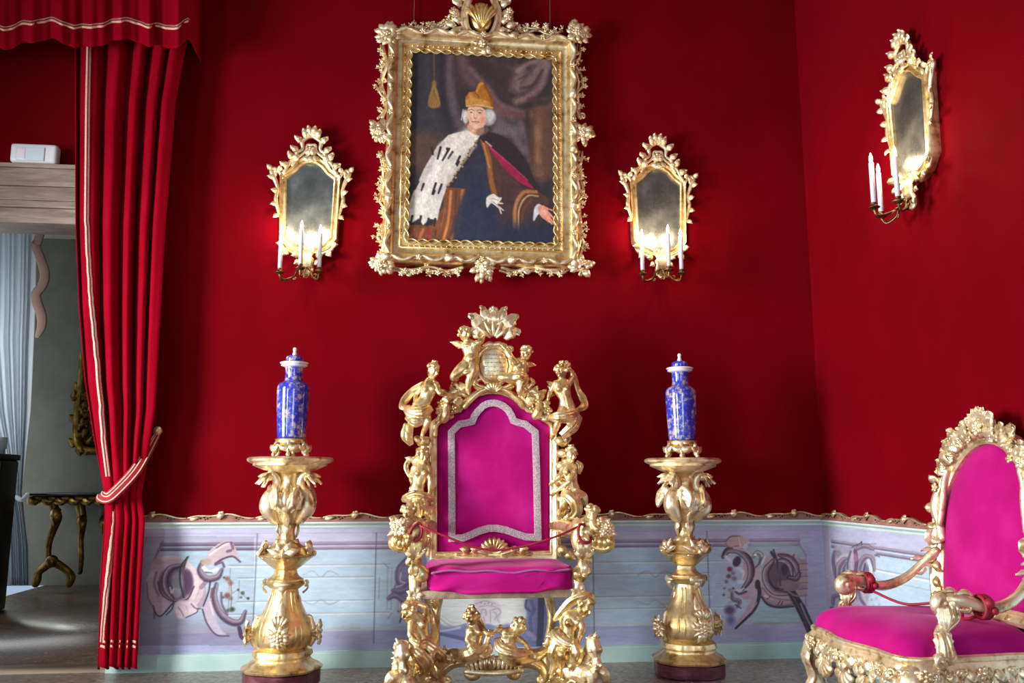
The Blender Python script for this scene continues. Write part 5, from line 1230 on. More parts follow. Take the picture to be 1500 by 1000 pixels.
def head(g, c, s, f, u, hair='curls', seed=0, fem=True, hg=None):
    c, f, u = A3(c), nrm(f), nrm(u); r = nrm(np.cross(f, u)); u = np.cross(r, f); hg = hg or g
    g.ball(c, (s*.8, s*.95, s*1.12), ax=[r, f, u], nu=10, nv=14)
    g.ball(c+f*s*.28-u*s*.38, (s*.62, s*.62, s*.62), ax=[r, f, u]); g.ball(c+f*s*.66-u*s*.82, s*.25)
    g.tube([c+f*s*.9+u*s*.12, c+f*s*1.08-u*s*.12, c+f*s*1.16-u*s*.28], [s*.1, s*.14, s*.17], seg=6)
    for sg in (-1, 1):
        g.ball(c+f*s*.6-u*s*.3+r*sg*s*.36, s*.3); g.ball(c+f*s*.86+u*s*.02+r*sg*s*.34, (s*.15, s*.1, s*.1), ax=[r, f, u]); g.tube([c+f*s*.92+u*s*.24+r*sg*s*.1, c+f*s*.82+u*s*.26+r*sg*s*.52], [s*.12, s*.1], seg=5, sub=2)
        g.ball(c+r*sg*s*.8, (s*.1, s*.22, s*.28), ax=[r, f, u])
    g.tube([c+f*s*.93-u*s*.55+r*s*.2, c+f*s*1.02-u*s*.53, c+f*s*.93-u*s*.55-r*s*.2], s*.09, seg=5, sub=2)
    rr = random.Random(seed)
    for k in range(34):
        a = rr.random()*2*pi; el = rr.random()*1.5-.15
        d = r*cos(a)*cos(el)+f*(sin(a)*cos(el))+u*sin(el)
        if d.dot(f) > .45 and d.dot(u) < .55: continue
        hg.ball(c+A3(d)*s*1.02+u*s*.08, s*(.2+.14*rr.random()), nu=5, nv=7)
    if hair == 'bun':
        hg.ball(c+u*s*1.15-f*s*.15, s*.45, nu=6, nv=8); 
        for k in range(5): hg.ball(c+u*s*(1.5)+r*s*.35*cos(k*1.3)+f*s*.3*sin(k*1.3), s*.2, nu=5, nv=7)
    elif hair == 'back': hg.tube([c-f*s*.7+u*s*.3, c-f*s*1.1-u*s*.4, c-f*s*.9-u*s*1.2], [s*.5, s*.45, s*.2], seg=8)
def hand(g, w, d, s, nn=A3((0, -1, 0))):
    w, d = A3(w), nrm(d); sd = nrm(np.cross(d, nn)); nn2 = np.cross(sd, d)
    g.ball(w+d*s*.4, (s*.4, s*.5, s*.2), ax=[sd, d, nn2], nu=6, nv=8)
    for k, L in enumerate((.62, .75, .72, .55)):
        b = w+d*s*.8+sd*s*(.3-.2*k); g.tube([b-d*s*.2, b+d*s*L*.5+nn2*s*.05, b+d*s*L+nn2*s*-.18], [s*.13, s*.12, s*.09], seg=6, sub=2)
    b = w+d*s*.3+sd*s*.36; g.tube([b, b+sd*s*.22+d*s*.25, b+sd*s*.2+d*s*.55], [s*.14, s*.13, s*.1], seg=6, sub=2)
def limb(g, P, r, flat=1): g.tube(P, r, seg=9, sub=5, flat=flat)
def figure(J, s, fem=True, kid=False, hair='curls', seed=0, f=(0, -1, 0), u=(0, 0, 1), extra=None, nm='female_figure', mat='gold', vox=.0042):
    """carved body as ONE surface; J joints in world space, s = head radius"""
    g = G(); k = 1.25 if kid else 1.0; up = A3((0, -1, 0))
    n, c, w, h = J['neck'], J['chest'], J['waist'], J['hip']
    g.tube([J['head']-A3((0, 0, s*.4)), n, n+(c-n)*.35], [s*.5, s*.46, s*.75], seg=9)
    g.tube([n+(c-n)*.25, c, w, h, h+(h-w)*.3], [s*.95, s*1.3, s*(1.15 if kid else .98), s*1.32, s*1.0], seg=12, sub=5, flat=.78, up=up)
    for q in 'LR':
        if 's'+q in J:
            sh, el, ha = J['s'+q], J['e'+q], J['h'+q]
            limb(g, [c+(sh-c)*.4+(n-c)*.3, sh, (sh+el)/2, el], [s*.62, s*.6*k, s*.47*k, s*.38*k]); limb(g, [el, el+(ha-el)*.4, ha], [s*.39*k, s*.4*k, s*.24*k]); g.ball(sh, s*.58*k)
            hand(g, ha, ha-el, s*.85)
        if 'k'+q in J:
            hp = h+A3((s*.55*(-1 if q == 'L' else 1), -s*.1, -s*.15)); kn, ft = J['k'+q], J['f'+q]
            limb(g, [hp, hp+(kn-hp)*.45, kn], [s*.85*k, s*.78*k, s*.5*k]); limb(g, [kn, kn+(ft-kn)*.35, ft], [s*.5*k, s*.52*k, s*.26*k])
            d = nrm((ft-kn)*.4+A3((.25*(-1 if q == 'L' else 1), -.9, -.1))*np.linalg.norm(ft-kn)); g.tube([ft, ft+d*s*.6, ft+d*s*1.3], [s*.3, s*.32, s*.2], seg=7, flat=.7)
    if fem:
        for sg in (-1, 1): g.ball(c+A3((sg*s*.55, -s*.78, -s*.12)), s*.46)
    else:
        for sg in (-1, 1): g.ball(c+A3((sg*s*.5, -s*.7, s*.1)), (s*.55, s*.3, s*.38))
    if kid: g.ball(w*.6+h*.4+A3((0, -s*.45, 0)), s*.9)
    head(g, J['head'], s, f, u, hair, seed, fem)
    if extra: extra(g)
    return build(g, nm, M[mat], parent=th, vox=vox, sm=1)
def folds(g, path, w, n=4, side=None, r=.35, up=(0, -1, 0)):
    """a cloth band of n rounded folds along a path; w in metres (list allowed)"""
    C = np.asarray(path, float); up = A3(up); W = np.full(len(C), w, float) if np.isscalar(w) else np.asarray(w, float)
    for k in range(n):
        x = -.5+(k+.5)/n; Q = []
        for i in range(len(C)):
            t = nrm(C[min(i+1, len(C)-1)]-C[max(i-1, 0)]); s = np.cross(t, up); s = nrm(s) if np.linalg.norm(s) > .05 else X3
            Q.append(C[i]+s*W[i]*x+up*(.004*((k*7) % 3)+W[i]*.12*cos(x*pi)))
        g.tube(Q, [max(.004, q/n*.72) for q in W], seg=7, sub=4)
def wing(g, root, tip, dn, s, n=5):
    root, tip, dn = A3(root), A3(tip), A3(dn)
    for k in range(n):
        t = k/(n-1); e = tip+(dn-tip)*t; b = root+(dn-root)*t*.25
        g.leaf([b, b+(e-b)*.5+A3((0, -.008, .006)), e], s, (0, -1, .15), n=8, m=5, lobes=0, depth=.15, thick=.25)

# upholstered back, braid and moulded frame
out = [(640, 809), (640, 760), (640, 700), (640, 650), (640, 624), (646, 619), (655, 613), (662, 607), (668, 605.5), (675, 604), (681, 596), (690, 588), (701, 581), (712, 578), (722, 577), (733, 578), (745, 582), (755, 588), (764, 596), (771, 603.5), (778, 605.5), (786, 607), (792, 612), (799, 619), (805, 624), (805, 650), (805, 700), (805, 760), (805, 809), (780, 809), (740, 809), (700, 809), (665, 809)]
g = disc(out, YTb, .03, 14); build(g, 'backrest', M['magenta'], parent=th)
br = [(662, 788), (662, 740), (661.5, 690), (661, 633), (673, 621), (683, 619.5), (692, 617), (695, 609), (700, 602), (708, 594), (715, 591), (723, 590), (731, 591.5), (738, 595), (744, 600), (749, 608), (752, 616), (760, 619), (769, 621), (784, 633), (786, 690), (787, 740), (788, 787), (770, 786), (758, 782), (741, 776), (728, 773.5), (716, 773.5), (703, 777), (690, 783), (678, 787.5)]
W2 = [(q[0], q[2]) for q in (U(x, y, YTb-.03) for x, y in br)]
g = G(); g.sweep(W2, [(-.022, .455-.02), (-.022, .4585), (-.012, .4605), (.012, .4605), (.022, .4585), (.022, .435)], X3, Z3, NW); build(g, 'braid', M['braid'], parent=th, angle=40)
W3 = [(q[0], q[2]) for q in (U(x, y, YTb) for x, y in out)]
g = G(); g.sweep(W3, [(0, .38), (0, .448), (-.006, .452), (-.010, .444), (-.016, .448), (-.026, .468), (-.036, .472), (-.044, .46), (-.046, .38)], X3, Z3, NW)
build(g, 'back_frame', M['gold_pale'], parent=th, angle=50)
B = frame_(c1, YTb)
g = G()                                      # cresting over the arch with fluted keystone
g.fan(B(705, 560, .07), X3, Z3, NW, .075, radians(25), radians(155), ribs=7, dome=.25)
for sg in (-1, 1):
    m_ = lambda a: 705+sg*(a-705)
    g.tube([B(m_(a), b, .05) for a, b in ((540, 640), (580, 590), (640, 545), (700, 530))], [.016, .022, .02, .02], seg=8)
    for P in ([(640, 540), (600, 520), (610, 490), (655, 480), (660, 505)], [(530, 560), (500, 520), (480, 500), (500, 480)], [(560, 580), (520, 560), (500, 530)]):
        g.tube([B(m_(a), b, .05) for a, b in P], [.015, .017, .015, .013, .014][:len(P)], seg=7)
    for a, b, da, db in ((520, 620, -60, -40), (500, 590, -40, -70), (560, 560, -50, -60), (460, 640, -80, 10), (470, 600, -60, -60), (430, 680, -50, 40)):
        q, e = B(m_(a), b, .05), B(m_(a+da), b+db, .05); g.leaf([q, (q+e)/2+NW*.025, e], .06, NW, n=8, m=7)
    for P in ([(470, 690), (430, 700), (380, 740), (375, 800)],): g.tube([B(m_(a), b, .055) for a, b in P], [.016, .02, .018, .015], seg=8)
    for a, b in ((400, 660), (440, 640), (480, 650), (410, 620), (450, 610)): flower(g, B(m_(a), b, .075), NW, .03, 5, a)
build(g, 'arch_carving', M['gold'], parent=th)
g = G(); c = B(705, 405, .04); g.ball(c, (.105, .028, .118)); build(g, 'cartouche', M['gold_pale'], parent=th)
g = G(); k = 28; E = [c+A3((.112*cos(t), -.012, .125*sin(t))) for t in np.linspace(0, 2*pi, k, endpoint=False)]; g.tube(E, [.012+.004*(i % 2) for i in range(k)], seg=7, sub=2, closed=True)
for sg in (-1, 1): g.tube(scroll_from(c+A3((sg*.09, -.02, .12)), (sg*.6, 0, .5), NW, .022, -sg, 1, 9), .012, seg=6, sub=2); g.tube([c+A3((sg*.11, -.01, -.06)), c+A3((sg*.12, -.02, -.12)), c+A3((sg*.06, -.02, -.15))], .014, seg=6)
build(g, 'cartouche_rim', M['gold'], parent=th)
g = G(); rr = random.Random(6)               # worn, unreadable inscription scratches
for j in range(6):
    g = G(); z = .07-.027*j; x = -.06
    while x < .06:
        L = .006+.014*rr.random(); y = -.0285*math.sqrt(max(.05, 1-((x+L/2)/.105)**2-(z/.118)**2))
        g.tube([c+A3((x, y, z)), c+A3((x+L*.5, y-.0005, z+.004*(rr.random()-.5))), c+A3((x+L, y, z))], .0014, seg=5, sub=1); x += L+.006
    build(g, 'inscription_line', M['bronze'], parent=th)

g = G()                                      # plume shell on top
g.fan(B(702, 262, .05), X3, Z3, NW, .165, radians(28), radians(152), ribs=7, r0=.15, dome=.16, scal=.22)
for a, b, da, db, w in ((702, 200, 0, -110, .085), (660, 205, -75, -75, .08), (745, 205, 75, -70, .08), (650, 235, -80, -20, .065), (760, 235, 75, -20, .065), (680, 190, -40, -110, .05), (725, 190, 40, -105, .05)):
    q, e = B(a, b, .07), B(a+da, b+db, .06); d = nrm(e-q); g.leaf([q, (q+e)/2+NW*.035, e+NW*.01, e+d*.012-Z3*.03+NW*.035], w, NW, n=12, m=7, lobes=3)
for a, b in ((702, 88), (670, 118), (735, 118), (690, 105), (716, 103), (600, 150), (625, 140), (590, 205), (790, 150), (815, 165), (800, 210)): flower(g, B(a, b, .08), NW, .022, 5, b)
for k in range(5): t = radians(40+25*k); g.tube([B(702, 262, .09)+A3((.03*cos(t), 0, .03*sin(t))), B(702, 262, .11)+A3((.08*cos(t), 0, .08*sin(t))), B(702, 262, .10)+A3((.13*cos(t), 0, .13*sin(t)))], [.008, .011, .008], seg=6)
g.tube([B(650, 300, .05), B(680, 285, .06), B(705, 290, .06), B(735, 285, .06), B(765, 305, .05)], [.016, .02, .018, .02, .016], seg=8)
build(g, 'plume_crest', M['gold_pale'], parent=th)

# cherubs beside the cartouche
Bf = frame_(c1, YTb)
J = dict(head=Bf(541, 228, .08), neck=Bf(556, 272, .08), chest=Bf(570, 300, .08), waist=Bf(578, 352, .08), hip=Bf(566, 402, .09), sR=Bf(598, 290, .1), eR=Bf(628, 272, .12), hR=Bf(648, 240, .1), sL=Bf(556, 292, .06), eL=Bf(590, 330, .04), hL=Bf(630, 310, .05), kL=Bf(480, 462, .12), fL=Bf(482, 500, .05), kR=Bf(572, 476, .12), fR=Bf(556, 545, .1))
def ex(g):
    wing(g, Bf(548, 290, .06), Bf(452, 272, .03), Bf(500, 312, .04), .035); folds(g, [Bf(520, 430, .1), Bf(550, 440, .13), Bf(600, 420, .12)], .03, 2)
figure(J, .042, False, True, seed=1, f=(.5, -.8, .05), u=(-.15, 0, 1), extra=ex, nm='winged_cherub')
J = dict(head=Bf(888, 336, .08), neck=Bf(866, 378, .08), chest=Bf(852, 398, .08), waist=Bf(848, 436, .09), hip=Bf(848, 470, .09), sL=Bf(826, 392, .1), eL=Bf(800, 355, .12), hL=Bf(772, 312, .1), sR=Bf(868, 398, .06), eR=Bf(890, 430, .05), hR=Bf(860, 450, .1), kL=Bf(770, 474, .13), fL=Bf(722, 470, .1), kR=Bf(852, 530, .12), fR=Bf(862, 580, .1))
def ex(g):
    wing(g, Bf(876, 400, .05), Bf(950, 405, .03), Bf(900, 420, .04), .035); folds(g, [Bf(800, 470, .12), Bf(850, 462, .14), Bf(890, 480, .1)], .05, 3)
figure(J, .042, False, True, seed=2, f=(-.55, -.75, -.1), u=(.15, 0, 1), extra=ex, nm='winged_cherub')

# reclining women on the shoulders of the back
J = dict(head=Bf(362, 436, .10), neck=Bf(350, 484, .09), chest=Bf(340, 535, .10), waist=Bf(322, 590, .10), hip=Bf(290, 640, .10), sL=Bf(312, 515, .08), eL=Bf(268, 570, .05), hL=Bf(262, 630, .10), sR=Bf(378, 512, .11), eR=Bf(400, 560, .15), hR=Bf(452, 568, .13), kL=Bf(238, 720, .17), fL=Bf(232, 800, .12), kR=Bf(335, 720, .19), fR=Bf(300, 800, .14))
def ex(g):
    folds(g, [Bf(350, 640, .16), Bf(300, 670, .2), Bf(235, 665, .16), Bf(200, 640, .1)], [.05, .08, .07, .03], 4)
    folds(g, [Bf(215, 690, .13), Bf(260, 720, .19), Bf(330, 700, .17)], [.04, .07, .05], 4)
    folds(g, [Bf(310, 505, .04), Bf(255, 545, .02), Bf(205, 600, .04), Bf(190, 640, .08), Bf(230, 640, .12)], [.03, .045, .05, .04, .03], 3)
    folds(g, [Bf(225, 740, .12), Bf(215, 800, .12), Bf(240, 850, .1)], [.06, .07, .03], 3)
figure(J, .043, True, hair='bun', seed=3, f=(.55, -.75, -.2), u=(.1, 0, 1), extra=ex)
J = dict(head=Bf(1086, 438, .10), neck=Bf(1092, 484, .09), chest=Bf(1090, 535, .10), waist=Bf(1108, 590, .11), hip=Bf(1118, 645, .10), sL=Bf(1056, 508, .10), eL=Bf(1024, 550, .08), hL=Bf(1010, 600, .10), sR=Bf(1124, 506, .09), eR=Bf(1150, 470, .06), hR=Bf(1128, 420, .06), kL=Bf(1070, 720, .19), fL=Bf(1040, 800, .13), kR=Bf(1140, 730, .18), fR=Bf(1100, 800, .13))
def ex(g):
    folds(g, [Bf(1130, 415, .06), Bf(1158, 470, .05), Bf(1178, 540, .04), Bf(1205, 590, .05), Bf(1215, 630, .07), Bf(1180, 655, .1)], [.02, .035, .035, .05, .05, .03], 3)
    folds(g, [Bf(1010, 700, .13), Bf(1070, 695, .2), Bf(1140, 690, .19), Bf(1180, 660, .12)], [.03, .07, .07, .03], 4)
    folds(g, [Bf(1190, 690, .12), Bf(1150, 750, .2), Bf(1090, 800, .17)], [.04, .07, .05], 4)
    wing(g, Bf(1050, 540, .05), Bf(1000, 490, .03), Bf(1015, 590, .06), .05, 4)
    g.ball(Bf(1120, 410, .09), .022); g.ball(Bf(1130, 425, .09), .018)
figure(J, .043, True, hair='bun', seed=4, f=(-.55, -.75, .15), u=(-.05, 0, 1), extra=ex)
g = G()                                      # children's heads and rocks tucked behind the women
for a, b, s in ((960, 580, .028), (440, 600, .026)):
    g = G(); head(g, B(a, b, .09), s, (0.2 if a < 700 else -.2, -1, -.1), Z3, seed=a); g.tube([B(a, b+26, .08), B(a-5, b+80, .08), B(a-20, b+110, .07)], [.02, .034, .03], seg=8); build(g, 'cherub_head', M['gold'], parent=th, vox=.0045, sm=1)


# side rails of the back: scrolls and seated women
Lf, Rf = frame_(c3, YTb), frame_(c4, YTb)
for nm, Fm, col in (('l', Lf, [(330, 20), (320, 100), (330, 200), (325, 300), (330, 420), (330, 520), (325, 620), (320, 740), (315, 860)]), ('r', Rf, [(85, 20), (100, 120), (90, 220), (95, 330), (100, 430), (110, 560), (115, 680), (110, 800), (115, 870)])):
    g = G(); sg = 1 if nm == 'l' else -1; dx = 1 if nm == 'l' else -1
    g.tube([Fm(a-dx*25, b, .03) for a, b in col], [.018, .022, .018, .023, .018, .022, .018, .022, .02], seg=8, sub=4)
    rr = random.Random(9)
    for i, (a, b) in enumerate(col[:-1]):
        for k in range(2):
            a2 = a-dx*(30+40*k); b2 = b+40*k; q = Fm(a2, b2, .05); o = nrm((-dx*(.8+rr.random()*.4), -.3, rr.random()*2-1)); s = .075
            g.leaf([q, q+o*s*.5+NW*.02, q+o*s, q+o*s*1.1+NW*.01], s*.6, NW, n=8, m=5)
    build(g, 'side_rail_carving', M['gold'], parent=th)
J = dict(head=Lf(248, 140, .10), neck=Lf(245, 195, .09), chest=Lf(235, 260, .10), waist=Lf(212, 345, .11), hip=Lf(200, 415, .10), sL=Lf(190, 225, .09), eL=Lf(160, 290, .06), hL=Lf(170, 350, .1), sR=Lf(288, 232, .10), eR=Lf(302, 320, .13), hR=Lf(296, 400, .13), kL=Lf(150, 500, .18), fL=Lf(160, 600, .10), kR=Lf(260, 490, .19), fR=Lf(280, 590, .12))
def ex(g):
    folds(g, [Lf(330, 460, .12), Lf(270, 440, .17), Lf(190, 425, .17), Lf(120, 450, .12), Lf(95, 465, .06)], [.03, .05, .06, .05, .02], 4)
    folds(g, [Lf(190, 440, .15), Lf(215, 490, .2), Lf(220, 560, .17), Lf(190, 610, .12)], [.03, .05, .045, .02], 3)
    folds(g, [Lf(240, 500, .15), Lf(300, 540, .15), Lf(330, 500, .1)], [.05, .05, .03], 3)
    folds(g, [Lf(205, 150, .04), Lf(150, 170, .03), Lf(125, 220, .03), Lf(150, 290, .05)], [.02, .03, .03, .02], 2)
    wing(g, Lf(180, 170, .05), Lf(110, 150, .03), Lf(140, 175, .03), .03, 3)
figure(J, .041, True, hair='bun', seed=5, f=(.35, -.9, -.1), u=(.05, 0, 1), extra=ex)
J = dict(head=Rf(232, 130, .10), neck=Rf(225, 185, .09), chest=Rf(222, 250, .10), waist=Rf(235, 330, .11), hip=Rf(245, 400, .10), sL=Rf(178, 225, .10), eL=Rf(150, 290, .12), hL=Rf(115, 320, .1), sR=Rf(258, 225, .10), eR=Rf(222, 325, .17), hR=Rf(130, 395, .14), kL=Rf(190, 470, .18), fL=Rf(150, 560, .12), kR=Rf(270, 480, .19), fR=Rf(250, 580, .12))
def ex(g):
    folds(g, [Rf(160, 410, .13), Rf(200, 420, .19), Rf(255, 470, .22), Rf(275, 540, .2), Rf(230, 600, .16), Rf(150, 625, .12)], [.03, .06, .075, .07, .06, .03], 5)
    folds(g, [Rf(260, 400, .15), Rf(320, 440, .13), Rf(340, 500, .1)], [.05, .06, .03], 4)
    folds(g, [Rf(170, 440, .15), Rf(175, 520, .15), Rf(135, 610, .1)], [.04, .05, .02], 3)
    folds(g, [Rf(270, 180, .04), Rf(300, 210, .04), Rf(290, 270, .05)], [.025, .04, .02], 3)
figure(J, .041, True, hair='bun', seed=6, f=(.3, -.9, -.1), u=(-.05, 0, 1), extra=ex)

# arms: scrolled rests with a cherub on each, then the supports
for sg, Fm, cc, nm in ((-1, frame_(c3, YTf), c3, 'l'), (1, frame_(c4, YTf), c4, 'r')):
    mx = (lambda a: a) if nm == 'l' else (lambda a: a)
    g = G()
    if nm == 'l':
        back = U(632, 770, YTb-.02); top = [Fm(235, 660, .0), Fm(180, 690, .02), Fm(140, 720, .03), Fm(100, 700, .03)]
        vol = [(95, 700), (50, 740), (40, 790), (75, 815), (110, 800), (110, 765), (85, 760)]
        lobes = [(45, 770), (72, 785), (100, 790), (128, 780)]; sup = [(215, 690), (225, 760), (205, 830), (190, 890), (205, 950), (240, 1010)]; sup2 = [(170, 790), (165, 840), (160, 890), (140, 920)]
    else:
        back = U(812, 770, YTb-.02); top = [Fm(290, 650, .0), Fm(340, 680, .02), Fm(390, 700, .03), Fm(440, 700, .03)]
        vol = [(470, 700), (510, 740), (520, 790), (480, 820), (420, 815), (372, 790), (375, 750), (405, 760), (395, 780)]
        lobes = [(400, 770), (440, 780), (475, 785), (505, 775)]; sup = [(300, 690), (290, 760), (310, 830), (325, 890), (320, 950), (290, 1010)]; sup2 = [(345, 700), (335, 780), (345, 850), (365, 910)]
    fr = top[0]
    g.tube([back, back*.6+fr*.4+A3((0, 0, .0)), back*.2+fr*.8-A3((0, 0, .02)), top[0], top[1], top[2], top[3]], [.036, .04, .038, .045, .05, .046, .03], seg=10, sub=5)
    q = back*.5+fr*.5; 
    for t in (.25, .5, .75): b = back*(1-t)+fr*t; g.leaf([b+A3((sg*.03, .05, .02)), b+A3((sg*.06, 0, .02)), b+A3((sg*.04, -.06, 0))], .06, A3((sg, 0, .6)), n=8, m=5)
    build(g, 'armrest', M['gold'], parent=th)
    g = G(); g.tube([Fm(a, b, .05) for a, b in vol], [.022, .026, .026, .024, .022, .02, .02, .02, .02][:len(vol)], seg=8, sub=5)
    for i, (a, b) in enumerate(lobes):
        g.tube([Fm(a, b-60, .03), Fm(a+(8 if nm == 'l' else 6), b-15, .075), Fm(a, b+35, .04)], [.012, .021, .012], seg=8, sub=4)
    g.tube([Fm(lobes[0][0], lobes[0][1], .02), Fm(lobes[-1][0], lobes[-1][1], .02)], [.05, .05], seg=10)
    build(g, 'arm_scroll', M['gold_bright'], parent=th)
    g = G(); g.tube([Fm(a, b, .02) for a, b in sup], [.042, .046, .04, .034, .036, .05], seg=10, sub=5, flat=.8)
    g.tube([Fm(a, b, .04) for a, b in sup2], [.02, .024, .022, .02], seg=8, sub=4)
    q = Fm(*sup[3], .05)
    for dxx, dz, L in ((-.8, .7, .07), (.8, .7, .07), (-.25, 1, .10), (.25, 1, .10), (0, -1, .09)): o = nrm((dxx, -.25, dz)); g.leaf([q, q+o*L*.5+NW*.012, q+o*L, q+o*L*1.1+NW*.012], L*.46, NW, n=10, m=7, depth=.16)
    p0 = Fm(*sup[4], .03); g.tube(scroll_from(p0, A3((sg*.8, 0, .6)), NW, .03, -sg, 1, 9), .014, seg=7, sub=2); g.tube(scroll_from(p0, A3((-sg*.8, 0, .3)), NW, .03, sg, 1, 9), .014, seg=7, sub=2)
    build(g, 'arm_support', M['gold'], parent=th)
    # cherub
    if nm == 'l':
        J = dict(head=Fm(142, 548, .05), neck=Fm(158, 598, .05), chest=Fm(175, 630, .05), waist=Fm(190, 680, .06), hip=Fm(185, 725, .06), sL=Fm(148, 630, .07), eL=Fm(118, 660, .1), hL=Fm(88, 655, .1), sR=Fm(205, 628, .05), eR=Fm(225, 670, .08), hR=Fm(180, 720, .11)); ff = (-.35, -.9, -.1)
        fl = [(60, 630), (45, 660), (85, 625), (75, 655), (55, 690), (90, 690), (35, 640), (100, 650)]
        ex = lambda g: wing(g, Fm(215, 620, .03), Fm(255, 605, .01), Fm(240, 650, .02), .03, 4)
    else:
        J = dict(head=Fm(385, 552, .05), neck=Fm(372, 600, .05), chest=Fm(358, 630, .05), waist=Fm(345, 678, .06), hip=Fm(345, 720, .06), sL=Fm(330, 630, .05), eL=Fm(315, 670, .06), hL=Fm(335, 710, .1), sR=Fm(388, 628, .07), eR=Fm(412, 665, .11), hR=Fm(445, 690, .11)); ff = (-.1, -.95, -.1)
        fl = [(460, 640), (480, 665), (510, 650), (440, 650), (500, 690), (470, 690), (525, 670), (450, 620)]
        ex = lambda g: wing(g, Fm(405, 620, .02), Fm(520, 580, .01), Fm(440, 600, .02), .028, 4)
    figure(J, .040, False, True, seed=20+sg, f=ff, extra=ex, nm='winged_cherub')
    g = G()
    for i, (a, b) in enumerate(fl): flower(g, Fm(a, b, .09+.01*(i % 3)), nrm((sg*.3, -1, .4)), .027, 5, i)
    for i, (a, b) in enumerate(fl[::2]): q = Fm(a, b, .07); o = nrm((sg*.7*(-1)**i, -.3, .5-.4*i)); g.leaf([q, q+o*.03+NW*.01, q+o*.06], .035, NW, n=6, m=5, lobes=2)
    build(g, 'flower_basket', M['gold_pale'], parent=th)
# small shell between seat and back
g = G(); c = U(724, 811, YTb-.03); g.fan(c, X3, Z3, NW, .105, radians(12), radians(168), ribs=9, dome=.22)
for sg in (-1, 1):
    g.tube([c+A3((sg*.05, -.01, .0)), c+A3((sg*.12, -.01, .016)), c+A3((sg*.19, 0, -.006)), c+A3((sg*.24, 0, 0))], [.014, .018, .014, .01], seg=7)
    for x in (.1, .16): q = c+A3((sg*x, -.01, 0)); g.leaf([q, q+A3((sg*.03, -.02, .03)), q+A3((sg*.06, 0, .035))], .045, NW, n=7, m=5)
build(g, 'seat_shell', M['gold'], parent=th)
g = G(); a, b = U(637, 812, YTb), U(808, 812, YTb); g.box((a[0], YTb-.03, a[2]-.05), (b[0], YTb+.06, a[2]+.02), .01); build(g, 'lower_rail', M['gold'], parent=th)

# velvet seat
xl, xr = U(625, 845, YTf)[0], U(840, 845, YTf)[0]; zt = U(730, 829, YTf)[2]; zb = U(730, 864, YTf)[2]
yb_, yf_ = YTb-.05, YTf-.055; cc = A3(((xl+xr)/2, (yb_+yf_)/2, (zt+zb)/2)); rr_ = A3(((xr-xl)/2, abs(yb_-yf_)/2, (zt-zb)/2))
def sag(q, n):
    x = (q[0]-cc[0])/rr_[0]; y = (q[1]-cc[1])/rr_[1]; q = q.copy()
    if n[2] < 0 and y < -.3: q[2] -= .022*(1-x*x)
    fr = max(0, -y)
    if n[2] > .2:
        q[2] += .012*(1-x*x)*(1-y*y)-.012*fr**3*(.6+.5*sin(5.1*x+1)+.5*sin(11*x))
        q[2] += .02*max(0, abs(x)-.86)/.14*fr
    if n[1] < -.3:
        w = sin(6*x+5*(q[2]-cc[2])/rr_[2])+.6*sin(13*x-4*(q[2]-cc[2])/rr_[2]+2)
        q[1] += -.012*(1-x*x)-.012*w
        q[2] += .006*sin(9*x+2)
    return q
g = superbox(cc, rr_, .22, 56, 160, sag); build(g, 'seat_cushion', M['magenta'], parent=th)
g = G(); S = [(xl+.02, yf_-.028, zt-.022)]; pth = []
for x in np.linspace(-.93, .93, 40): pth.append(A3((cc[0]+rr_[0]*x, yf_-.006-.008*(1-x*x), zt-.016-.010*(.6+.5*sin(5.1*x+1)+.5*sin(11*x))*1.0)))
g.tube(pth, .0075, seg=6, sub=2); build(g, 'seat_piping', M['piping'], parent=th)
zr0 = U(730, 877, YTf)[2]
g = G(); g.box((xl-.035, YTf-.03, zr0+.006), (xr+.02, YTf+.05, zb+.004), .008); 
for x in (xl-.01, xr-.005): g.box((x-.03, YTf+.05, zr0+.006), (x+.03, YTb, zb+.012), .008)
g.box((xl, YTf+.03, zb-.01), (xr, YTb, zb+.02), .004)
build(g, 'seat_rail', M['rail_wood'], parent=th, angle=40)
for x in (644, 803):                         # rear legs
    g = G(); p0 = U(x, 815, YTb); q = [A3((p0[0], YTb+.02, z)) for z in (p0[2], .55, .35, .15, .0)]; q[2] = q[2]+A3((.02 if x > 700 else -.02, -.02, 0)); q[3] = q[3]+A3((-.01, .0, 0))
    g.tube(q, [.032, .036, .028, .026, .034], seg=8); g.leaf([q[1]+A3((0, -.03, .1)), q[1]+A3((0, -.06, 0)), q[2]+A3((0, -.03, 0))], .07, NW, n=10, m=5)
    build(g, 'rear_leg', M['gold'], parent=th)

# front legs: a woman on a sea horse at each corner
Af, Cf = frame_(c5, YTf), frame_(c6, YTf)
J = dict(head=Af(248, 345, .06), neck=Af(300, 385, .04), chest=Af(325, 450, .04), waist=Af(355, 560, .05), hip=Af(375, 640, .04), sL=Af(275, 460, .07), eL=Af(255, 560, .12), hL=Af(320, 650, .12), sR=Af(395, 420, .02), eR=Af(400, 310, .06), hR=Af(310, 265, .05), kL=Af(300, 730, .16), fL=Af(320, 860, .1), kR=Af(450, 740, .14), fR=Af(420, 880, .08))
def ex(g):
    folds(g, [Af(250, 600, .12), Af(330, 660, .15), Af(430, 640, .1), Af(480, 560, .05), Af(470, 430, .0), Af(440, 330, .0)], [.03, .06, .06, .045, .045, .03], 4)
    folds(g, [Af(400, 660, .12), Af(480, 720, .12), Af(540, 770, .08), Af(520, 830, .06), Af(480, 800, .08)], [.06, .07, .06, .05, .03], 4)
    folds(g, [Af(260, 680, .14), Af(330, 740, .17), Af(400, 830, .14), Af(400, 940, .1)], [.05, .07, .08, .06], 4)
    g.leaf([Af(400, 280, -.02), Af(470, 260, .0), Af(490, 330, -.02)], .06, NW); 
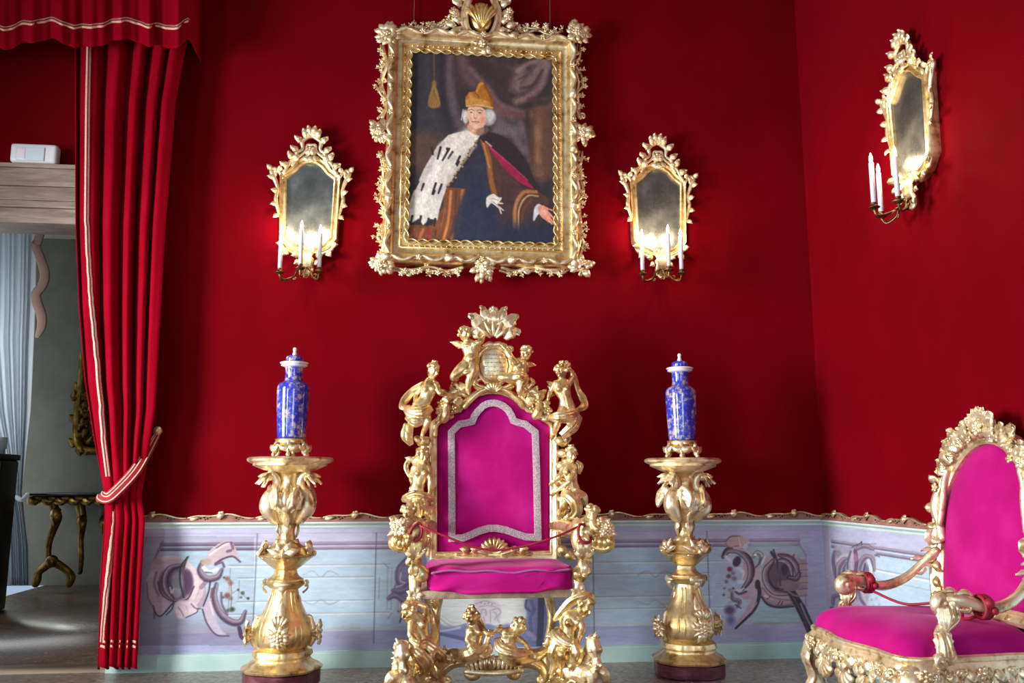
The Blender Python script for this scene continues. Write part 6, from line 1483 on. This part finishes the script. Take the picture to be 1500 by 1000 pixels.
figure(J, .046, True, hair='curls', seed=30, f=(-.75, -.6, -.3), u=(-.25, -.1, 1), extra=ex)
J = dict(head=Cf(852, 300, .06), neck=Cf(790, 350, .04), chest=Cf(735, 430, .04), waist=Cf(715, 550, .05), hip=Cf(695, 640, .04), sL=Cf(665, 420, .02), eL=Cf(650, 530, .02), hL=Cf(690, 620, .1), sR=Cf(805, 425, .06), eR=Cf(838, 510, .1), hR=Cf(800, 600, .13), kL=Cf(640, 740, .14), fL=Cf(640, 880, .08), kR=Cf(760, 720, .16), fR=Cf(740, 850, .1))
def ex(g):
    folds(g, [Cf(935, 280, .03), Cf(900, 215, .06), Cf(820, 215, .07), Cf(720, 260, .05), Cf(620, 370, .02), Cf(570, 430, .0)], [.03, .05, .055, .05, .04, .02], 4)
    folds(g, [Cf(560, 520, .02), Cf(600, 580, .08), Cf(690, 640, .13), Cf(780, 640, .12)], [.04, .07, .05, .03], 4)
    folds(g, [Cf(760, 640, .15), Cf(790, 720, .17), Cf(760, 800, .14), Cf(690, 830, .1)], [.04, .06, .06, .03], 4)
    folds(g, [Cf(600, 620, .08), Cf(570, 720, .08), Cf(590, 820, .07), Cf(560, 920, .05)], [.05, .07, .06, .05], 4)
    g.leaf([Cf(560, 520, .0), Cf(590, 560, .05), Cf(640, 600, .08)], .08, NW)
    wing(g, Cf(640, 600, .06), Cf(540, 530, .02), Cf(570, 620, .03), .035, 4)
figure(J, .046, True, hair='curls', seed=31, f=(.55, -.75, -.4), u=(.35, -.1, 1), extra=ex)
def seahorse(Fm, hd, mz, ear, neck, chest, legs, body, nm):
    g = G(); H, Z = Fm(*hd, .17), Fm(*mz, .20); d = nrm(Z-H); L = np.linalg.norm(Z-H)
    g.tube([H-d*.02, H+d*L*.3, H+d*L*.68, Z], [.036, .042, .025, .03], seg=10, sub=4, flat=1.15); g.ball(Z+d*.006, (.027, .026, .022)); sd = nrm(np.cross(d, NW))
    for s2 in (-1, 1):
        g.ball(H+d*L*.26+sd*s2*.027+NW*.03, .013); g.ball(Z+sd*s2*.014+NW*.028, .010); g.tube([H+d*L*.1+sd*s2*.03+NW*.03, H+d*L*.3+sd*s2*.036+NW*.02, H+d*L*.45+sd*s2*.03+NW*.015], [.006, .008, .006], seg=6); g.ball(H+d*L*.25+sd*s2*.02, (.016, .02, .03))
    g.tube([Z+NW*.012-d*.002+sd*.015, Z+NW*.02+d*.004, Z+NW*.012-sd*.015], .005, seg=5, sub=2)
    for e in ear:
        b = H+sd*(.02 if (Fm(*e)-H).dot(sd) > 0 else -.02)-d*.01; t = Fm(*e, .14); t = t+(t-b)*.25; g.tube([b, b*.5+t*.5, t], [.012, .017, .004], seg=8, flat=.6)
    N = [Fm(a, b, c) for a, b, c in neck]; g.tube([H+NW*-.02]+N+[Fm(*chest, .1)], [.034]+[.04+.012*i for i in range(len(N))]+[.075], seg=11, sub=5)
    for i in range(8):
        t = i/7; b = H*(1-t)+N[-1]*t+A3((0, .0, .015)); o = nrm((-.6 if nm == 'l' else .2, -.25, .8-1.4*t)); g.leaf([b, b+o*.03+NW*.025, b+o*.06], .04, NW, n=7, m=5, lobes=0)
    g.tube([Fm(a, b, c) for a, b, c in body], [.075, .085, .075, .05], seg=11, sub=5)
    for lg in legs: g.tube([Fm(a, b, c) for a, b, c in lg], [.05, .036, .026, .02, .026][:len(lg)], seg=9, sub=4)
    build(g, 'sea_horse', M['gold_pale'], parent=th, vox=.0036, sm=1)
seahorse(Af, (178, 690), (196, 880), ((112, 655), (215, 618)), ((170, 770, .1), (170, 860, .08)), (190, 960), [((160, 950, .12), (90, 950, .17), (60, 990, .17), (70, 1090, .14), (60, 1130, .15)), ((230, 980, .12), (240, 1040, .17), (230, 1100, .12), (235, 1180, .1))], ((200, 950, .06), (290, 930, .04), (380, 920, .02), (430, 960, .0)), 'l')
seahorse(Cf, (930, 640), (968, 835), ((880, 590), (990, 590)), ((895, 740, .1), (870, 830, .08)), (830, 920), [((850, 930, .12), (910, 920, .19), (922, 990, .19), (915, 1100, .15)), ((900, 910, .1), (1010, 905, .15), (1050, 960, .15), (1055, 1060, .12), (1080, 1090, .13))], ((830, 910, .06), (740, 890, .04), (650, 900, .02), (600, 950, .0)), 'r')
for Fm, x0, sg in ((Af, 330, -1), (Cf, 690, 1)):
    g = G(); top = Fm(x0, 800, -.02); q = A3(top); 
    g.tube([q+A3((0, .03, .12)), q, A3((q[0], YTf+.0, .16)), A3((q[0]+sg*.02, YTf-.03, .06)), A3((q[0]+sg*.05, YTf-.07, .03))], [.05, .07, .075, .07, .045], seg=10)
    rr = random.Random(40+sg)
    for k in range(16):
        b = Fm(x0-140+rr.random()*260, 880+rr.random()*220, .04+.05*rr.random()); o = nrm((rr.random()-.5, -.4, rr.random()-.3)); s = .08
        g.leaf([b, b+o*s*.5+NW*.02, b+o*s, b+o*s*1.2+NW*.015], s*.65, NW, n=9, m=7)
    g.tube(scroll_from(A3((q[0]-sg*.07, YTf-.05, .10)), (-sg, 0, .3), NW, .05, sg, 1.1, 11), [.026]*10+[.03], seg=8, sub=3)
    build(g, 'front_leg', M['gold'], parent=th)
g = G()                                      # lion-shell above the figures, under the arms
for Fm, a, b in ((Af, 300, 190), (Cf, 790, 170)):
    g = G(); q = Fm(a, b, .0); g.tube([q+Z3*.1, q+Z3*.02, q-Z3*.045], [.04, .034, .03], seg=10)
    for k in range(7): o = nrm((cos(k*.9), -.4, sin(k*.9))); g.leaf([q, q+o*.03+NW*.02, q+o*.06], .045, NW, n=7, m=5)
    build(g, 'leg_capital', M['gold_pale'], parent=th, vox=.0045, sm=1)


# stretcher with two scrolls, a shell, a mermaid and a merman
YS_ = -.93; Ms, Mr = frame_(c5, YS_), frame_(c6, YS_)
g = G()
g.tube([Ms(a, b) for a, b in ((590, 955), (612, 970), (600, 990), (565, 985), (540, 930), (560, 870), (630, 815), (720, 795), (810, 810), (870, 860), (860, 920), (810, 940), (775, 915), (800, 890))], [.016, .018, .02, .022, .028, .034, .036, .036, .034, .032, .028, .024, .02, .018], seg=10, sub=5)
g.tube([Mr(a, b) for a, b in ((250, 900), (225, 935), (185, 925), (170, 880), (210, 830), (290, 805), (380, 810), (450, 850), (485, 920), (480, 970), (450, 990), (435, 960), (465, 945))], [.018, .022, .026, .03, .034, .036, .036, .034, .03, .026, .022, .018, .016], seg=10, sub=5)
g.tube([Ms(a, b, .03) for a, b in ((560, 880), (630, 830), (720, 812), (810, 828))], .012, seg=6); g.tube([Mr(a, b, .03) for a, b in ((210, 845), (290, 822), (380, 828), (440, 865))], .012, seg=6)
build(g, 'stretcher', M['gold'], parent=th)
g = G(); c = Mr(20, 880, .03)
for i in range(13):
    t = -1+2*i/12; q = c+A3((t*.135, 0, 0)); e = q+A3((t*.03, -.02, .07-.015*abs(t))); g.tube([q, (q+e)/2+NW*.02, e], [.007, .011, .008], seg=6, sub=2)
g.tube([c+A3((-.16, -.01, -.004)), c+A3((-.05, -.025, -.012)), c+A3((.05, -.025, -.012)), c+A3((.16, -.01, -.004))], [.014, .016, .016, .014], seg=8)
g.ball(c+A3((0, .012, .035)), (.15, .02, .04)); build(g, 'stretcher_shell', M['gold_pale'], parent=th)
J = dict(head=Ms(818, 395, .05), neck=Ms(845, 455, .04), chest=Ms(850, 520, .04), waist=Ms(850, 620, .05), hip=Ms(850, 700, .04), sL=Ms(800, 520, .05), eL=Ms(775, 600, .07), hL=Ms(800, 680, .08), sR=Ms(905, 510, .04), eR=Ms(975, 560, .07), hR=Ms(1030, 520, .06))
def ex(g):
    g.tube([Ms(a, b, d) for a, b, d in ((850, 690, .05), (800, 740, .07), (720, 750, .04), (640, 730, .02), (580, 760, .0))], [.055, .05, .04, .03, .02], seg=10, sub=5)
    folds(g, [Ms(820, 600, .05), Ms(825, 680, .1), Ms(880, 710, .1), Ms(940, 660, .08), Ms(960, 600, .07), Ms(1000, 555, .07)], .026, 2)
    folds(g, [Ms(860, 700, .08), Ms(930, 740, .08), Ms(980, 690, .06), Ms(970, 640, .05)], [.04, .045, .04, .03], 3)
    folds(g, [Ms(870, 370, .03), Ms(885, 420, .02), Ms(930, 490, .02)], [.03, .03, .02], 3)
    for k in range(3): g.leaf([Ms(600, 750, .0), Ms(570, 770-30*k, .02), Ms(540+15*k, 790-70*k, .0)], .05, NW, n=8, m=5)
figure(J, .040, True, hair='bun', seed=41, f=(-.5, -.85, .1), u=(-.1, 0, 1), extra=ex, nm='mermaid')
J = dict(head=Mr(252, 475, .05), neck=Mr(205, 520, .04), chest=Mr(160, 570, .04), waist=Mr(145, 640, .05), hip=Mr(140, 700, .04), sL=Mr(105, 530, .04), eL=Mr(70, 505, .05), hL=Mr(20, 530, .07), sR=Mr(225, 580, .05), eR=Mr(310, 640, .07), hR=Mr(365, 720, .08))
def ex(g):
    folds(g, [Mr(50, 590, .05), Mr(70, 670, .1), Mr(150, 710, .12), Mr(260, 730, .11), Mr(370, 715, .09)], [.03, .05, .05, .04, .02], 3)
    g.tube([Mr(a, b, d) for a, b, d in ((140, 700, .05), (200, 760, .05), (320, 760, .03), (420, 740, .02), (490, 700, .0), (520, 660, .0))], [.06, .055, .045, .036, .03, .02], seg=10, sub=5)
    for k in range(3): g.leaf([Mr(500, 690, .0), Mr(520, 650-20*k, .02), Mr(540-25*k, 600-10*k, .0)], .05, NW, n=8, m=5)
figure(J, .040, False, hair='curls', seed=42, f=(.85, -.5, -.1), u=(.15, 0, 1), extra=ex, nm='merman')
g = G(); rr = random.Random(77)
for k in range(26):
    x = 560+rr.random()*520; b = Ms(x, 775+rr.random()*30, .02); o = nrm((rr.random()-.5, -.3, rr.random()*.8)); s = .05
    g.leaf([b, b+o*s*.5+NW*.015, b+o*s], s*.7, NW, n=7, m=5, lobes=2)
build(g, 'stretcher_leaves', M['gold_pale'], parent=th)

# red cord tied across the arms
cb = th
pts = [U(x, y, Y) for x, y, Y in ((614, 769, -1.10), (625, 774, -1.12), (650, 784, -1.13), (672, 793, -1.13), (698, 802, -1.13), (722, 805.5, -1.13), (745, 804, -1.13), (775, 798, -1.13), (805, 789, -1.13), (832, 778, -1.12), (848, 770, -1.10))]
g = G(); g.tube(pts, .0065, seg=7, sub=5); build(g, 'barrier_cord', M['cord'], parent=cb)
g = G(); L = [U(x, y, Y) for x, y, Y in ((614, 766, -1.10), (605, 772, -1.11), (600, 782, -1.11), (606, 791, -1.1), (615, 788, -1.1), (618, 776, -1.1))]; g.tube(L, .008, seg=7, sub=4, closed=True); build(g, 'cord_loop', M['cord'], parent=cb)
g = G(); L = [U(x, y, Y) for x, y, Y in ((850, 768, -1.10), (847, 778, -1.12), (850, 790, -1.12), (858, 795, -1.12), (866, 790, -1.1), (860, 772, -1.08))]; g.tube(L, .009, seg=7, sub=4, closed=True); build(g, 'cord_loop', M['cord'], parent=cb)
# ------------------------------------------------------------------ armchair by the right wall (it faces left)
XF0, YN, YFAR = 2.0, -2.49, -1.60
YM0 = (YN+YFAR)/2; XB = 2.66; REC = radians(7)
ch = empty('armchair', (2.35, YM0, 0), 'wide gilt armchair with magenta velvet at the right edge, facing the throne', 'armchair')
bn = A3((-cos(REC), 0, sin(REC))); bu = A3((sin(REC), 0, cos(REC))); bo = A3((XB, YM0, .50))
def onp(px, py, p, n):
    d = ray(px, py); return CAM+d*(A3(p)-CAM).dot(n)/d.dot(n)
def bp(px, py, d=0.0):                        # px -> (b, h) on the reclined back plane
    q = onp(px, py, bo+bn*d, bn)-bo; return A3((q[1], q.dot(bu)))
def bw(b, h, d=0.0): return bo+Y3*b+bu*h+bn*d
far = [(1387, 872), (1384, 845), (1386, 815), (1388, 780), (1391, 750), (1398, 722), (1408, 698), (1420, 680), (1434, 664), (1450, 654), (1466, 650)]
half = [bp(*q) for q in far]
bx = half[-1][0]
half = [A3((q[0]-bx*((i/(len(half)-1))**2), q[1])) for i, q in enumerate(half)]; half[-1][0] = 0
ring = [tuple(q) for q in half]+[(-q[0], q[1]) for q in half[-2::-1]]          # far bottom, over the top, near bottom
hw, hb, ht = half[0][0], half[0][1], half[-1][1]
cl = catmull(np.array([[a, b] for a, b in ring]), 3)
low = np.array([[ring[-1][0]*(1-t)+ring[0][0]*t, ring[-1][1]+.0] for t in np.linspace(.08, .92, 8)])
loop = np.vstack([cl, low]); cen = loop.mean(0)
A = [[bw(*q, -.05) for q in loop]]
for i in range(13):
    t = 1-i/12*.999; A.append([bw(*(cen+(q-cen)*t), .012+.05*(1-t**3)) for q in loop])
g = G(); g.grid(np.array(A), cv=True); build(g, 'backrest', M['magenta'], parent=ch)
g = G(); g.sweep([tuple(q) for q in loop][::-1], [(.0, -.04), (.0, .03), (-.012, .04), (-.022, .034), (-.05, .05), (-.066, .044), (-.072, .02), (-.072, -.04)], Y3, bu, bn)
V = np.array(g.V); g.V = [tuple(v+bo) for v in V]
build(g, 'back_frame', M['gold_pale'], parent=ch, angle=50)
def chain(g, seg, n, seed, size=.075, d=.05, off=.055):
    rr = random.Random(seed); S = np.asarray(seg)
    for i in range(n):
        t = i/(n-1)*(len(S)-1); k = min(int(t), len(S)-2); q = S[k]*(1-(t-k))+S[k+1]*(t-k); e = nrm(S[k+1]-S[k]); o2 = A3((e[1], -e[0])); 
        if o2.dot(q-cen) < 0: o2 = -o2
        q = q+o2*off; p = bw(*q, d+.015*rr.random()); o = nrm(Y3*o2[0]+bu*o2[1]+bn*.3+(Y3*e[0]+bu*e[1])*(rr.random()-.5)*2); s = size*(.6+.6*rr.random())
        if i % 9 == 4: flower(g, p+bn*.01, bn, .022, 5, i)
        else: g.leaf([p, p+o*s*.5+bn*.015, p+o*s, p+o*s*1.1+bn*.01], s*.6, bn, n=9, m=7, lobes=3, depth=.18)
m = len(cl)
g = G(); chain(g, cl[int(m*.31):int(m*.69)], 44, 3, .085, .035, .05); chain(g, cl[int(m*.3):int(m*.7)], 34, 4, .07, .05, .03)
top = bw(0, ht+.07, .05); g.tube([bw(*(cl[int(m*t)]+nrm(cl[int(m*t)]-cen)*.07), .03) for t in np.linspace(.36, .64, 9)], [.02, .026, .03, .034, .036, .034, .03, .026, .02], seg=9)
for k in range(7): o = nrm(Y3*cos(radians(20+k*23))+bu*sin(radians(20+k*23))+bn*.2); b = bw(0, ht+.08, .04); g.leaf([b, b+o*.06+bn*.02, b+o*.1+bn*.02], .06, bn, n=8, m=7, lobes=2)
flower(g, bw(0, ht+.07, .08), bn, .04, 6, 2); build(g, 'crest', M['gold_pale'], parent=ch)
for sg in (1, -1):                            # carved ears of the back
    g = G(); F2 = lambda x, y, d=.03: (lambda q: bw(sg*q[0], q[1], d))(bp(x+6, y))
    g.tube([F2(x, y) for x, y in ((1382, 790), (1378, 765), (1374, 745), (1377, 725), (1382, 712), (1378, 704))], [.02, .026, .034, .03, .02, .018], seg=9, sub=4)
    g.tube([F2(x, y, .05) for x, y in ((1384, 770), (1388, 735), (1390, 710), (1394, 692), (1391, 684))], [.014, .018, .016, .018, .02], seg=8, sub=4)
    for x, y, dx, dz in ((1376, 706, -.5, .6), (1392, 686, -.6, .6), (1372, 745, -.8, 0), (1374, 768, -.5, -.8), (1382, 790, -.5, -.6), (1398, 676, -.7, .5), (1388, 690, -.9, .2)):
        b = F2(x, y, .045); o = nrm(Y3*sg*-dx+bu*dz+bn*.3); g.leaf([b, b+o*.02+bn*.015, b+o*.042], .042, bn, n=8, m=5)
    flower(g, F2(1393, 683, .06), bn, .03, 5, 1); flower(g, F2(1379, 716, .06), bn, .026, 5, 2)
    build(g, 'side_ornament', M['gold_pale'], parent=ch)
    g = G(); q = ring[0] if sg > 0 else ring[-1]   # back post down to the floor
    P = [bw(q[0]+sg*.035, hb+.22, .0), bw(q[0]+sg*.035, hb, .0), bw(q[0]+sg*.035, -.02, .0), A3((XB+.01, YM0+q[0]+sg*.03, .3)), A3((XB+.06, YM0+q[0]+sg*.05, 0))]
    g.tube(P, [.03, .036, .045, .036, .03], seg=9); b = bw(q[0]+sg*.035, hb-.02, .04); flower(g, b, bn, .035, 6, 3)
    for dz in (.14, .06, -.1): b = bw(q[0]+sg*.035, hb+dz, .025); g.leaf([b-bu*.03, b+bn*.025, b+bu*.04], .05, bn, n=8, m=5, lobes=2)
    build(g, 'rear_leg', M['gold'], parent=ch)
g = G(); g.box((XB-.0, YM0-abs(hw), .53), (XB+.05, YM0+abs(hw), .58), .012)
for k in range(7): b = A3((XB-.01, YM0-.3+.1*k, .57)); g.leaf([b-Y3*.05, b+A3((-.02, 0, .02)), b+Y3*.05], .05, A3((-1, 0, .3)), n=8, m=5)
build(g, 'lower_back_rail', M['gold'], parent=ch)
# seat
zr = .47
def plan(t):                                  # seat outline, 0..1 round from the far back corner
    K = [(XB, YFAR-.10), (2.45, YFAR-.05), (2.2, YFAR-.02), (2.06, YFAR-.0), (1.99, YFAR-.06), (1.985, YFAR-.22), (1.95, YM0), (1.985, YN+.22), (1.99, YN+.06), (2.06, YN+.0), (2.2, YN+.02), (2.45, YN+.05), (XB, YN+.10), (XB+.03, YM0)]
    return catmull(np.array(K), 8, True)
SP = plan(0); sc = A3((2.32, YM0))
A = []
A.append([A3((q[0], q[1], zr-.03)) for q in SP]); A.append([A3((q[0], q[1], zr)) for q in SP])
for i in range(18):
    t = i/17; a = t*pi/2; r = cos(a)**.55 if t < 1 else 0.002
    h = sin(a)**.8*.125
    A.append([A3((*(sc+(q-sc)*(max(r, .002)*.985)), zr+.006+h-.02*max(0, 1-np.linalg.norm((sc+(q-sc)*r)-A3((2.42, YM0)))/.2)))for q in SP])
g = G(); g.grid(np.array(A), cv=True); build(g, 'seat_cushion', M['magenta'], parent=ch)
g = G(); Pl = [tuple(q) for q in SP]
prof = [(-.01, zr-.01), (-.01, zr+.012), (.004, zr+.016), (.016, zr+.008), (.018, zr-.004), (.012, zr-.014), (.022, zr-.03), (.03, zr-.06), (.024, zr-.085), (.01, zr-.095), (-.02, zr-.095)]
g.sweep(Pl[::-1] if False else Pl, [(o, z) for o, z in prof], X3, Y3, Z3)
build(g, 'seat_rail', M['gold_pale'], parent=ch, angle=45)
g = G(); rr = random.Random(12); n = len(SP); drop = lambda q: 0
for i in range(0, n, 2):                      # carved apron
    q = SP[i]; e = nrm(SP[(i+1) % n]-SP[i-1]); o2 = A3((e[1], -e[0], 0)); o2 = o2 if o2[:2].dot(q-sc) > 0 else -o2
    if q[0] > 2.62: continue
    E = A3((e[0], e[1], 0)); base = A3((q[0], q[1], zr-.052))+o2*.03; s2 = 1 if (i//2) % 2 else -1
    g.tube(scroll_from(base-E*.03*s2-Z3*.02, E*s2+Z3*.5, o2, .022, s2, 1.0, 9), [.004]+[.008]*7+[.01], seg=6, sub=2)
    d = nrm(E*s2-Z3*.9); g.leaf([base, base+d*.03+o2*.012, base+d*.062], .034, o2, n=8, m=7, depth=.18)
    d = nrm(E*s2*-.6-Z3*1.1); g.leaf([base-Z3*.02, base-Z3*.02+d*.03+o2*.01, base-Z3*.02+d*.06], .03, o2, n=8, m=7, depth=.18)
    if i % 12 == 0: flower(g, base+o2*.012, o2, .03, 6, i)
for yc in (YM0-.2, YM0, YM0+.2):              # hanging lobes along the front
    c = A3((1.95, yc, zr-.10)); g.fan(c+Z3*.0, Y3, -Z3, A3((-1, 0, 0)), .10, radians(25), radians(155), ribs=5, dome=.2)
    for s2 in (-1, 1): g.tube(scroll_from(c+Y3*s2*.03, A3((0, s2, -.3)), A3((-1, 0, 0)), .03, s2, 1, 9), .012, seg=6, sub=2)
build(g, 'apron_carving', M['gold_pale'], parent=ch)
for sg, yc in ((1, YFAR-.03), (-1, YN+.03)):
    g = G(); d = nrm((-.6, sg*.75, 0)); b = A3((2.03, yc, 0))
    g.tube([b+Z3*.42, b+Z3*.36+d*.03, b+Z3*.25+d*.035, b+Z3*.14+d*.0, b+Z3*.06+d*.02, b+Z3*.03+d*.06], [.055, .06, .045, .034, .036, .042], seg=10, sub=5)
    for s2 in (-1, 0, 1):
        o = nrm(d+np.cross(d, Z3)*s2*.9); q = b+o*.05+Z3*.41; g.leaf([q, q+o*.03-Z3*.09, q+o*.0-Z3*.18, q+o*.04-Z3*.25], .085, o, n=14, m=7)
    g.tube(scroll_from(b+Z3*.1+d*.05, d-Z3*.5, np.cross(d, Z3), .03, 1, 1, 9), .016, seg=7, sub=2)
    build(g, 'front_leg', M['gold_pale'], parent=ch)
# arms
for sg, yb, tr in ((1, YFAR-.02, [(1376, 806), (1366, 816), (1354, 828), (1340, 843), (1322, 854), (1304, 859), (1288, 858), (1268, 852), (1250, 850), (1240, 848)]), (-1, YN+.02, None)):
    Y = YM0+abs(hw)+.03
    P = []
    for x, y in [(1376, 806), (1366, 816), (1354, 828), (1340, 843), (1322, 854), (1304, 859), (1288, 858), (1268, 852), (1250, 850), (1240, 848)]:
        q = U(x, y, Y); P.append(q)
    P = [A3((q[0], YM0+sg*(abs(hw)+.035+.05*sin(pi*i/9)), q[2])) for i, q in enumerate(P)]
    P[0][0] = XB+.0
    if sg < 0: P = [q+A3((.075*i/9, 0, 0)) for i, q in enumerate(P)]
    g = G(); g.tube(P, [.024, .028, .02, .022, .024, .025, .024, .029, .032, .028], seg=10, sub=5, flat=.85)
    e = P[-1]; g.tube(scroll_from(e, (-1, 0, .25), (0, -1, 0), .034, 1, 1.0, 10), [.03]*6+[.034]*4, seg=9, sub=2)
    for i in (1, 2, 7, 8):
        for dz in (-1, 1): g.leaf([P[i]+A3((.03, 0, dz*.02)), P[i]+A3((0, 0, dz*.045)), P[i]+A3((-.05, 0, dz*.03))], .036, A3((0, -.5, dz)), n=8, m=5)
    o = A3((XB-.01, P[0][1], P[0][2]+.03)); g.leaf([o, o+A3((-.02, 0, .05)), o+A3((0, 0, .08))], .05, NW, n=8, m=5)
    build(g, 'armrest', M['gold_pale'], parent=ch)
    g = G(); s0 = P[-2]; b = A3((2.20-(.02 if sg < 0 else 0), YM0+sg*.43, zr-.01))
    g.tube([s0-Z3*.01, s0+A3((.0, 0, -.08)), s0*.5+b*.5+A3((-.035, 0, .0)), b+A3((-.005, 0, .09)), b+A3((.0, 0, .02))], [.03, .022, .026, .03, .045], seg=10, sub=5)
    mid = s0*.5+b*.5+A3((-.035, 0, .0))
    for dx, dy in ((-.026, -.008), (-.014, -.022), (.006, -.026)):
        o = A3((dx, dy, 0)); g.tube([s0+o*1.0-Z3*.03, s0+A3((0, 0, -.08))+o*.85, mid+o, b+A3((-.005, 0, .09))+o*1.2, b+A3((0, 0, .03))+o*1.6], [.007, .008, .009, .009, .008], seg=7)
    for t, w in ((.35, .05), (.75, .06)):
        q = s0*(1-t)+b*t+A3((-.03*sin(pi*t), 0, 0)); g.leaf([q+Z3*.06+A3((-.01, -.02, 0)), q+A3((-.016, -.032, 0)), q-Z3*.05+A3((-.01, -.026, 0))], w, A3((-.5, -1, 0)), n=12, m=9, depth=.16)
    g.tube(scroll_from(b+A3((-.03, -.02, .03)), (-1, 0, .2), (0, -1, 0), .03, 1, 1, 9), .018, seg=7, sub=2)
    build(g, 'arm_support', M['gold_pale'], parent=ch)
    ARMP = P
    if sg == 1: FARP = P
    else: NEARP = P
cc_ = ch
a, b = FARP[7]*.6+FARP[6]*.4, NEARP[6]
g = G(); mid = (a+b)/2+A3((.12, 0, 0)); mid[2] = zr+.135
pts = [a-Z3*.03, a*.75+b*.25+A3((.05, 0, -.075)), A3((mid[0], mid[1]+.08, zr+.155)), A3((mid[0], mid[1]-.12, zr+.16)), b*.8+a*.2+A3((.03, 0, -.075)), b-Z3*.03]
g.tube(pts, .007, seg=7, sub=6); build(g, 'barrier_cord', M['cord'], parent=cc_)
for q in (a, b):
    g = G()
    for k in range(3):
        x = q+A3((.014*(k-1), 0, 0)); g.tube([x+A3((0, .046*cos(t), .046*sin(t))) for t in np.linspace(0, 2*pi, 10, endpoint=False)], .0085, seg=7, sub=2, closed=True)
    g.ball(q+A3((.0, -.045, .02)), .022); g.ball(q+A3((.02, -.045, -.01)), .018)
    build(g, 'cord_knot', M['cord'], parent=cc_)
print('CHAIR hw', hw, hb, ht, 'bx', bx)
# ------------------------------------------------------------------ daylight, added fill lamps and candle light
def area(name, loc, tgt, sx, sy, power, col=(1, 1, 1), spread=180):
    l = bpy.data.lights.new(name, 'AREA'); l.shape = 'RECTANGLE'; l.size = sx; l.size_y = sy; l.energy = power; l.color = col; l.spread = radians(spread)
    o = bpy.data.objects.new(name, l); COL.objects.link(o); o.location = loc
    o.rotation_euler = (Vector(tgt)-Vector(loc)).to_track_quat('-Z', 'Y').to_euler(); return o
area('window_daylight_left', (-5.0, -2.9, 2.0), (2.2, -1.1, .8), 1.4, 2.4, 275, (1, .97, .94), 110)
area('fill_light_left_rear', (-5.0, -6.6, 2.0), (1.0, -.6, .9), 1.5, 2.4, 90, (.82, .92, 1), 110)  # unseen fill lamp, added at the rear left opening
area('fill_light_rear', (1.0, -8.8, 2.2), (0.6, 0, .9), 1.4, 2.4, 26, (.8, .92, 1), 110)  # unseen fill lamp added behind the camera; no window built here
area('far_room_fill', (-5.2, 2.6, 2.0), (-2.0, 3.8, .8), 1.6, 2.2, 34, (1, 1, .95))  # soft lamp added to brighten the far room; no window here
area('far_room_back_window', ((U(-70, 300, 4.8)[0]+U(34, 300, 4.8)[0])/2, 4.75, 2.0), ((U(-70, 300, 4.8)[0]+U(34, 300, 4.8)[0])/2, 0, 1.2), 1.0, 3.0, 40, (1, 1, .95))
for i, p in enumerate(lamps):                 # each candle bulb gives a little warm light
    l = bpy.data.lights.new('candle_light', 'POINT'); l.energy = 3.6; l.color = (1, .74, .46); l.shadow_soft_size = .02
    o = bpy.data.objects.new('candle_light', l); COL.objects.link(o); o.location = p+A3((0, 0, .045))
w = bpy.data.worlds.new('world'); SC.world = w; w.use_nodes = True
w.node_tree.nodes['Background'].inputs[0].default_value = (.62, .82, 1.1, 1); w.node_tree.nodes['Background'].inputs[1].default_value = .54
SC.view_settings.exposure = .12
